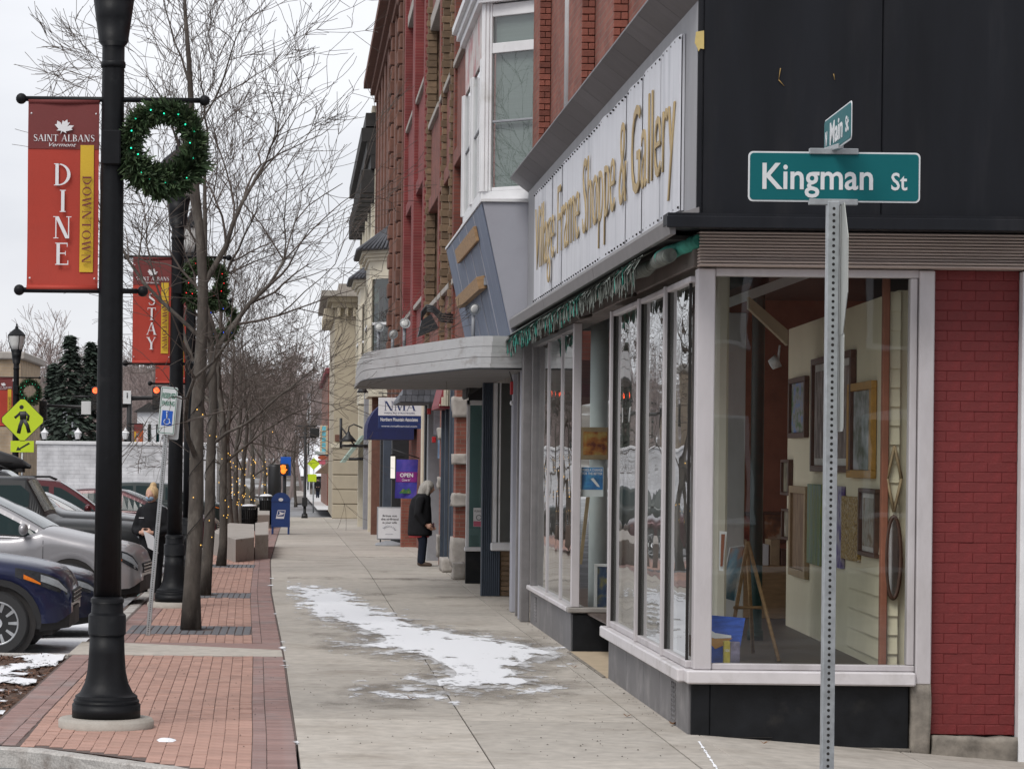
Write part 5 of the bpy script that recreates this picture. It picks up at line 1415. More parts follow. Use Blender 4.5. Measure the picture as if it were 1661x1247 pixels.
# beige corner building
bg_ = thing('beige_building', 'plain beige stucco building with a bracketed cornice at the crossing', 'building', (1.72, 128, g(128)))
def gb(nm, mb, m, parent=bg_):
    o = mb.build(nm, m, parent); o.data.transform(Matrix.Translation((-1.72, -128, -g(128)))); return o
gb('wall', MB().box(1.74, 9, 128.06, 146, g(128), 9.0), C_BEIGE)
zz = g(128)
for k in range(5): gb('rusticated_block', MB().cbox(1.70, 3.2, 128.0, 128.06, zz + k * .66, zz + k * .66 + .62, .03), C_BEIGE)
gb('string_course', MB().cbox(1.62, 3.3, 127.95, 128.06, zat(726, 128), zat(718, 128), .02), C_CREAMP)
gb('vent_grille', MB().cbox(1.8, 2.1, 128.0, 128.06, zat(715, 128), zat(704, 128), .02), C_BRN)
for k, (dz, pr) in enumerate(((0, .12), (.25, .32), (.5, .62))): gb('cornice', MB().box(1.74 - pr, 9, 128.0 - pr, 146, 8.75 + dz, 8.75 + dz + .248), C_BEIGE if k < 2 else C_STN2)
gb('parapet', MB().box(1.9, 9, 128.2, 146, 9.5, 9.85), C_STN2)
for k in range(6): gb('bracket', MB().cbox(1.25, 1.72, 128.4 + k * 2, 128.8 + k * 2, 8.2, 8.74, .04), C_BEIGE)
for k in range(5): gb('bracket', MB().cbox(1.85 + k * .35, 2.0 + k * .35, 127.75, 128.05, 8.35, 8.74, .03), C_BEIGE)
# ------------------------------------------------------------------ street furniture
C_POST = mat('post_black', (0.007, 0.0075, 0.009), 0.5, var=.25, scale=12, bump=.06, bscale=50, col2=(.018, .018, .019), c2lo=.6, c2hi=.8, c2scale=6, spec=.2)
C_FOOT = mat('footing_concrete', (.38, .35, .31), .9, var=.15, scale=8, bump=.2, col2=(.25, .22, .19), c2scale=4)
C_BRED = mat('banner_red', (.40, .042, .024), .75, var=.06, scale=3, bump=.04)
C_BDRK = mat('banner_maroon', (.16, .03, .028), .75, var=.06, scale=3, bump=.04)
C_BYEL = mat('banner_yellow', (.62, .40, .03), .75, var=.05, scale=3)
C_BORA = mat('banner_orange', (.50, .10, .02), .75, var=.05, scale=3)
C_BWHT = mat('banner_white', (.72, .71, .72), .7, var=.03)
C_NEED = mat('fir_needles', (.040, .072, .028), .8, var=.4, scale=25, island=.55, col2=(.06, .08, .03), c2scale=9)
C_FROST = mat('lamp_glass', (.62, .62, .60), .35, var=.08, scale=5)
def led(name, c, e=2.2): return mat(name, c, .4, var=.02, bump=0, emis=c, es=e)
LED = {'green': led('led_green', (.02, .75, .42)), 'red': led('led_red', (.95, .02, .03)), 'blue': led('led_blue', (.05, .12, .95)), 'warm': led('led_warm', (1, .58, .12), .9)}
def banner(parent_lamp, word, x0, x1, z0, z1, y, label, loc, rz=0, tape=True):
    b = thing('street_banner', label, 'banner', loc, rz, 'street banners on the lamp posts')
    w, h = x1 - x0, z1 - z0
    def cloth(nm, a, c, d, e, m, dy, th=.004):
        mb = MB(); n = 16
        f = lambda z, x: dy + .011 * math.sin(3.1 * (z - z0) / h * 2) + .006 * math.sin((x - x0) / w * 7 + (z - z0) * 3)
        for i in range(n):
            za, zb = d + (e - d) * i / n, d + (e - d) * (i + 1) / n
            for k in range(6):
                xa, xb = a + (c - a) * k / 6, a + (c - a) * (k + 1) / 6
                mb.add([(xa, f(za, xa), za), (xb, f(za, xb), za), (xb, f(zb, xb), zb), (xa, f(zb, xa), zb)], [(0, 1, 2, 3)], True)
        return mb.build(nm, m, b)
    zm = z0 + h * .745
    cloth('cloth', x0, x1, z0, z1, C_BRED, y)
    cloth('top_field', x0 + .002, x1 - .002, zm, z1 - .002, C_BDRK, y - .004)
    cloth('yellow_strip', x0 + w * .74, x0 + w * .93, z0 + h * .085, zm + .03, C_BYEL, y - .008)
    yy = y - .022
    for zz in (z1 + .002, z0 - .002): MB().tube([(x0, y, zz), (x1, y, zz)], .022, 8).build('sleeve', C_BDRK if zz > z1 else C_BRED, b)
    leaf = [(0, -.5), (.03, -.25), (.28, -.32), (.2, -.2), (.5, .02), (.4, .08), (.46, .3), (.25, .24), (.16, .12), (.2, .42), (.1, .36), (0, .55), (-.1, .36), (-.2, .42), (-.16, .12), (-.25, .24), (-.46, .3), (-.4, .08), (-.5, .02), (-.2, -.2), (-.28, -.32), (-.03, -.25)]
    lc = (x0 + w * .5, z0 + h * .86); s = w * .27; ca, sa = math.cos(-.35), math.sin(-.35)
    MB().prism([(lc[0] + s * (a * ca - c * sa), yy, lc[1] + s * (a * sa + c * ca) * .8) for a, c in leaf], (0, -.003, 0)).build('maple_leaf', C_BWHT, b)
    serif('SAINT ALBANS', C_BWHT, b, (x0 + w * .08, yy, z0 + h * .785), (1, 0, 0), (0, 0, 1), h * .036, w * .86, .08)
    text('Vermont', C_BWHT, b, (x0 + w * .3, yy, z0 + h * .757), (1, 0, 0), (0, 0, 1), w=w * .38, h=h * .02, ext=.002, shear=.4)
    n = len(word)
    lh = h * .118 if n else 0
    for k, c in enumerate(word):
        pl, adv = serif_glyph(c)
        ww = min(lh * adv, w * .33)
        serif(c, C_BWHT, b, (x0 + w * .5 - ww / 2, yy, z0 + h * .548 - k * h * .142), (1, 0, 0), (0, 0, 1), lh, ww)
    serif('DOWNTOWN', C_BDRK, b, (x0 + w * .775, yy, z0 + h * .60), (0, 0, -1), (1, 0, 0), w * .125, h * .47, .1)
    for zz in (z0 + h * .05, z1 - h * .065):
        for xx in (x0 + w * .045, x1 - w * .045): MB().sphere((xx, y - .012, zz), .008, 6, 4).build('grommet', C_BWHT, b)
    return b
def wreath(loc, r, colr, label, seed, dens=2600):
    w = thing('wreath', label, 'wreath', loc, 0, 'lit fir wreaths on the lamp posts')
    rr = random.Random(seed)
    MB().tube([(r * .72 * math.cos(a), 0, r * .72 * math.sin(a) * 1.08) for a in [6.2832 * k / 28 for k in range(29)]], r * .12, 7, False).build('ring', mat('wreath_core', (.018, .03, .014), .95, var=.4, scale=30), w)
    mb = MB()
    for k in range(dens):
        a = rr.uniform(0, 6.2832); t = rr.uniform(0, 6.2832)
        q = r * .145 * math.sqrt(rr.random())
        ca, sa = math.cos(a), math.sin(a)
        lump = 1 + .12 * math.sin(a * 5 + seed) + .08 * math.sin(a * 11)
        rad = r * .76 + q * math.cos(t) * lump
        p = Vector((rad * ca, q * math.sin(t), rad * sa * 1.08))
        out = Vector((ca * math.cos(t) - sa * .5, math.sin(t), sa * math.cos(t) + ca * .5)) + Vector((rr.gauss(0, .5), rr.gauss(0, .5), rr.gauss(0, .5) - .1))
        out.normalize()
        ln = rr.uniform(.03, .075 + (.05 if sa < -.3 else .015)) * (r / .31); sd = out.orthogonal().normalized() * ln * .16
        for j in range(2):
            o2 = (out + Vector((rr.gauss(0, .35), rr.gauss(0, .35), rr.gauss(0, .35)))).normalized()
            mb.add([p - sd, p + sd, p + o2 * ln + sd * .3, p + o2 * ln - sd * .3], [(0, 1, 2, 3)])
    o = mb.build('needles', C_NEED, w); o['kind'] = 'stuff'
    for k in range(16):
        a = 6.2832 * k / 16 + rr.uniform(-.1, .1); q = r * .72 + rr.uniform(-.14, .15) * r
        MB().sphere((q * math.cos(a), -r * .19, q * math.sin(a) * 1.08), .0058 * r / .31, 6, 4).build('light', LED[colr], w)
    return w
PROF = [(.258, .075), (.258, .17), (.245, .185), (.25, .2), (.235, .215), (.235, .235), (.20, .26), (.165, .33), (.145, .42), (.135, .55), (.130, .69), (.142, .70), (.142, .84), (.122, .86), (.118, .93), (.125, .94), (.125, .965), (.108, .98)]
def lamp_post(Y, px, py, label, top=True):
    p = ground_at(px, py)
    lp = thing('street_lamp', label, 'street lamp', (p.x, p.y, g(p.y)), 0, 'black street lamps along the kerb')
    MB().lathe([(.36, -.05), (.36, .05), (.345, .07), (.2, .073)], 28).build('footing', C_FOOT, lp)
    MB().lathe(PROF, 32, flute=.0).build('base', C_POST, lp)
    fl = MB(); fl.lathe([(.138, .44), (.128, .55), (.122, .69)], 32, flute=.06); fl.build('base_fluting', C_POST, lp)
    MB().lathe([(.104, .975), (.098, 2.2), (.084, 4.95), (.084, 5.0)], 32, flute=.05).build('shaft', C_POST, lp)
    MB().lathe([(.092, 4.96), (.095, 4.98), (.092, 5.0), (.085, 5.01), (.085, 5.12), (.11, 5.15), (.135, 5.33), (.155, 5.48), (.17, 5.5), (.17, 5.53)], 24).build('fitter', C_POST, lp)
    ln = MB().lathe([(.15, 5.535), (.19, 5.68), (.235, 5.9), (.245, 5.95), (.2, 6.02)], 20).build('lantern', C_FROST, lp)
    MB().lathe([(.262, 5.95), (.262, 5.975), (.2, 6.05), (.09, 6.14), (.05, 6.17), (.05, 6.22), (.02, 6.24), (.03, 6.28), (.0, 6.33)], 20).build('cap', C_POST, ln)
    for k in range(4):
        a = k * math.pi / 2 + .4
        MB().tube([(.16 * math.cos(a), .16 * math.sin(a), 5.52), (.25 * math.cos(a), .25 * math.sin(a), 5.8), (.258 * math.cos(a), .258 * math.sin(a), 5.97)], .012, 5).build('cage_bar', C_POST, ln)
    ar = MB().tube([(-.66, 0, 4.72), (.66, 0, 4.72)], .02, 8).build('arm', C_POST, lp)
    for s in (-1, 1): MB().sphere((s * .69, 0, 4.72), .042, 10, 7).build('ball', C_POST, ar)
    ar = MB().tube([(-.66, 0, 3.28), (.20, 0, 3.28)], .02, 8).build('arm', C_POST, lp)
    for s, q in ((-.69, .042), (.24, .042)): MB().sphere((s, 0, 3.28), q, 10, 7).build('ball', C_POST, ar)
    MB().cbox(-.07, .07, -.12, -.07, 4.22, 4.48, .01).build('outlet_box', C_POST, lp)
    return lp, p
L1, q1 = lamp_post(21.45, 172, 1178, 'black street lamp post in the left foreground on a round concrete footing')
banner(L1, 'DINE', -.635, -.10, 3.30, 4.70, 0, 'red dine banner on the front lamp post', (q1.x, q1.y, 0))
wreath((q1.x + .385, q1.y - .02, 4.37), .33, 'green', 'green lit fir wreath hanging on the front lamp post', 3, 3600)
L2, q2 = lamp_post(38.3, 282, 984, 'black street lamp post behind the parking sign, carrying the stay banner')
banner(L2, 'STAY', -.60, -.08, 3.30, 4.70, 0, 'red stay banner on the second lamp post', (q2.x, q2.y, 0))
wreath((q2.x + .36, q2.y - .02, 4.37), .33, 'red', 'red lit fir wreath half hidden behind the tree trunk', 4)
L3, q3 = lamp_post(49, 305, 931, 'black street lamp post seen beside the front tree trunk, third from the camera')
banner(L3, '', -.60, -.08, 3.30, 4.70, 0, 'red banner on the third lamp post, mostly hidden behind the second', (q3.x, q3.y, 0))
wreath((q3.x + .5, q3.y - .02, 4.37), .33, 'blue', 'blue lit fir wreath on the third lamp post behind the branches', 5, 2000)
yF = 84.0; pF = Vector((xat(25, yF), yF, g(yF) + ROAD))
lp = thing('street_lamp', 'distant black street lamp across the road at the left edge', 'street lamp', (pF.x, yF, pF.z), 0, 'black street lamps along the kerb')
for ch in L1.children: dup(ch, lp)
banner(lp, '', -.66, -.10, 3.30, 4.70, 0, 'red banner cut off by the left picture edge on the distant lamp', (pF.x, yF, pF.z))
wreath((pF.x + .4, yF, 4.3 + pF.z), .36, 'green', 'green lit fir wreath on the distant lamp across the road', 6, 1500)
# ---- perforated posts
C_GREEN = mat('sign_green', (.002, .118, .130), .55, var=.04, scale=3, bump=.02, spec=.25)
C_REFL = mat('reflective_white', (.70, .71, .72), .4, var=.03, scale=9)
C_SBLUE = mat('symbol_blue', (.01, .10, .50), .45, var=.03)
C_SGRN = mat('letter_green', (.01, .16, .09), .5)
def perforated(parent, x, y, z0, z1, w, name='post'):
    e = w / 2
    po_ = MB().cbox(x - e, x + e, y - e, y + e, z0, z1, .004).build(name, C_STEEL, parent)
    h = MB(); z = z0 + .02
    while z < z1 - .01:
        h.add([(x + .0105 * math.cos(a) * w / .05 * .62, y - e - .0008, z + .0105 * math.sin(a) * w / .05 * .62) for a in [6.2832 * k / 8 for k in range(8)]], [tuple(range(8))])
        z += .0254
    o = h.build('holes', C_DARK, po_); o['kind'] = 'stuff'
    return po_
def round_plate(w, h, r, M, th=.003, n=5):
    pts = []
    for cx, cz, a0 in ((w - r, h - r, 0), (r, h - r, 90), (r, r, 180), (w - r, r, 270)):
        for k in range(n + 1):
            a = R(a0 + 90 * k / n); pts.append((cx + r * math.cos(a), 0, cz + r * math.sin(a)))
    return MB().prism(pts[::-1], (0, th, 0), M)
YP = 11.7
kx0, kx1 = xat(1213, YP, 290), xat(1492, YP, 290)
pc = xat(1351, YP, 330)
ks = thing('street_sign', 'green Kingman St and N Main St name signs on a perforated steel post', 'street sign', (pc, YP, ROAD))
def K(px, py): v = at(px, py, YP); return v.x - pc, v.z - ROAD
zt_ = K(1351, 327)[1]
perforated(ks, 0, 0, 0, zt_, .0508)
x0_, z0_ = K(1213, 325)
sw_, sh_ = kx1 - kx0, .206
Tm = Matrix.Translation((x0_, -.002, z0_ - .004))
pl = round_plate(sw_, sh_, .02, Tm).build('name_plate', C_REFL, ks)
round_plate(sw_ - .014, sh_ - .014, .016, Matrix.Translation((x0_ + .007, -.0045, z0_ + .003)), .002).build('green_field', C_GREEN, pl)
text('Kingman', C_REFL, pl, (x0_ + .058, -.005, z0_ + .012), (1, 0, 0), (0, 0, 1), w=.455, h=.142, ext=.0012, bold=.015)
text('St', C_REFL, pl, (x0_ + .588, -.005, z0_ + .046), (1, 0, 0), (0, 0, 1), w=.066, h=.073, ext=.0012, bold=.015)
for dz in (-.012, .196): MB().cbox(-.1, .1, -.014, .012, z0_ + dz - .004, z0_ + dz + .02, .002).build('bracket', C_STEEL, ks)
MB().cbox(-.024, .024, -.02, .02, z0_ - .06, z0_ - .016, .003).build('clamp', C_STEEL, ks)
ang = R(91.9); zN = z0_ + .206
Mn = Matrix.Translation((.012, -.02, zN)) @ Matrix.Rotation(-ang, 4, 'Z') @ Matrix.Translation((-.35, 0, 0.008))
pl = round_plate(.70, .155, .02, Mn).build('name_plate', C_REFL, ks)
round_plate(.686, .141, .016, Mn @ Matrix.Translation((.007, -.0025, .007)), .002).build('green_field', C_GREEN, pl)
def mtext(body, x, z, w, h):
    o = text(body, C_REFL, pl, (x, -.003, z), (1, 0, 0), (0, 0, 1), w=w, h=h, ext=.0012, bold=.022); o.data.transform(Mn); return o
mtext('N', .045, .04, .045, .06); mtext('Main', .17, .03, .33, .095); mtext('St', .575, .04, .08, .065)
MB().cbox(-.012, .012, -.09, .09, zN + .0, zN + .022, .002, Matrix.Rotation(R(8), 4, 'Z')).build('bracket', C_STEEL, ks)
bz = K(1360, 545)[1]
Mo = Matrix.Translation((.034, .0, bz)) @ Matrix.Rotation(-R(96.1), 4, 'Z')
oc = [(.37 * math.cos(R(22.5 + 45 * k)), 0, .29 * math.sin(R(22.5 + 45 * k)) + .27) for k in range(8)]
MB().prism(oc, (0, .003, 0), Mo).build('back_plate', mat('plate_back', (.42, .43, .40), .5, metal=.4, var=.08), ks)
Mo = Matrix.Translation((.034, .0, K(1360, 700)[1])) @ Matrix.Rotation(-R(94.8), 4, 'Z') @ Matrix.Translation((-.15, 0, 0))
round_plate(.3, .40, .02, Mo).build('back_plate', mat('plate_back', (.42, .43, .40), .5, metal=.4, var=.08), ks)
# leaning disabled parking sign
pp_ = ground_at(240, 1030)
ps = thing('parking_sign', 'leaning reserved parking sign with a blue wheelchair symbol', 'sign', (pp_.x, pp_.y, 0))
ps.rotation_euler = (0, math.atan2(.215, 2.7), 0)
perforated(ps, 0, 0, 0, 2.74, .05)
C_PW = mat('plate_white', (.66, .69, .70), .45, var=.04)
pl = round_plate(.19, .54, .02, Matrix.Translation((-.10, -.034, 2.29))).build('plate', C_PW, ps)
for (a, b, c, d) in ((-.092, .082, 2.812, 2.818), (-.092, .082, 2.302, 2.308), (-.092, -.086, 2.308, 2.812), (.076, .082, 2.308, 2.812)): MB().box(a, b, -.0365, -.0345, c, d).build('border', C_SGRN, pl)
text('RESERVED', C_SGRN, pl, (-.08, -.0355, 2.70), (1, 0, 0), (0, 0, 1), w=.15, h=.06, ext=.0015, bold=.02); text('PARKING', C_SGRN, pl, (-.075, -.0355, 2.615), (1, 0, 0), (0, 0, 1), w=.14, h=.055, ext=.0015, bold=.02)
MB().box(-.065, .055, -.0365, -.0345, 2.39, 2.56).build('symbol_field', C_SBLUE, pl)
wc = MB(); wc.tube([(-.005 + .032 * math.cos(a), -.038, 2.435 + .03 * math.sin(a)) for a in [R(120 + 14 * k) for k in range(18)]], .0045, 5)
wc.tube([(-.012, -.038, 2.53), (-.008, -.038, 2.47), (.02, -.038, 2.468), (.03, -.038, 2.42), (.042, -.038, 2.424)], .0055, 5).sphere((-.013, -.038, 2.542), .01, 7, 5)
o = wc.build('wheelchair_symbol', C_PW, pl); o['kind'] = 'stuff'
round_plate(.17, .5, .02, Matrix.Translation((-.03, .034, 2.24))).build('rear_plate', C_PW, ps)
# ---- mailbox
pm = ground_at(455, 866)
mbx = thing('mailbox', 'blue rounded-top mailbox on four legs beside the pavement', 'mailbox', (pm.x, pm.y, g(pm.y)))
C_MB = mat('mailbox_blue', (.012, .042, .17), .45, var=.12, scale=5, bump=.04)
mw2, md2 = .285, .3
prof = [(-mw2, .22), (mw2, .22), (mw2, 1.0)] + [(mw2 * math.cos(R(a)), 1.0 + .27 * math.sin(R(a))) for a in range(15, 180, 15)] + [(-mw2, 1.0)]
MB().prism([(x, -md2, z) for x, z in prof], (0, md2 * 2, 0)).build('body', C_MB, mbx)
MB().prism([(x * 1.04, -md2 - .02, z * 1.006) for x, z in prof[2:]], (0, .019, 0)).build('hood_rim', C_MB, mbx)
for sx in (-1, 1):
    for sy in (-1, 1): MB().cbox(sx * (mw2 - .04) - .03, sx * (mw2 - .04) + .03, sy * (md2 - .05) - .03, sy * (md2 - .05) + .03, 0, .22, .006).build('leg', C_MB, mbx)
MB().prism([(.07 * math.cos(R(a)), -md2 - .024, 1.06 + .05 * math.sin(R(a))) for a in range(0, 360, 20)][::-1], (0, .003, 0)).build('oval_label', C_BWHT, mbx)
em = MB().prism([(-.15, -md2 - .004, .48), (.10, -md2 - .004, .48), (.15, -md2 - .004, .74), (-.09, -md2 - .004, .74)], (0, .0035, 0)).build('emblem', C_BWHT, mbx)
MB().prism([(-.11, -md2 - .007, .55), (.09, -md2 - .007, .55), (.13, -md2 - .007, .72), (-.075, -md2 - .007, .72)], (0, .0025, 0)).build('emblem_field', C_MB, em)
MB().prism([(-.10, -md2 - .010, .57), (.06, -md2 - .010, .60), (.12, -md2 - .010, .66), (.05, -md2 - .010, .665), (-.06, -md2 - .010, .70), (-.02, -md2 - .010, .64)], (0, .0025, 0)).build('eagle_mark', C_BWHT, em)
text('MAIL', C_MB, em, (-.1, -md2 - .0045, .495), (1, 0, 0), (0, 0, 1), w=.18, h=.035, ext=.003) if False else None
# ---- litter bins
def bin_(px, py, wpx, hpx, label, snow):
    p = ground_at(px, py); s = p.y / F; r = wpx * s / 2; h = hpx * s
    b = thing('litter_bin', label, 'litter bin', (p.x, p.y, g(p.y)), 0, 'black slatted litter bins')
    MB().lathe([(r * .80, .04), (r * .86, h * .85)], 20).build('liner', C_DARK, b)
    for k in range(22):
        a = 6.2832 * k / 22
        MB().tube([(r * .88 * math.cos(a), r * .88 * math.sin(a), .03), (r * .93 * math.cos(a), r * .93 * math.sin(a), h * .8), (r * math.cos(a), r * math.sin(a), h * .93)], r * .075, 4).build('slat', C_POST, b)
    for z in (.05, h * .5, h * .92): MB().tube([(r * 1.0 * (.9 + .1 * z / h) * math.cos(a), r * (.9 + .1 * z / h) * math.sin(a), z) for a in [6.2832 * k / 20 for k in range(21)]], r * .05, 5, False).build('hoop', C_POST, b)
    MB().lathe([(r * 1.02, h * .95), (r * .8, h), (r * .4, h * 1.02)], 20).build('lid', C_POST, b)
    if snow: MB().lathe([(r * .95, h * .985), (r * .85, h * 1.03), (r * .3, h * 1.06)], 16).build('snow_cap', C_SNOWLUMP, b)
bin_(404, 862, 26, 42, 'black slatted litter bin with a snow-topped lid behind the granite blocks', True)
bin_(431, 852, 22, 48, 'black litter bin just left of the blue mailbox', True)
# ---- granite seat blocks
def block(pts_px, hgt, label, grp='granite seat blocks along the brick paving', taper=0):
    P_ = [ground_at(*p) for p in pts_px]
    b = MB(); z0 = g(P_[0].y) - .02
    n = len(P_); c = sum(P_, Vector()) / n
    top = [Vector((p.x, p.y, z0 + hgt)) for p in P_]; inn = [p + (c - p).normalized() * .03 for p in top]
    vs = [Vector((p.x, p.y, z0)) for p in P_] + [p - Vector((0, 0, .02)) for p in top] + [Vector((p.x, p.y, z0 + hgt)) for p in inn]
    fs = [tuple(range(2 * n, 3 * n))]
    for k in range(n):
        j = (k + 1) % n; fs += [(k, j, n + j, n + k), (n + k, n + j, 2 * n + j, 2 * n + k)]
    b.add(vs, fs)
    o = b.build('granite_block', C_BLOCK); return tag(o, label, 'block', grp)
block([(345, 899), (382, 911.5), (412, 908), (412, 888), (372, 886)], .52, 'nearest granite block with a pale left face behind the third tree')
block([(413.5, 907), (435, 906), (435, 886), (413.5, 888)], .52, 'darker granite block set against the right side of the nearest one')
block([(418, 857), (437, 857), (437, 848), (418, 848)], .5, 'granite block just left of the mailbox legs')
block([(478, 816), (492, 816), (492, 812), (478, 812)], .6, 'far granite block beyond the mailbox')
# ---- signals and signs at the crossing
C_SIGY = mat('signal_black', (.014, .014, .015), .5, var=.2)
C_FLUO = mat('fluorescent_yellow', (.56, .72, .02), .5, var=.03)
def lit(name, c, e): return mat(name, c, .4, var=.01, bump=0, emis=c, es=e)
RED_ON = lit('signal_red', (1.0, .09, .02), 1.8); HAND_ON = lit('signal_hand', (1.0, .2, .02), 1.1)
ms = thing('traffic_signal', 'black mast arm traffic signal with red lights far up the street', 'traffic signal', (xat(209, 140), 140, g(140)))
mx0 = xat(209, 140)
def mpt(px, py): v = at(px, py, 140); return Vector((v.x - mx0, 0, v.z - g(140)))
MB().lathe([(.22, -.13), (.2, .3), (.14, .35), (.12, mpt(209, 640).z)], 12).build('pole', C_SIGY, ms)
MB().tube([mpt(209, 657), mpt(150, 661), mpt(58, 657)], [.11, .09, .06], 8).build('mast_arm', C_SIGY, ms)
MB().tube([mpt(209, 646), mpt(300, 644), mpt(362, 645)], [.11, .08, .06], 8).build('mast_arm', C_SIGY, ms)
MB().tube([mpt(118, 643), mpt(150, 643)], .05, 6).build('arm_stub', C_SIGY, ms)
for (px, pt_, pb_) in ((155, 627, 666), (254, 627, 664), (357, 634, 668), (70, 650, 682)):
    a, b = mpt(px, pb_), mpt(px, pt_)
    hd = MB().cbox(a.x - .2, a.x + .2, -.28, -.08, a.z, b.z, .03).build('signal_head', C_SIGY, ms)
    for k in range(3):
        zc = b.z - (b.z - a.z) * (k + .5) / 3
        lens = MB().lathe([(.15, 0), (.13, .05), (.05, .07)], 14, M=Matrix.Translation((a.x, -.28, zc)) @ Matrix.Rotation(R(90), 4, 'X')).build('lens', RED_ON if (k == 0 and px != 70) else C_DARK, hd)
        vz = MB(); vz.tube([(a.x + .17 * math.cos(R(t)), -.36, zc + .17 * math.sin(R(t))) for t in range(0, 181, 30)], .015, 4); vz.build('visor', C_SIGY, hd)
v0, v1 = mpt(132, 672), mpt(148, 651)
MB().cbox(v0.x, v1.x, -.1, -.08, v0.z, v1.z, .01).build('sign_plate', C_REFL, ms)
v0, v1 = mpt(200, 655), mpt(213, 634)
MB().cbox(v0.x, v1.x, -.2, -.18, v0.z, v1.z, .01).build('sign_plate', C_REFL, ms)
MB().tube([v0 + Vector((.2, -.21, .3)), v0 + Vector((.2, -.21, .55))], .03, 4).build('arrow_mark', C_SIGY, ms)
# pedestrian crossing sign
yq = 73.0; zq = g(yq) + ROAD
pq = thing('crossing_sign', 'yellow-green diamond pedestrian crossing sign with an arrow plate', 'sign', (xat(36, yq), yq, zq))
zc = zat(681, yq, 36) - zq; hd_ = 34.5 * yq / F
rp = []
for k in range(4):
    for d in (-6, 6):
        a = R(90 * k + d); rp.append((hd_ * math.cos(a), 0, zc + hd_ * math.sin(a)))
pl = MB().prism(rp[::-1], (0, .004, 0)).build('diamond_plate', C_SIGY, pq)
MB().prism([(x * .965, -.003, zc + (z - zc) * .965) for x, y, z in rp][::-1], (0, .0025, 0)).build('yellow_field', C_FLUO, pl)
wkr = MB(); sq = hd_ / .54
for pts, r_ in (([(.0, .22), (.02, .02)], .085), ([(.0, .02), (-.06, -.15), (-.10, -.34)], .048), ([(.03, .02), (.12, -.14), (.17, -.32)], .048), ([(-.03, .2), (-.14, .1), (-.2, .05)], .032), ([(.05, .2), (.15, .1), (.13, -.02)], .032)):
    wkr.tube([(a * sq, -.005, zc + b * sq) for a, b in pts], r_ * sq, 8)
for v in wkr.v: v.y = -.006 + (v.y + .005) * .04
wkr.add([(-.03 * sq + .055 * sq * math.cos(6.2832 * k / 12), -.006, zc + (.325 + .055 * math.sin(6.2832 * k / 12)) * sq) for k in range(12)], [tuple(range(12))])
o = wkr.build('walker_symbol', C_SIGY, pl); o['kind'] = 'stuff'
a, b = at(17, 733, yq), at(55, 715, yq)
ap = MB().cbox(a.x - xat(36, yq), b.x - xat(36, yq), 0, .004, a.z - zq, b.z - zq, .001).build('arrow_plate', C_FLUO, pq)
aw_ = MB().prism([(.2, -.003, a.z - zq + .22), (.16, -.003, a.z - zq + .25), (-.08, -.003, a.z - zq + .1), (-.11, -.003, a.z - zq + .15), (-.16, -.003, a.z - zq + .04), (-.03, -.003, a.z - zq + .05), (-.05, -.003, a.z - zq + .075)][::-1], (0, .002, 0)).build('arrow_mark', C_SIGY, ap)
MB().tube([(0, .04, 0), (0, .04, zc)], .03, 6).build('post', C_STEEL, pq)
# welcome banner far off
wb = thing('welcome_banner', 'orange welcome banner on a dark pole far behind the parked cars', 'banner', (xat(217, 120), 120, zat(724, 120, 220)))
s_ = 120 / F
MB().box(0, 15 * s_, 0, .02, 0, 36 * s_).build('cloth', C_BORA, wb); MB().box(0, 15 * s_, -.01, -.002, 26 * s_, 36 * s_).build('top_field', C_BDRK, wb); MB().box(.02, 3 * s_, -.01, -.002, 0, 25 * s_).build('yellow_strip', C_BYEL, wb)
for k, c in enumerate('WEL'): serif(c, C_BWHT, wb, (4 * s_, -.004, (16 - 7.5 * k) * s_), (1, 0, 0), (0, 0, 1), 5.5 * s_, 5 * s_) if c != 'X' else None
MB().tube([(-.2, .05, -1.5), (-.2, .05, 38 * s_)], .09, 8).build('pole', C_POST, wb); MB().tube([(-.2, .05, 36.5 * s_), (15 * s_, .05, 36.5 * s_)], .03, 6).build('arm', C_POST, wb)
# pedestrian signal poles at the far crossing
pg = ground_at(494, 840)
pd = thing('signal_pole', 'slim black pedestrian signal pole standing in the middle of the far pavement', 'signal pole', (pg.x, pg.y, g(pg.y)))
s_ = pg.y / F
MB().lathe([(.15, 0), (.13, .18), (.07, .24), (.06, 4.0)], 12).build('pole', C_SIGY, pd)
MB().cbox(-.12, .12, -.15, .0, 32 * s_ * .6, 50 * s_ * .6 + .1, .02).build('button_box', C_SIGY, pd)
MB().cbox(.2, .62, -.15, .15, 131 * s_, 146 * s_, .04).build('signal_head', C_SIGY, pd); MB().tube([(-.3, 0, 131 * s_), (.5, 0, 131 * s_)], .03, 6).build('arm', C_SIGY, pd); MB().tube([(-.35, 0, 149 * s_), (.5, 0, 149 * s_)], .03, 6).build('arm', C_SIGY, pd)
MB().tube([(0, 0, 3.9), (0, 0, 150 * s_)], .05, 6).build('upper_pole', C_SIGY, pd)
yh = 108.0
hs_ = thing('walk_signal', 'pedestrian signal showing a lit orange hand above the mailbox', 'walk signal', (xat(462, yh), yh, g(yh)))
h0 = Vector((xat(462, yh), yh, g(yh)))
def hp(px, py): return at(px, py, yh) - h0
MB().tube([(.0, .1, 0), (.0, .1, hp(462, 738).z)], .07, 8).build('pole', C_SIGY, hs_)
a, b = hp(453, 770), hp(468, 752)
MB().cbox(a.x, b.x, -.2, 0, a.z, b.z, .02).build('signal_head', C_SIGY, hs_)
hm = MB(); cx = (a.x + b.x) / 2 - .02; cz = (a.z + b.z) / 2
hm.sphere((cx, -.2, cz - .06), .1, 10, 7, sy=.2, sz=1.15)
for k in range(4): hm.tube([(cx - .07 + k * .045, -.205, cz), (cx - .085 + k * .053, -.205, cz + .15 + .02 * (k in (1, 2)))], .022, 5)
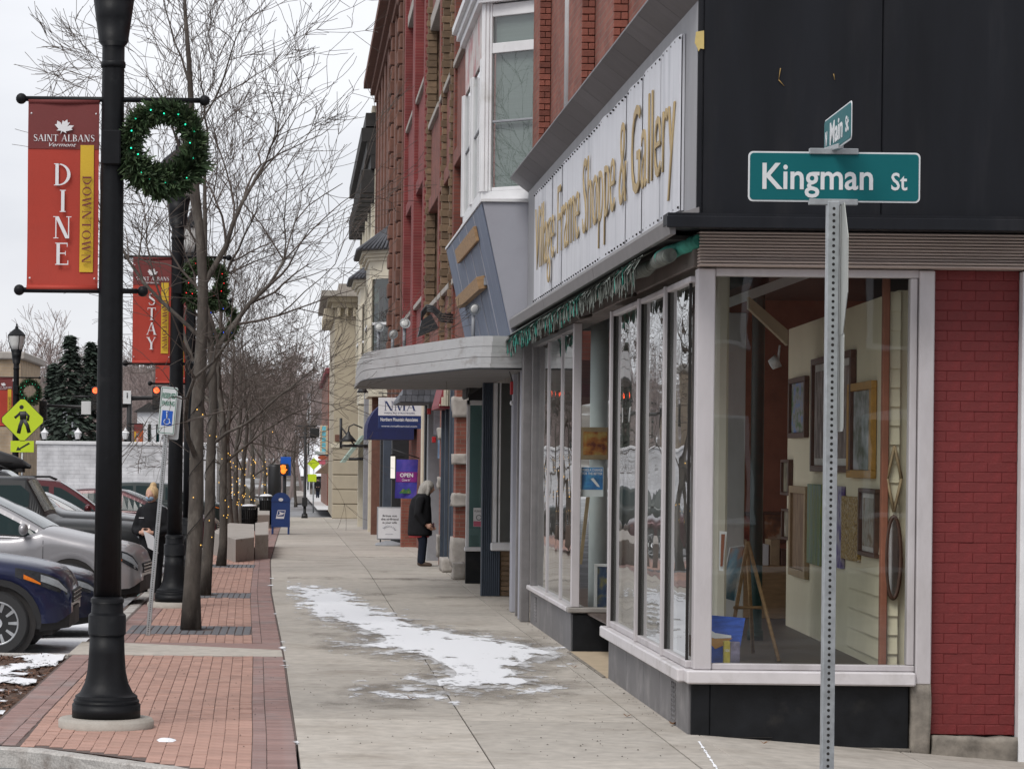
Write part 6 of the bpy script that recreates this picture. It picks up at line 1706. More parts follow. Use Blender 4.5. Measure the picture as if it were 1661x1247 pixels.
hm.tube([(cx + .05, -.205, cz - .08), (cx + .14, -.205, cz + .0)], .022, 5)
o = hm.build('hand_symbol', HAND_ON, hs_); o['kind'] = 'stuff'
a, b = hp(455, 771), hp(472, 741)
MB().cbox(a.x, b.x, .02, .05, a.z, b.z, .01).build('blue_sign', C_SBLUE, hs_)
bx0 = thing('dark_post', 'thick black utility post behind the blue mailbox', 'post', (xat(446, 112), 112, g(112)))
MB().lathe([(.26, 0), (.26, 2.2), (.22, 2.3)], 14).build('shaft', C_SIGY, bx0); MB().lathe([(.3, -.02), (.3, .25), (.27, .3)], 14).build('foot', C_SIGY, bx0)
# wall bracket sign with gooseneck lamp and small striped awning
br = thing('bracket_sign_arm', 'black wall bracket with a gooseneck lamp beyond the office sign', 'bracket', (2.9, 98, 2.5))
def rp_(px, py, Y=98): return at(px, py, Y) - Vector((2.9, 98, 2.5))
MB().tube([rp_(608, 723), rp_(553, 723)], .07, 4).build('arm', C_DKIRON, br); MB().tube([rp_(553, 678), rp_(553, 727)], .05, 6).build('upright', C_DKIRON, br); MB().tube([rp_(553, 692), rp_(575, 722)], .03, 5).build('stay', C_DKIRON, br)
MB().tube([rp_(588, 694), rp_(574, 688), rp_(566, 692), rp_(565, 703)], .025, 6).build('gooseneck', C_DKIRON, br)
c_ = rp_(565, 716); MB().lathe([(.30, 0), (.18, .14), (.07, .26), (.05, .34)], 14, tuple(c_)).build('lamp_shade', C_DKIRON, br)
sa = thing('green_striped_awning', 'small pale green striped awning under the wall bracket', 'awning', (2.9, 101, 2.0))
def rq_(px, py, Y=101): return at(px, py, Y) - Vector((2.9, 101, 2.0))
MB().prism([rq_(553, 750), rq_(560, 750), rq_(594, 706), rq_(588, 706)], (0, 3, 0)).build('cloth', mat('awning_green', (.28, .36, .31), .8, var=.3, scale=4, stretch=(1, 8, 1)), sa)
MB().tube([rq_(566, 744), rq_(592, 744)], .05, 5).build('bar', C_DKIRON, sa)
# lamps standing on the aluminium canopy
def flood(px, py, Y, rpx, label, flip=0):
    p = at(px, py, Y); base = zc0 + .40
    f = thing('flood_lamp', label, 'flood lamp', (p.x, Y, base), 0, 'flood lamps on the canopy')
    h = p.z - base; r = rpx * Y / F
    MB().tube([(0, 0, 0), (0, 0, max(.05, h - r * .3))], .025, 6).build('stem', C_PLAST, f)
    M = Matrix.Translation((0, 0, h)) @ Matrix.Rotation(R(90 + flip), 4, 'Y') @ Matrix.Rotation(R(70), 4, 'X')
    MB().lathe([(r, r * .6), (r * .96, r * .5), (r * .5, -r * .3), (r * .28, -r * .8), (r * .2, -r)], 14, M=M).build('shade', C_STEEL, f)
    MB().lathe([(r * .9, r * .55), (r * .4, r * .7), (.004, r * .74)], 14, M=M).build('lens', C_FROST, f)
flood(614, 532, 43.6, 8, 'flood lamp nearest the far end of the canopy', -50); flood(637, 541, 42.6, 8, 'flood lamp turned away, middle one of the canopy lamps', 60); flood(656, 526, 41.6, 9, 'largest flood lamp on the canopy facing the camera', -60)
flood(768, 501, 38.6, 10, 'ball shaped flood lamp in front of the grey sign box', 20)
def gooseneck(px, py, Y, label):
    p = at(px, py, Y); o = thing('gooseneck_lamp', label, 'wall lamp', (p.x, Y, p.z), 0, 'gooseneck wall lamps under the canopy')
    MB().lathe([(.17, 0), (.11, .1), (.05, .18)], 14).build('shade', C_DKIRON, o); MB().tube([(0, 0, .18), (.1, 0, .3), (.4, .1, .28), (2.9 - p.x, .1, .26)], .018, 6).build('neck', C_DKIRON, o)
gooseneck(588, 637, 80, 'black gooseneck wall lamp left of the navy awning'); gooseneck(601, 627, 76, 'black gooseneck wall lamp above the navy awning')
mm_ = MB()
# curved black brackets above the canopy
cb_ = thing('curved_brackets', 'curved black lamp brackets rising above the canopy beside the brick wall', 'bracket', (2.9, 46.5, 3.6))
for k in range(4):
    q = [at(735, 511 + k * 4, 46.5 + k * .4), at(716, 509 + k * 4, 46.5 + k * .4), at(703, 497 + k * 3, 46.5 + k * .4), at(692, 495 + k * 3, 46.5 + k * .4), at(684, 506 + k * 3, 46.5 + k * .4), at(684, 516 + k * 2, 46.5 + k * .4)]
    MB().tube([v - Vector((2.9, 46.5, 3.6)) for v in q], .018, 6).build('bracket', C_DKIRON, cb_)
v = at(694, 534, 46.7) - Vector((2.9, 46.5, 3.6)); MB().prism([v + Vector((-.16, 0, -.12)), v + Vector((.18, 0, .02)), v + Vector((.05, 0, .25)), v + Vector((-.1, 0, .15))], (0, .4, 0)).build('lamp_hood', C_DKIRON, cb_)
# ------------------------------------------------------------------ parked cars (nose to the kerb)
C_TYRE = mat('tyre', (.016, .016, .017), .85, var=.2, scale=20, bump=.2)
C_RIM = mat('alloy_rim', (.42, .43, .44), .35, metal=.7, var=.1, scale=10)
C_TRIM = mat('car_black_trim', (.014, .014, .015), .6, var=.2, scale=10, bump=.1)
C_CGL = mat('car_glass', (.004, .018, .018), .06, var=.05, bump=0, spec=.35)
C_LAMP = mat('headlamp_glass', (.30, .32, .34), .1, var=.2, scale=30, bump=0)
C_LAMPD = mat('headlamp_housing', (.03, .032, .036), .2, var=.3, scale=30)
C_AMB = mat('amber_reflector', (.65, .16, .01), .25, var=.1)
C_CHR = mat('chrome', (.6, .6, .6), .15, metal=1, var=.05, bump=0)
def paint(name, c, metal=.35, rough=.32): return mat(name, c, rough, metal=metal, var=.04, scale=3, bump=0, coat=.4)
def interp_s(tab, x):
    """smooth interpolation through a table"""
    if x <= tab[0][0]: return tab[0][1]
    for i in range(len(tab) - 1):
        (a, va), (b, vb) = tab[i], tab[i + 1]
        if x <= b:
            h = b - a; t = (x - a) / h
            m0 = (vb - tab[i - 1][1]) / (b - tab[i - 1][0]) if i > 0 else (vb - va) / h
            m1 = (tab[i + 2][1] - va) / (tab[i + 2][0] - a) if i + 2 < len(tab) else (vb - va) / h
            return (2 * t ** 3 - 3 * t * t + 1) * va + (t ** 3 - 2 * t * t + t) * h * m0 + (-2 * t ** 3 + 3 * t * t) * vb + (t ** 3 - t * t) * h * m1
    return tab[-1][1]
def wheel(parent, x, y, r, side, spokes=10, w=.23):
    M = Matrix.Translation((x, y, r)) @ Matrix.Rotation(R(90 * side), 4, 'X')
    ty = MB().lathe([(r * .66, -w / 2), (r * .9, -w / 2), (r * .985, -w * .36), (r, -w * .2), (r, w * .2), (r * .985, w * .36), (r * .92, w / 2), (r * .7, w * .48), (r * .66, w * .4)], 36, M=M).build('tyre', C_TYRE, parent)
    MB().lathe([(r * .64, -w * .1), (r * .64, 0)], 24, M=M).build('rim_disc', C_LAMPD, ty)
    MB().tube([M @ Vector((r * .66 * math.cos(6.2832 * k / 30), r * .66 * math.sin(6.2832 * k / 30), w * .42)) for k in range(31)], r * .035, 6, False).build('rim', C_RIM, ty)
    for k in range(spokes):
        a = 6.2832 * k / spokes; da = .16 if spokes < 8 else .10
        pts = [(r * .16, a - da * 1.5, .38), (r * .16, a + da * 1.5, .38), (r * .65, a + da, .43), (r * .65, a - da * .7, .43)]
        m = MB(); m.prism([(q * math.cos(t), q * math.sin(t), w * z) for q, t, z in pts], (0, 0, -w * .18), M); m.build('spoke', C_RIM, ty)
    MB().lathe([(r * .18, w * .2), (r * .17, w * .42), (r * .08, w * .45)], 16, M=M).build('hub', C_RIM, ty)
def car(name, label, loc, rz, pm, L_=4.6, W=1.84, Hh=1.66, hood=((0, .74), (.12, .88), (.5, .98), (1.0, 1.05), (1.35, 1.10)), belt=1.06, cowl=1.25, wind=.85, roofl=2.1, rearl=.5, zs=.34,
        wf=.92, wr=3.6, rw=.35, clad=True, box=False, nose=.28, rails=False, spokes=10, grp='cars parked nose to the kerb', amber=True, win=((.10, .95), (1.05, 1.95), (2.05, 2.6)), lampz=(.72, .92), lampl=.55):
    """x forward, nose at x = 0, tail at -L_; profile tables run backwards from the nose"""
    c = thing(name, label, 'car', loc, rz, grp)
    W2 = W / 2
    st = sorted(set([0, .03, .08, .15, .25, .38, .5] + [i * .12 for i in range(4, int(L_ / .12))] + [L_ - .3, L_ - .18, L_ - .09, L_ - .03, L_] + [wc + (rw + .06) * math.cos(R(a)) for wc in (wf, wr) for a in range(0, 181, 12)]))
    ht = list(hood) + [(cowl + .1, belt + .07), (cowl + .5, belt), (L_ - 1.2, belt + .02), (L_ - .4, belt + .02), (L_, belt - .1)]
    def top(d): return interp(ht, d) if box else interp_s(ht, d)
    def wid(d): return W2 * (interp_s([(0, 1 - nose), (.08, 1 - nose * .55), (.22, 1 - nose * .24), (.55, 1 - nose * .04), (1.0, 1.0), (L_ - .9, 1.0), (L_ - .3, .95), (L_, .80)], d))
    m = MB(); nsec = 0
    low = []
    for d in st:
        zl = interp([(0, zs + .12), (.12, zs + .02), (.4, zs), (L_ - .4, zs), (L_, zs + .12)], d)
        for wc in (wf, wr):
            if abs(d - wc) < rw + .06: zl = max(zl, rw + math.sqrt(max(0, (rw + .06) ** 2 - (d - wc) ** 2)))
        low.append(zl)
        t = top(d); w = wid(d); sh = t - .10
        if zl > sh - .05: zl = sh - .05
        sec = [(w * .965, zl), (w * .985, zl + (sh - zl) * .2), (w * 1.0, zl + (sh - zl) * .5), (w * .995, zl + (sh - zl) * .66), (w * 1.0, zl + (sh - zl) * .78), (w * .985, sh), (w * .95, sh + .05), (w * .86, t - .012), (w * .6, t + .012), (w * .3, t + .022), (0, t + .025)]
        full = sec + [(-y, z) for y, z in sec[-2::-1]]
        nsec = len(full)
        for y, z in full: m.v.append(Vector((-d, y, z)))
    for i in range(len(st) - 1):
        for k in range(nsec - 1):
            a = i * nsec + k; m.f.append([a, a + nsec, a + nsec + 1, a + 1]); m.sm.append(True)
    m.f.append(list(range(nsec))[::-1]); m.sm.append(False)
    e = (len(st) - 1) * nsec; m.f.append([e + k for k in range(nsec)]); m.sm.append(False)
    body = m.build('body', pm, c)
    def skin(d, z, out=.0):     # point on the right side of the body
        t = top(d); w = wid(d); sh = t - .1; zl = zs
        u = max(0, min(1, (z - zl) / max(.05, sh - zl)))
        return Vector((-d, -(w * interp([(0, .965), (.2, .985), (.5, 1.0), (.66, .995), (.78, 1.0), (1, .985)], u) + out), z))
    mir = lambda v: Vector((v.x, -v.y, v.z))
    # cabin
    zr = Hh; b0 = belt - .03
    A = [(cowl, W2 * .86, top(cowl) - .02), (cowl + wind, W2 * .70, zr - .05), (cowl + wind + roofl, W2 * .69, zr - .06), (L_ - .12 if rearl < .9 else cowl + wind + roofl + rearl, W2 * .84, belt)]
    cb = MB(); rows = []
    prof = []
    nseg = 10
    for i in range(3):
        for k in range(nseg if i < 2 else nseg + 1):
            t = k / nseg
            d = A[i][0] + (A[i + 1][0] - A[i][0]) * t
            y = A[i][1] + (A[i + 1][1] - A[i][1]) * t; z = A[i][2] + (A[i + 1][2] - A[i][2]) * t
            if not box and i == 1: z += .05 * math.sin(math.pi * t) ; 
            if not box and i == 0: z += .03 * math.sin(math.pi * t)
            prof.append((d, y, z))
    for d, y, z in prof:
        yb = W2 * .93
        sec = [(yb, b0), (y + (yb - y) * max(0.02, 0), z - .02 if False else z) if z <= b0 + .05 else (y, z - .035), (y * .93, z), (y * .5, z + .02), (0, z + .028)]
        if z <= b0 + .05: sec[0] = (yb, min(b0, z - .02))
        full = sec + [(-a, b) for a, b in sec[-2::-1]]
        for a, b in full: cb.v.append(Vector((-d, a, b)))
        ns2 = len(full)
    for i in range(len(prof) - 1):
        for k in range(ns2 - 1):
            a = i * ns2 + k; cb.f.append([a, a + ns2, a + ns2 + 1, a + 1]); cb.sm.append(k not in (0, ns2 - 2))
    cabin = cb.build('cabin', pm, c)
    def cz(d):
        for (d0, y0, z0), (d1, y1, z1) in zip(prof, prof[1:]):
            if d <= d1: t = (d - d0) / (d1 - d0 + 1e-9); return y0 + (y1 - y0) * t, z0 + (z1 - z0) * t
        return prof[-1][1], prof[-1][2]
    yb = W2 * .93
    def sidept(d, f, out=.006):
        y, z = cz(d); zt_ = z - .035
        return Vector((-d, -(yb + (y - yb) * f + out), b0 + (zt_ - b0) * f))
    for (a, b) in win:
        a, b = cowl + a, cowl + b
        for s in (0, 1):
            n = 6; lo = []; hi = []
            for k in range(n + 1):
                d = a + (b - a) * k / n; yz = cz(d); 
                lo.append(sidept(d, .10)); hi.append(sidept(d, max(.12, min(.88, 1 - .07 / max(.08, yz[1] - b0)))))
            mw_ = MB()
            P_ = [mir(v) if s else v for v in lo + hi[::-1]]
            nn = n + 1
            mw_.add(P_, [(k, k + 1, 2 * nn - 2 - k, 2 * nn - 1 - k) for k in range(n)] if not s else [(2 * nn - 1 - k, 2 * nn - 2 - k, k + 1, k) for k in range(n)], False)
            wn = mw_.build('side_window', C_CGL, c)
            fr_ = MB(); fr_.tube([*[mir(v) if s else v for v in lo]], .009, 4); fr_.build('window_trim', C_TRIM, wn)
    d0, d1 = cowl + .05, cowl + wind - .03
    n = 6; P_ = []
    for k in range(n + 1):
        d = d0 + (d1 - d0) * k / n; y, z = cz(d)
        P_.append([Vector((-d + .006, -y * .90 + i * y * .45, z + (.009 if abs(i - 2) == 2 else .025 if abs(i - 2) == 1 else .034))) for i in range(5)])
    mw_ = MB(); mw_.add([p for r in P_ for p in r], [(k * 5 + i, k * 5 + i + 1, (k + 1) * 5 + i + 1, (k + 1) * 5 + i) for k in range(n) for i in range(4)], True); mw_.build('windscreen', C_CGL, c)
    # dark lower cladding, arches, sill
    if clad:
        for s in (0, 1):
            for wc in (wf, wr):
                arc_o, arc_i = [], []
                for a in range(-12, 193, 12):
                    da = R(a)
                    for lst, rr_ in ((arc_i, rw + .055), (arc_o, rw + .125)):
                        d = wc - rr_ * math.cos(da); z = rw + rr_ * math.sin(da)
                        lst.append(skin(d, max(z, zs - .05), .008))
                P_ = arc_i + arc_o; nn = len(arc_i)
                if s: P_ = [mir(v) for v in P_]
                MB().add(P_, [(k, k + 1, nn + k + 1, nn + k) for k in range(nn - 1)], True).build('arch_trim', C_TRIM, c)
    for s in (-1, 1):
        MB().cbox(-(wr - rw - .1), -(wf + rw + .1), s * (W2 * .955), s * (W2 * .97 + .012), zs - .06, zs + .10, .02).build('sill_trim', C_TRIM, c)
        MB().lathe([(.36 * rw / .35 + .06, 0), (.3, .3)], 20, M=Matrix.Translation((-wf, s * W2 * .96, rw)) @ Matrix.Rotation(R(90 * s), 4, 'X')).build('wheel_well', C_DARK, c)
        MB().lathe([(.36 * rw / .35 + .06, 0), (.3, .3)], 20, M=Matrix.Translation((-wr, s * W2 * .96, rw)) @ Matrix.Rotation(R(90 * s), 4, 'X')).build('wheel_well', C_DARK, c)
        for wc in (wf, wr): wheel(c, -wc, s * (W2 - .10), rw, 1 if s < 0 else -1, spokes)
    MB().box(-L_ + .2, -.2, -W2 * .8, W2 * .8, .22, zs + .1).build('underbody', C_DARK, c)
    # front: lower bumper, grille, lamps
    MB().prism([(-.33, -W2 * .90, zs - .08), (-.02, -W2 * .70, zs - .04), (.015, -W2 * .3, zs - .02), (.015, W2 * .3, zs - .02), (-.02, W2 * .70, zs - .04), (-.33, W2 * .90, zs - .08)], (0, 0, .20)).build('bumper', C_TRIM, c)
    MB().cbox(-.02, .016, -W2 * .55, W2 * .55, .56, .70, .01).build('grille', C_TRIM, c)
    for k in range(3): MB().cbox(.012, .024, -W2 * .55, W2 * .55, .575 + k * .045, .59 + k * .045, .004).build('grille_bar', C_CHR, c)
    for s in (0, 1):
        pts_lo, pts_hi = [], []
        for k in range(7):
            d = .04 + lampl * k / 6; tt = k / 6
            zl_, zh_ = lampz[0] + (lampz[1] - lampz[0]) * (.10 + .55 * tt), lampz[0] + (lampz[1] - lampz[0]) * (.62 + .36 * tt)
            zmax = top(d) - .06
            pts_lo.append(skin(d, min(zl_, zmax - .02), .008)); pts_hi.append(skin(d, min(zh_, zmax), .006))
        P_ = pts_lo + pts_hi
        if s: P_ = [mir(v) for v in P_]
        hl = MB().add(P_, [(k, k + 1, 8 + k, 7 + k) for k in range(6)], True).build('headlight', C_LAMPD, c)
        Q = []
        for k in range(4): Q.append(pts_lo[k].lerp(pts_hi[k], .35) + Vector((0, -.006, 0)))
        for k in range(4): Q.append(pts_lo[k].lerp(pts_hi[k], .85) + Vector((0, -.006, 0)))
        if s: Q = [mir(v) for v in Q]
        MB().add(Q, [(k, k + 1, 5 + k, 4 + k) for k in range(3)], True).build('lens', C_LAMP, hl)
        if amber:
            Q = [pts_lo[k].lerp(pts_hi[k], .1) + Vector((0, -.007, 0)) for k in (3, 4, 5)] + [pts_lo[k].lerp(pts_hi[k], f) + Vector((0, -.007, 0)) for k, f in ((3, .22), (4, .38), (5, .5))]
            if s: Q = [mir(v) for v in Q]
            MB().add(Q, [(0, 1, 4, 3), (1, 2, 5, 4)], True).build('indicator', C_AMB, hl)
        sg_ = -1 if not s else 1
        mp_ = Vector((-(cowl + .28), sg_ * (W2 * .93 + .13), belt + .09))
        MB().sphere(mp_, .11, 12, 8, sx=.62, sy=1.05, sz=.75).build('mirror', pm, c)
        MB().tube([mp_ + Vector((-.02, -sg_ * .14, -.05)), mp_], .025, 6).build('mirror_arm', C_TRIM, c)
        for dd in (win[0][1] + .05, win[1][1] + .05):
            MB().tube([skin(cowl + dd, z, .003) if sg_ < 0 else mir(skin(cowl + dd, z, .003)) for z in (zs + .1, .6, .8, belt - .1)], .005, 4).build('door_seam', C_TRIM, c)
            hv = skin(cowl + dd - .15, belt - .16, .018); hv = hv if sg_ < 0 else mir(hv)
            MB().tube([hv, hv + Vector((.16, 0, 0))], .014, 6).build('door_handle', pm, c)
        MB().tube([skin(cowl + .02, z, .003) if sg_ < 0 else mir(skin(cowl + .02, z, .003)) for z in (zs + .12, .6, .8, belt - .06)], .005, 4).build('door_seam', C_TRIM, c)
    if rails:
        for s in (-1, 1): MB().tube([(-(cowl + wind + .05), s * W2 * .62, zr - .02), (-(cowl + wind + .2), s * W2 * .62, zr + .04), (-(cowl + wind + roofl - .2), s * W2 * .62, zr + .03), (-(cowl + wind + roofl), s * W2 * .62, zr - .03)], .018, 6).build('roof_rail', C_TRIM, c)
    return c
def park(px_nose, Y): return (xat(px_nose, Y, 950), Y + .92, ROAD + g(Y))
P_BLUE = paint('paint_blue', (.005, .010, .048), .4); P_NAVY = paint('paint_navy', (.008, .012, .035), .35); P_SILV = paint('paint_silver', (.36, .35, .36), .5, .35)
P_GREY = mat('paint_grey', (.022, .023, .024), .45, var=.06, scale=3, bump=0, coat=.12, spec=.3); P_BLK = paint('paint_black', (.008, .008, .009), .2); P_RED = paint('paint_red', (.085, .008, .012), .4); P_WHT = paint('paint_white', (.62, .63, .63), 0); P_DRED = paint('paint_maroon', (.06, .01, .014), .4); P_TEAL = paint('paint_dark_green', (.012, .02, .018), .3)
SUVH = ((0, .66), (.05, .80), (.14, .90), (.4, .98), (.9, 1.05), (1.25, 1.10))
car('parked_suv', 'dark blue SUV with silver spoked wheels nearest the camera on the left', park(113, 30.6), 0, P_BLUE, hood=SUVH, spokes=10, wf=.78, lampz=(.62, .98))
car('parked_sedan', 'navy sedan whose headlight shows between the blue and silver SUVs', park(156, 33.4), R(2), P_NAVY, L_=4.6, Hh=1.45, belt=.93, hood=((0, .58), (.06, .68), (.2, .76), (.6, .84), (1.2, .92)), cowl=1.3, wind=.95, roofl=1.4, rearl=1.0, zs=.24, rw=.32, clad=False, lampz=(.5, .78))
car('parked_suv', 'silver SUV with a long sloping bonnet behind the front lamp post', park(233, 38.6), R(-4), P_SILV, L_=4.75, Hh=1.72, hood=((0, .62), (.06, .80), (.16, .90), (.5, .98), (.95, 1.07), (1.35, 1.15)), cowl=1.3, wind=1.15, belt=1.06, spokes=7, clad=False, wf=.95, lampz=(.55, 1.0), lampl=.4)
car('parked_jeep', 'dark grey boxy off-road car with square windows behind the silver SUV', park(236, 43.2), R(-2), P_GREY, L_=4.6, W=1.88, Hh=1.85, box=True, hood=((0, .98), (.05, 1.08), (.3, 1.12), (1.4, 1.16)), belt=1.2, cowl=1.5, wind=.35, roofl=2.3, rearl=.3, zs=.5, rw=.41, nose=.12, win=((.28, 1.1), (1.2, 1.95), (2.05, 2.6)), lampz=(.8, 1.05), lampl=.12, amber=False)
car('parked_pickup', 'black high-roofed SUV with a sloping windscreen beyond the grey off-road car', park(238, 47.0), R(0), P_BLK, L_=5.0, W=1.95, Hh=1.92, hood=((0, .9), (.05, 1.05), (.2, 1.12), (.7, 1.17), (1.5, 1.22)), belt=1.22, cowl=1.5, wind=.9, roofl=2.1, rearl=.3, zs=.45, rw=.4, nose=.18, rails=True, win=((.3, 1.2), (1.3, 2.2), (2.3, 2.9)), lampz=(.75, 1.1), amber=False)
car('parked_suv', 'red SUV with roof rails behind the woman', park(262, 56.0), R(4), P_RED, hood=SUVH, rails=True, Hh=1.72)
car('parked_hatchback', 'white car between the black SUV and the red one', park(250, 51.2), R(0), P_WHT, L_=4.3, Hh=1.5, belt=.98, hood=((0, .6), (.06, .72), (.2, .8), (.6, .88), (1.1, .98)), cowl=1.2, clad=False, rw=.32, zs=.27)
car('parked_sedan', 'dark maroon car with an amber corner light behind the front tree', park(352, 68.0), R(-5), P_DRED, L_=4.7, Hh=1.5, belt=.98, hood=((0, .62), (.06, .74), (.2, .82), (.6, .9), (1.2, .98)), cowl=1.3, wind=.95, roofl=1.4, rearl=1.0, zs=.27, rw=.33, clad=False)
car('parked_suv', 'dark green car further up the kerb behind the tree trunks', park(372, 96.0), R(0), P_TEAL, hood=SUVH)
car('moving_car', 'silver car far up the road between the trunks', (xat(392, 120), 120, ROAD + g(120)), R(80), P_SILV, hood=SUVH, grp='cars on the road')
# SUV with the roof box beyond
rb = car('parked_suv', 'black SUV carrying a roof box at the left picture edge', park(180, 60.0), R(0), P_BLK, hood=SUVH, rails=True, Hh=1.78)
bxx = thing('roof_box', 'black streamlined roof box on the car at the left edge', 'roof box', (xat(50, 60.9), 60.92, 1.85 + ROAD + g(60)))
m_ = MB()
secs = []
for k in range(13):
    t = k / 12; d = -2.1 * t
    w = .40 * (interp([(0, .3), (.1, .75), (.3, 1), (.9, 1), (1, .85)], t)); h = .40 * interp([(0, .2), (.12, .62), (.35, 1), (.85, .95), (1, .7)], t)
    secs.append([(d, -w, .08), (d, -w, .08 + h * .55), (d, -w * .8, .08 + h * .9), (d, 0, .08 + h), (d, w * .8, .08 + h * .9), (d, w, .08 + h * .55), (d, w, .08)])
m_.add([p for s in secs for p in s], [(i * 7 + k, (i + 1) * 7 + k, (i + 1) * 7 + k + 1, i * 7 + k + 1) for i in range(12) for k in range(6)] + [tuple(range(7))[::-1], tuple(84 + k for k in range(7))] + [(i * 7 + 6, (i + 1) * 7 + 6, (i + 1) * 7, i * 7) for i in range(12)], True)
m_.build('lid', C_TRIM, bxx); MB().box(-2.0, -.15, -.3, .3, .0, .079).build('mount', C_DARK, bxx)
MB().tube([(-2.05, -.405, .22), (-.5, -.405, .22), (-.1, -.2, .17)], .01, 4).build('seam', C_DARK, bxx)
# ------------------------------------------------------------------ trees
C_BARK = mat('tree_bark', (.078, .066, .056), .92, var=.4, scale=14, bump=.5, bscale=40, stretch=(1, 1, .35), col2=(.17, .155, .135), c2lo=.52, c2hi=.7, c2scale=5)
C_TWIG = mat('tree_twig', (.10, .08, .068), .9, var=.25, scale=6, bump=0)
def grow(mbt, mbc, rr, p, d, ln, r, depth, maxd, tips, spread=.55, up=.25, minr=.0028):
    n = 6 if depth < 2 else 5 if depth < 3 else 4
    pts, rad = [p.copy()], [r]
    cur, dd = p.copy(), d.copy()
    kids = []
    for k in range(n):
        dd = (dd + Vector((rr.gauss(0, .17), rr.gauss(0, .17), rr.gauss(0, .10) + up * .12))).normalized()
        cur = cur + dd * ln / n
        pts.append(cur.copy()); rad.append(max(minr, r * (1 - .62 * (k + 1) / n)))
        if depth < maxd and k >= (1 if depth < 3 else 2):
            kids.append((cur.copy(), dd.copy(), rad[-1]))
    (mbt if depth < 2 else mbc).tube(pts, rad, 7 if depth == 0 else 5 if depth == 1 else 4 if depth == 2 else 3, cap=False)
    if depth >= maxd - 1: tips.append((pts[-1], dd))
    if depth < maxd:
        for (q, dk, rk) in kids + [(pts[-1], dd, rad[-1])]:
            if depth > 1 and rr.random() < .22: continue
            nb = 1
            for j in range(nb if (q - pts[-1]).length > 1e-6 else 2):
                ax = dk.orthogonal().normalized(); ax = Matrix.Rotation(rr.uniform(0, 6.2832), 3, dk) @ ax
                ang = rr.uniform(spread * .6, spread * 1.35)
                nd = (Matrix.Rotation(ang, 3, ax) @ dk + Vector((0, 0, up * .22))).normalized()
                grow(mbt, mbc, rr, q, nd, ln * rr.uniform(.50, .74), max(minr, rk * rr.uniform(.55, .8)), depth + 1, maxd, tips, spread, up, minr)
def street_tree(x, y, label, seed, height=6.6, tr=.125, limbs=9, first=1.9, maxd=4, lights=0, lean=0.0, reach=1.0, minr=.0030, lcol='warm'):
    z0 = g(y)
    t = thing('street_tree', label, 'tree', (x, y, z0), 0, 'bare street trees along the kerb')
    rr = random.Random(seed)
    mt, mc = MB(), MB()
    pts, rad = [], []
    n = 14
    for k in range(n + 1):
        f = k / n; h = height * f
        pts.append(Vector((lean * f + (.05 + .05 * f) * math.sin(f * 6 + seed) + .02 * math.sin(f * 17 + seed), .07 * math.cos(f * 4 + seed), h)))
        rad.append(tr * (1.28 - .28 * min(1, f * 14)) * (1 - .82 * f ** 1.15) + .006)
    mt.tube(pts, rad, 12, cap=True)
    tips = []
    for k in range(limbs):
        f = first / height + (1 - first / height) * (k / limbs) ** .9 * .95
        i = min(n - 1, int(f * n)); q = pts[i].lerp(pts[i + 1], f * n - i)
        a = k * 2.4 + seed + rr.uniform(-.4, .4)
        el = R(rr.uniform(18, 42) + 20 * f) if k not in (1, 3) else R(rr.uniform(52, 62))
        d = Vector((math.cos(a) * math.cos(el), math.sin(a) * math.cos(el), math.sin(el)))
        ln = (2.5 - 1.3 * f) * rr.uniform(.85, 1.15) * reach
        grow(mt, mc, rr, q, d, ln, rad[i] * (rr.uniform(.34, .46) if k not in (1, 3) else .62), 1, maxd, tips, .62, .16, minr)
    grow(mt, mc, rr, pts[-1], Vector((0, 0, 1)), 1.3, rad[-1], 1, maxd, tips, .5, .3, minr)
    mt.build('trunk', C_BARK, t)
    cr_ = mc.build('crown', C_TWIG, t); 
    if lights:
        lm = MB()
        for k in range(lights):
            if k % 3:
                zz = rr.uniform(.8, 2.6); a = k * 1.1; f = zz / height; i = int(f * n)
                rq = rad[i] + .012; c = pts[i] + Vector((rq * math.cos(a), rq * math.sin(a), zz - pts[i].z))
            else:
                q, d = tips[rr.randrange(len(tips))]; c = q.copy()
                if c.z > 3.6: continue
            lm.sphere(c, .0075 * max(1, y / 42), 5, 4)
        o = lm.build('string_lights', LED[lcol], t); o['kind'] = 'stuff'
        w = MB(); w.tube([Vector((0, 0, 0)) + pts[min(n, int(zz / height * n))] + Vector(((rad[min(n, int(zz / height * n))] + .008) * math.cos(zz * 9), (rad[min(n, int(zz / height * n))] + .008) * math.sin(zz * 9), zz - pts[min(n, int(zz / height * n))].z)) for zz in [.9 + i * .06 for i in range(34)]], .005, 4)
        w.build('light_cable', C_DARK, t)
    return t
TREES = [(-1.13, 33.5, 'large bare tree in front with a pale trunk rising from the first grate', 11, 7.2, .098, 8, 2.0, 4, 14, -.12, 1.0, 'warm'),
         (-1.28, 41.8, 'bare tree close behind the front tree, on the second grate', 12, 6.4, .085, 6, 2.2, 4, 14, .0, .9, 'warm'),
         (-1.38, 53.0, 'slender bare tree in front of the granite blocks', 13, 5.8, .078, 6, 1.9, 4, 20, .05, .9, 'warm')]
for (x, y, lab, sd, hh, tr, lb_, fi, md, lg, ln_, rc, lc) in TREES: street_tree(x, y, lab, sd, hh, tr, lb_, fi, md, lg, ln_, rc, .0034, lc)
for (px, py, lab, sd) in [(371, 868, 'bare tree with the thickest lit trunk beyond the granite blocks', 21), (384, 864, 'thin lit tree trunk just left of the litter bin', 22), (394, 861, 'bare lit tree directly behind the snow-topped litter bin', 23)]:
    p = ground_at(px, py); street_tree(p.x, p.y, lab, sd, 5.6, .12 if sd == 21 else .09, 6, 1.9, 4, 30, 0, .95, .005)
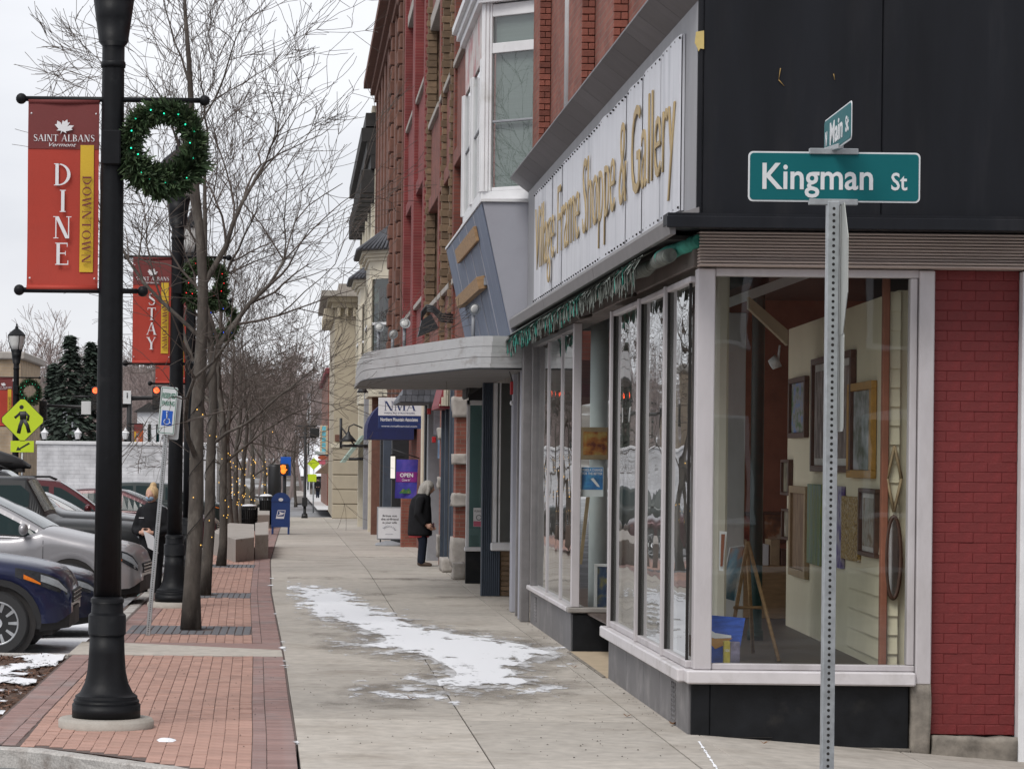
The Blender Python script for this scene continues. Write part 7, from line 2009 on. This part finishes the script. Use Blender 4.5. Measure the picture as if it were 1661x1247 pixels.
for (px, py, lab, sd) in [(407, 846, 'bare tree behind the second litter bin', 31), (428, 836, 'bare tree standing behind the mailbox', 32), (478, 822, 'bare tree by the far granite block', 33)]:
    p = ground_at(px, py); street_tree(p.x, p.y, lab, sd, 5.2, .10, 5, 1.8, 4, 26 if sd < 33 else 0, 0, .95, .008)
# ---- far off: wood on the hillside, evergreens, white wall, houses
C_HILL = mat('hill_ground', (.10, .085, .07), .95, var=.3, scale=.05, bump=0, col2=(.6, .61, .63), c2lo=.52, c2hi=.62, c2scale=.03)
mb = MB(); nx, ny = 40, 16
def hz(x, y): return g(300) + ROAD - .3 + max(0, (y - 330) * .055) * (1 + .25 * noise.noise((x * .01, y * .01, 0))) + 2.0 * noise.noise((x * .02, y * .02, 3)) * min(1, max(0, (y - 330) / 60))
for i in range(ny + 1):
    for k in range(nx + 1):
        x = -260 + 520 * k / nx; y = 320 + 480 * i / ny
        mb.v.append(Vector((x, y, hz(x, y))))
for i in range(ny):
    for k in range(nx):
        a = i * (nx + 1) + k; mb.f.append([a, a + 1, a + nx + 2, a + nx + 1]); mb.sm.append(True)
struct(mb.build('hill', C_HILL))
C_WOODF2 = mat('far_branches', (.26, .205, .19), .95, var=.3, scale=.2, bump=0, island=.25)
protos = []
for s in range(5):
    rr = random.Random(100 + s); mt, tips = MB(), []
    pts = [Vector((.3 * math.sin(k + s), .3 * math.cos(k * 1.3 + s), 16 * k / 8)) for k in range(9)]
    mt.tube(pts, [.22 * (1 - .8 * k / 8) + .03 for k in range(9)], 4, cap=False)
    for k in range(15):
        f = .25 + .72 * k / 15; q = pts[int(f * 8)].lerp(pts[min(8, int(f * 8) + 1)], f * 8 % 1)
        a = k * 2.4 + s; el = R(rr.uniform(40, 66))
        d = Vector((math.cos(a) * math.cos(el), math.sin(a) * math.cos(el), math.sin(el)))
        grow(mt, mt, rr, q, d, (6.2 - 4 * f) * rr.uniform(.8, 1.2), .07, 2, 4, tips, .5, .35, .022)
    protos.append(mt)
wood = MB()
rr = random.Random(5)
for k in range(105):
    y = rr.uniform(235, 450); x = xat(rr.uniform(-40, 575), y)
    if x > xat(505, y) and y < 330: continue
    M = Matrix.Translation((x, y, (hz(x, y) if y > 320 else g(y) + ROAD) - .3)) @ Matrix.Rotation(rr.uniform(0, 6.28), 4, 'Z') @ Matrix.Scale(rr.uniform(.6, .9), 4)
    P_ = protos[rr.randrange(5)]
    o = len(wood.v)
    wood.v += [M @ v for v in P_.v]; wood.f += [[i + o for i in f] for f in P_.f]; wood.sm += P_.sm
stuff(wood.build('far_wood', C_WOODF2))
print('wood faces', len(wood.f))
# low brush filling the foot of the wood
C_FIR = mat('fir_dark', (.034, .050, .036), .9, var=.3, scale=2, island=.5, bump=0)
def conifer(px, Y, ztop_py, wpx, label, seed):
    x = xat(px, Y); z0 = g(Y) + ROAD; zt = zat(ztop_py, Y, px); rr = random.Random(seed)
    t = thing('evergreen_tree', label, 'tree', (x, Y, z0), 0, 'evergreens beyond the crossing')
    h = zt - z0; w = wpx * Y / F / 2
    MB().tube([(0, 0, 0), (0, 0, h * .95)], [.25, .04], 6).build('trunk', C_BARK, t)
    m = MB()
    for k in range(1300):
        f = rr.random() ** .8; z = h * (.12 + .88 * f); rad = w * (1 - f) ** .8 * rr.uniform(.8, 1.1) + .12
        a = rr.uniform(0, 6.2832); q = rad * rr.uniform(.25, 1.0) * (1 + .35 * noise.noise((math.cos(a) * 1.5, math.sin(a) * 1.5 + seed, z * .5)))
        p = Vector((q * math.cos(a), q * math.sin(a), z)); d = Vector((math.cos(a), math.sin(a), rr.uniform(-.55, .05))).normalized(); s = d.cross(Vector((0, 0, 1))).normalized()
        l, ww = rr.uniform(.35, .8), rr.uniform(.12, .26)
        m.add([p - s * ww * .4, p + d * l * .5 - s * ww, p + d * l, p + d * l * .5 + s * ww, p + s * ww * .4 + Vector((0, 0, .1))], [(0, 1, 2, 3, 4)])
    m.build('crown', C_FIR, t)
conifer(112, 190, 545, 92, 'dark evergreen with the taller pointed top behind the traffic signal', 1); conifer(146, 195, 556, 76, 'dark evergreen right of the taller one', 2); conifer(86, 200, 590, 60, 'small dark evergreen left of the taller ones', 3)
# white painted brick building across the road
BR_WHT = brick_mat('brick_white', (.62, .62, .64), (.66, .66, .68), (.54, .54, .56), 'xz', .42, .15, .02)
ww_ = thing('white_wall_building', 'long low white painted brick building across the road', 'building', (xat(60, 112), 112, g(112) + ROAD))
w0 = Vector((xat(60, 112), 112, g(112) + ROAD))
xe = xat(352, 112)
zt_ = zat(722, 112, 200) - w0.z
MB().box(0, xe - w0.x, 0, 5, 0, zt_).build('wall', BR_WHT, ww_); MB().cbox(-.05, xe - w0.x + .05, -.06, 5.05, zt_ + .002, zt_ + .14, .02).build('coping', C_WHITE, ww_)
for (px, nmn) in ((72, 1), (126, 2), (203, 3)):
    x = xat(px, 118)
    z0 = g(118) + ROAD; zt2 = zat(712, 118, px)
    l = thing('small_lantern', ('small white lantern post, leftmost above the white wall', 'small white lantern post, middle one above the white wall', 'small white lantern post, rightmost above the white wall')[nmn - 1], 'lantern', (x, 118, z0), 0, 'lantern posts behind the white wall')
    MB().tube([(0, 0, 0), (0, 0, zt2 - z0)], .06, 6).build('post', C_POST, l); MB().lathe([(.09, zt2 - z0), (.15, zt2 - z0 + .25), (.17, zt2 - z0 + .26), (.04, zt2 - z0 + .4), (.01, zt2 - z0 + .48)], 6, smooth=False).build('head', C_WHITE, l)
def house(name, label, px0, px1, Y, py_top, m, roof=None, wins=3, fl=2, d=10, wm=C_WHITE, dark=False):
    z0 = g(min(Y, 300)) + ROAD; x0, x1 = xat(px0, Y), xat(px1, Y); zt = zat(py_top, Y, px0)
    h = thing(name, label, 'building', (x0, Y, z0))
    W = x1 - x0; H_ = zt - z0
    MB().box(0, W, 0, d, 0, H_).build('wall', m, h)
    rf = MB().cbox(-.2, W + .2, -.2, d + .2, H_ + .002, H_ + .35, .05).build('roof', roof or C_CORN, h) if not isinstance(roof, tuple) else MB().prism([(-.3, -.3, H_ + .002), (W + .3, -.3, H_ + .002), (W / 2, -.3, H_ + W * .4)], (0, d + .6, 0)).build('roof', roof[0], h)
    for f in range(fl):
        for k in range(wins):
            xc = W * (k + .5) / wins; za = H_ * (f + .25) / fl; zb = H_ * (f + .75) / fl; hw = W / wins * .24
            w = MB().cbox(xc - hw, xc + hw, -.06, -.002, za, zb, .02).build('window', wm, h)
            MB().box(xc - hw * .8, xc + hw * .8, -.066, -.061, za + .1, zb - .1).build('pane', C_CGL, w)
    return h
BR_FTAN = brick_mat('brick_far_tan', (.36, .27, .18), (.40, .30, .2), (.4, .33, .26), 'xz', .4, .15, .02)
house('tan_building', 'tan brick building at the left picture edge behind the distant lamp', -70, 32, 130, 582, BR_FTAN, C_STN2, 3, 2)
house('grey_house', 'grey house half hidden in the wood behind the mast arm', 94, 118, 230, 655, C_PLAST, (C_CORN,), 2, 2)
house('white_house', 'white house behind the bare trees left of the parking sign', 222, 262, 240, 668, C_WHITE, (C_CORN,), 3, 2)
house('brick_house', 'red brick building past the crossing behind the hanging signs', 531, 560, 175, 606, BR_XZ, C_REDROOF, 3, 3, 40)
house('far_church', 'pale narrow tower showing among the branches above the pavement', 497, 503, 300, 640, C_WHITE, (C_PLAST,), 1, 3, 4)
# far shop signs past the crossing
fs_ = thing('vertical_shop_sign', 'tall cream shop sign with pale blue squares past the crossing', 'sign', (xat(519, 165), 165, zat(737, 165, 525)))
s_ = 165 / F
MB().cbox(0, 12.5 * s_, 0, .2, 0, 47 * s_, .02).build('board', mat('sign_cream', (.5, .38, .24), .7, var=.1), fs_)
for k in range(5): MB().box(3 * s_, 9 * s_, -.02, -.004, (3 + k * 9) * s_, (10 + k * 9) * s_).build('letter_panel', mat('sign_aqua', (.12, .42, .5), .6, var=.15), fs_)
MB().tube([(12 * s_, .1, 8 * s_), (22 * s_, .1, 8 * s_)], .05, 5).build('bracket', C_DKIRON, fs_); MB().tube([(12 * s_, .1, 42 * s_), (22 * s_, .1, 42 * s_)], .05, 5).build('bracket', C_DKIRON, fs_)
fo = thing('oval_shop_sign', 'small red and white shop signs hanging below the tall cream one', 'sign', (xat(515, 160), 160, zat(756, 160, 522)))
s_ = 160 / F
m_ = MB(); m_.prism([(8 * s_ + 7.5 * s_ * math.cos(R(a)), 0, 14 * s_ + 3.6 * s_ * math.sin(R(a))) for a in range(0, 360, 20)][::-1], (0, .1, 0)); m_.build('oval_board', mat('sign_rust', (.3, .06, .02), .6, var=.2), fo)
MB().cbox(1 * s_, 13 * s_, 0, .1, 3 * s_, 10 * s_, .02).build('lower_board', mat('sign_pink', (.5, .1, .14), .6, var=.2), fo); MB().cbox(-4 * s_, 13 * s_, .0, .1, 19 * s_, 24 * s_, .02).build('upper_board', mat('sign_grey_green', (.4, .45, .42), .6), fo); MB().tube([(0, .05, 18.5 * s_), (20 * s_, .05, 18.5 * s_)], .04, 5).build('bar', C_DKIRON, fo)
pr2 = thing('shop_porch_roof', 'brown sloping porch roof under the far shop signs', 'roof', (xat(512, 168), 168, zat(768, 168, 525)))
s_ = 168 / F
MB().prism([(0, 0, 0), (26 * s_, 0, 0), (26 * s_, 0, 20 * s_), (22 * s_, 0, 20 * s_)], (0, 6, 0)).build('roof', mat('porch_brown', (.14, .09, .06), .8, var=.2), pr2); MB().cbox(22 * s_, 26 * s_, .3, .6, -45 * s_, -.01, .02).build('post', C_BRN, pr2)
yk = 150.0
xs_ = thing('crossing_sign', 'far yellow-green pedestrian sign past the slim signal pole', 'sign', (xat(509, yk), yk, g(yk)))
zc = zat(752, yk, 509) - g(yk); hd_ = 10 * yk / F
MB().prism([(hd_ * math.cos(R(a)), 0, zc + hd_ * math.sin(R(a))) for a in (0, 90, 180, 270)][::-1], (0, .02, 0)).build('diamond_plate', C_FLUO, xs_)
MB().cbox(-.3, .15, 0, .02, zc - .95, zc - .55, .01).build('arrow_plate', C_FLUO, xs_); MB().tube([(0, .05, 0), (0, .05, zc)], .04, 6).build('post', C_STEEL, xs_)
# across Kingman Street, behind the camera: what the corner window mirrors
ob = thing('opposite_building', 'brick building across the side street behind the camera', 'building', (4, -14, -.13))
MB().box(-3, 26, -12, 0, 0, 11).build('wall', brick_mat('brick_opposite', (.2, .07, .05), (.26, .09, .06), (.2, .14, .11), 'xz'), ob)
for f in range(3):
    for k in range(6):
        w = MB().cbox(-1.5 + k * 4.4, .7 + k * 4.4, -.02, .06, .9 + f * 3.5, 3.1 + f * 3.5, .02).build('window', C_WHITE, ob)
        MB().box(-1.35 + k * 4.4, .55 + k * 4.4, .061, .066, 1.0 + f * 3.5, 3.0 + f * 3.5).build('pane', C_CGL, w)
MB().box(-3.3, 26.3, -12, .4, 11.002, 11.5).build('cornice', C_CORN, ob)
# ------------------------------------------------------------------ people
C_SKIN = mat('skin', (.52, .30, .22), .6, var=.06, scale=9, bump=.03)
C_COAT = mat('black_coat', (.010, .010, .012), .85, var=.4, scale=8, bump=.5, bscale=14, spec=.25)
C_JEAN = mat('dark_jeans', (.010, .014, .026), .85, var=.25, scale=9, bump=.25, bscale=30, spec=.25)
C_SHOE = mat('brown_shoe', (.06, .035, .022), .6, var=.2)
C_GHAIR = mat('grey_hair', (.33, .31, .28), .7, var=.3, scale=6, bump=.6, bscale=10, stretch=(6, 6, 1))
C_BHAIR = mat('blond_hair', (.52, .36, .19), .7, var=.3, scale=6, bump=.6, bscale=10, stretch=(6, 6, 1))
def voxel(name, mb, m, parent, vs=.014, sm=6):
    o = mb.build(name, m, parent)
    r = o.modifiers.new('remesh', 'REMESH'); r.mode = 'VOXEL'; r.voxel_size = vs; r.use_smooth_shade = True
    s = o.modifiers.new('smooth', 'SMOOTH'); s.factor = .6; s.iterations = sm
    return o
def limb(mb, pts, rad, n=10):
    mb.tube(pts, rad, n)
    for p, r in ((pts[0], rad[0]), (pts[-1], rad[-1])): mb.sphere(p, r * .98, n, 7)
    for p, r in zip(pts[1:-1], rad[1:-1]): mb.sphere(p, r * .97, n, 7)
def hand(mb, wrist, d, curl, side, s=1.0):
    """palm, four fingers of unequal length and a thumb; d = pointing direction, curl = towards the palm's inside, side = to the thumb"""
    d, curl, side = Vector(d).normalized(), Vector(curl).normalized(), Vector(side).normalized()
    w = Vector(wrist)
    limb(mb, [w, w + d * .085 * s], [.026 * s, .036 * s], 8)
    limb(mb, [w + d * .06 * s - side * .03 * s, w + d * .06 * s + side * .03 * s], [.02 * s, .02 * s], 8)
    for k, ln in enumerate((.062, .078, .072, .055)):
        b = w + d * .09 * s + side * (.030 - .02 * k) * s
        limb(mb, [b, b + (d + curl * .25) * ln * .5 * s, b + (d + curl * .25) * ln * .5 * s + (d * .5 + curl) * ln * .45 * s], [.0095 * s, .009 * s, .008 * s], 6)
    b = w + d * .03 * s + side * .032 * s
    limb(mb, [b, b + (side + d * .7) * .035 * s, b + (side * .5 + d + curl * .5) * .065 * s], [.012 * s, .011 * s, .009 * s], 6)
def person(label, loc, rz, shape):
    p = thing('person', label, 'person', loc, rz)
    shape(p); return p
V = Vector
def shopper(p):          # facing +X, head bowed towards the window
    b = MB()
    limb(b, [V((.0, .09, .82)), V((.02, .095, .46)), V((-.02, .09, .08))], [.085, .06, .045]); limb(b, [V((.0, -.09, .82)), V((.06, -.09, .46)), V((.03, -.095, .08))], [.085, .06, .045])
    limb(b, [V((-.03, 0, .85)), V((-.02, 0, 1.1)), V((.02, 0, 1.30))], [.15, .15, .14]); limb(b, [V((.04, 0, 1.30)), V((.10, 0, 1.44))], [.055, .05])
    b.sphere((.135, 0, 1.50), .098, 14, 10, sx=1.05, sy=.8, sz=1.2)
    limb(b, [V((.225, 0, 1.485)), V((.245, 0, 1.462))], [.014, .016], 6)
    b.sphere((.205, .035, 1.505), .016, 6, 5); b.sphere((.205, -.035, 1.505), .016, 6, 5); b.sphere((.215, 0, 1.425), .02, 8, 5, sy=1.4, sz=.5)
    for s in (-1, 1):
        b.sphere((.13, s * .078, 1.49), .024, 8, 6, sy=.4)
        limb(b, [V((.0, s * .19, 1.27)), V((-.02, s * .235, 1.0)), V((.12, s * .20, .80))], [.055, .045, .032])
        hand(b, (.12, s * .20, .80), (.7, -s * .2, -.5), (.3, -s * .6, -.5), (.5, 0, .6), 1.0)
    voxel('body', b, C_SKIN, p, .011, 4)
    c = MB()
    c.lathe([(.02, .575), (.235, .58), (.24, .62), (.232, .8), (.222, 1.0), (.21, 1.15), (.17, 1.29), (.08, 1.36)], 18, (-.03, 0, 0)); limb(c, [V((-.03, 0, .85)), V((-.02, 0, 1.14)), V((.02, 0, 1.27))], [.21, .195, .165], 14); limb(c, [V((.05, 0, 1.32)), V((.07, 0, 1.36))], [.1, .085])
    
    for s in (-1, 1):
        limb(c, [V((.0, s * .17, 1.26)), V((-.03, s * .245, 1.0)), V((.085, s * .215, .84))], [.09, .078, .062])
    o = voxel('coat', c, C_COAT, p, .018, 6)
    h = MB(); h.lathe([(.02, .545), (.20, .55), (.21, .6), (.02, .62)], 16, (-.045, 0, 0)); voxel('shirt_hem', h, mat('coral_shirt', (.5, .06, .07), .8, var=.1), p, .018, 3)
    j = MB()
    for s, dx in ((1, 0), (-1, .05)): limb(j, [V((-.01, s * .085, .80)), V((.015 + dx * .6, s * .095, .46)), V((-.025 + dx, s * .09, .09))], [.115, .088, .07], 12)
    voxel('jeans', j, C_JEAN, p, .016, 5)
    for s, dx in ((1, -.02), (-1, .03)):
        k = MB(); limb(k, [V((dx - .03, s * .09, .048)), V((dx + .07, s * .09, .042)), V((dx + .17, s * .095, .034))], [.046, .044, .033], 10); voxel('shoe', k, C_SHOE, p, .012, 3)
    hr = MB(); hr.sphere((.11, 0, 1.525), .118, 14, 10, sx=1.05, sy=.95, sz=1.05); limb(hr, [V((.06, 0, 1.50)), V((.015, 0, 1.38)), V((.01, 0, 1.32))], [.112, .105, .07], 12)
    for s in (-1, 1): limb(hr, [V((.14, s * .08, 1.54)), V((.15, s * .092, 1.46)), V((.13, s * .09, 1.37))], [.04, .038, .026], 8)
    voxel('hair', hr, C_GHAIR, p, .013, 3)
    ph = MB().cbox(.2, .212, .1, .17, .70, .83, .004).build('phone', mat('phone_pink', (.4, .16, .3), .4), p)
pS = ground_at(683, 918)
person('person with grey hair in a black coat and dark jeans looking into a shop window', (pS.x, pS.y, g(pS.y)), R(-12), shopper)
def walker(p):           # facing -Y (towards the camera), holding a sheet of paper
    b = MB()
    limb(b, [V((.09, 0, .86)), V((.09, -.02, .48)), V((.08, .0, .09))], [.085, .06, .045]); limb(b, [V((-.09, 0, .86)), V((-.10, -.10, .50)), V((-.11, -.06, .13))], [.085, .06, .045])
    limb(b, [V((0, 0, .9)), V((0, 0, 1.15)), V((0, 0, 1.36))], [.15, .14, .14]); limb(b, [V((0, 0, 1.38)), V((0, -.02, 1.50))], [.055, .05])
    b.sphere((-.01, -.035, 1.575), .1, 14, 10, sx=.8, sy=1.0, sz=1.18); limb(b, [V((-.01, -.135, 1.575)), V((-.01, -.15, 1.55))], [.013, .016], 6)
    for s in (-1, 1):
        b.sphere((-.01 + s * .033, -.118, 1.59), .015, 6, 5); b.sphere((-.01 + s * .08, -.02, 1.57), .024, 8, 6, sx=.4)
        limb(b, [V((s * .19, 0, 1.33)), V((s * .25, -.02, 1.08)), V((s * .10, -.22, 1.02))], [.055, .045, .03])
        hand(b, (s * .10, -.22, 1.02), (-s * .8, -.5, 0), (-s * .4, .5, 0), (0, 0, 1), 1.0)
    voxel('body', b, C_SKIN, p, .011, 4)
    c = MB(); limb(c, [V((0, .01, .78)), V((0, .01, 1.02)), V((0, .01, 1.2)), V((0, 0, 1.34))], [.21, .20, .20, .165], 14); limb(c, [V((0, 0, 1.38)), V((0, -.01, 1.43))], [.1, .085])
    for s in (-1, 1): limb(c, [V((s * .16, 0, 1.33)), V((s * .26, -.01, 1.06)), V((s * .14, -.19, 1.02))], [.09, .08, .062])
    o = voxel('jacket', c, C_COAT, p, .018, 6)
    text('STAFF', C_BWHT, p, (-.12, -.212, 1.22), (1, 0, 0), (0, 0, 1), w=.07, h=.014, ext=.001) if False else None
    MB().cbox(-.13, -.05, -.215, -.20, 1.235, 1.245, .002).build('chest_stripe', C_BWHT, p)
    j = MB(); limb(j, [V((.09, 0, .84)), V((.09, -.02, .48)), V((.08, .0, .10))], [.115, .085, .068], 12); limb(j, [V((-.09, 0, .84)), V((-.10, -.10, .50)), V((-.11, -.06, .14))], [.115, .085, .068], 12); voxel('trousers', j, C_COAT, p, .016, 5)
    for (x, y, z) in ((.08, -.02, .045), (-.11, -.09, .08)):
        k = MB(); limb(k, [V((x, y + .05, z)), V((x, y - .06, z - .006)), V((x, y - .14, z - .012))], [.045, .043, .032], 10); voxel('shoe', k, mat('teal_shoe', (.16, .42, .42), .6, var=.1), p, .012, 3)
    hr = MB(); hr.sphere((0, -.005, 1.605), .112, 14, 10, sx=.9, sz=1.0); hr.sphere((.0, .02, 1.72), .055, 10, 8); voxel('hair', hr, C_BHAIR, p, .012, 3)
    mk = MB(); mk.sphere((-.01, -.075, 1.535), .07, 12, 8, sx=.95, sz=.75, sy=.95); voxel('face_mask', mk, mat('mask_blue', (.3, .42, .55), .8), p, .01, 3)
    MB().prism([(-.02, -.30, 1.06), (.16, -.33, .98), (.22, -.28, .72), (.04, -.25, .80)], (.0, -.003, 0)).build('paper_sheet', C_BWHT, p)
pW = ground_at(246, 960)
person('blond masked person in black walking behind the parking sign with papers', (pW.x, pW.y, g(pW.y) + (ROAD if pW.x < -2.1 else 0)), R(-20), walker)
def far_walker(p):
    b = MB(); limb(b, [V((.08, 0, .85)), V((.08, -.05, .45)), V((.08, .1, .08))], [.09, .07, .05]); limb(b, [V((-.08, 0, .85)), V((-.08, -.08, .45)), V((-.08, -.15, .06))], [.09, .07, .05])
    limb(b, [V((0, 0, .9)), V((0, 0, 1.4))], [.17, .16]); b.sphere((0, -.02, 1.6), .11, 10, 8, sz=1.15); limb(b, [V((0, 0, 1.4)), V((0, 0, 1.55))], [.06, .05])
    for s in (-1, 1):
        limb(b, [V((s * .2, 0, 1.35)), V((s * .28, .02, 1.1)), V((s * .16, -.2, 1.0))], [.065, .055, .04]); hand(b, (s * .16, -.2, 1.0), (-s, -.3, 0), (0, .5, -.3), (0, 0, 1))
    voxel('body', b, mat('far_skin', (.25, .15, .11), .7), p, .02, 3)
    c = MB(); limb(c, [V((0, 0, .75)), V((0, 0, 1.38))], [.23, .2], 12)
    for s in (-1, 1): limb(c, [V((s * .18, 0, 1.36)), V((s * .3, .02, 1.1)), V((s * .18, -.18, 1.0))], [.1, .085, .07])
    voxel('coat', c, C_COAT, p, .025, 4)
    j = MB(); limb(j, [V((.08, 0, .85)), V((.08, -.05, .45)), V((.08, .1, .1))], [.11, .09, .075]); limb(j, [V((-.08, 0, .85)), V((-.08, -.08, .45)), V((-.08, -.15, .1))], [.11, .09, .075]); voxel('trousers', j, C_JEAN, p, .025, 3)
    hr = MB(); hr.sphere((0, .01, 1.64), .118, 10, 8); voxel('hat', hr, C_COAT, p, .02, 2)
yv_ = 255.0
person('distant person in dark winter clothes walking on the far pavement', (xat(516, yv_), yv_, zat(808, yv_, 516)), 0, far_walker)
# pavement continuing past the crossing, snow-dusted
mb = MB(); z_ = lambda y: zat(808, yv_) - .004 + (y - yv_) * -.0095 if y < 320 else zat(808, yv_) + (320 - yv_) * -.0095
for a, b in ((146, 200), (200, 260), (260, 330)): mb.quad((1.2, a, max(z_(a), g(a) - .11)), (3.6, a, max(z_(a), g(a) - .11)), (3.6, b, max(z_(b), g(b) - .11)), (1.2, b, max(z_(b), g(b) - .11)))
struct(mb.build('far_pavement', mat('snowy_concrete', (.5, .49, .48), .85, var=.15, scale=.6, bump=0)))
mb = MB(); mb.quad((.6, 345, hz(2, 345) + 1.6), (7, 345, hz(6, 345) + 1.6), (9, 480, hz(6, 480) + 3.2), (0, 480, hz(0, 480) + 3.2))
struct(mb.build('snowy_lane', C_SNOWLUMP))

# ------------------------------------------------------------------ last small things
gt = MB(); rg = random.Random(77)
for k in range(420):
    if k < 230:
        y = rg.uniform(19.5, 27.5); x = rg.uniform(.1, 2.9)
    elif k < 330:
        y = rg.uniform(19.8, 29); x = rg.uniform(-2.0, -.05)
    else:
        y = rg.uniform(21.5, 40); x = 2.94 - abs(rg.gauss(0, .06))
    r_ = rg.uniform(.003, .009); h_ = r_ * rg.uniform(.5, .9); a0 = rg.uniform(0, 6)
    ring = [(x + r_ * rg.uniform(.7, 1.3) * math.cos(a0 + 1.256 * i), y + r_ * rg.uniform(.7, 1.5) * math.sin(a0 + 1.256 * i), g(y) + .003) for i in range(5)]
    gt.add(ring + [(x, y, g(y) + .003 + h_)], [(i, (i + 1) % 5, 5) for i in range(5)])
stuff(gt.build('grit', mat('grit', (.05, .042, .035), .95, var=.4, scale=30, island=.5)))
sj = MB(); A_, B_ = ground_at(1134, 1203), ground_at(1166, 1252); nj = 40
for k in range(nj):
    if rg.random() < .12: continue
    p, q = A_.lerp(B_, k / nj), A_.lerp(B_, (k + .96) / nj); w_ = rg.uniform(.004, .014)
    sj.add([(p.x - w_, p.y, .0045), (p.x + w_, p.y, .0045), (q.x + w_ * .8, q.y, .0045), (q.x - w_ * .9, q.y, .0045), ((p.x + q.x) / 2, (p.y + q.y) / 2, .010)], [(0, 1, 4), (1, 2, 4), (2, 3, 4), (3, 0, 4)])
stuff(sj.build('snow', C_SNOWLUMP))
for (px, py, w_, h_, art, lab) in [(1208, 905, .42, .5, art_mat('art_red_room', (.12, .02, .015), (.3, .07, .04), (.4, .28, .2), 7), 'red picture on the dark back wall, left of the green pole reflection'), (1255, 880, .4, .34, art_mat('art_brown_room', (.1, .05, .03), (.3, .12, .05), (.5, .4, .3), 6), 'small warm-toned picture on the dark back wall, right of the green pole reflection')]:
    v = at(px, py, 30.85)
    t_o = thing('painting', lab, 'painting', (v.x - w_ / 2, 30.86, v.z), 0, 'pictures on the back wall')
    for nm_, b_ in (('frame', (0, w_, 0, .035, 0, .04)), ('frame', (0, w_, 0, .035, h_ - .04, h_)), ('frame', (0, .04, .001, .036, .04, h_ - .04)), ('frame', (w_ - .04, w_, .001, .036, .04, h_ - .04))): MB().cbox(*b_, .004).build(nm_, C_FBR, t_o)
    MB().box(.04, w_ - .04, .01, .03, .04, h_ - .04).build('canvas', art, t_o)
bs = thing('print_rack', 'low wooden rack of prints at the back of the gallery', 'rack', (xat(1225, 29.5), 29.5, .42))
MB().cbox(-.45, .45, 0, .5, .0, .55, .01).build('body', C_WOOD, bs)
for k in range(7): MB().cbox(-.4 + k * .115, -.3 + k * .115, .05, .4, .552, .72 + .05 * (k % 3), .004).build('print', (C_FBR, C_WHITE, C_FTA)[k % 3], bs)
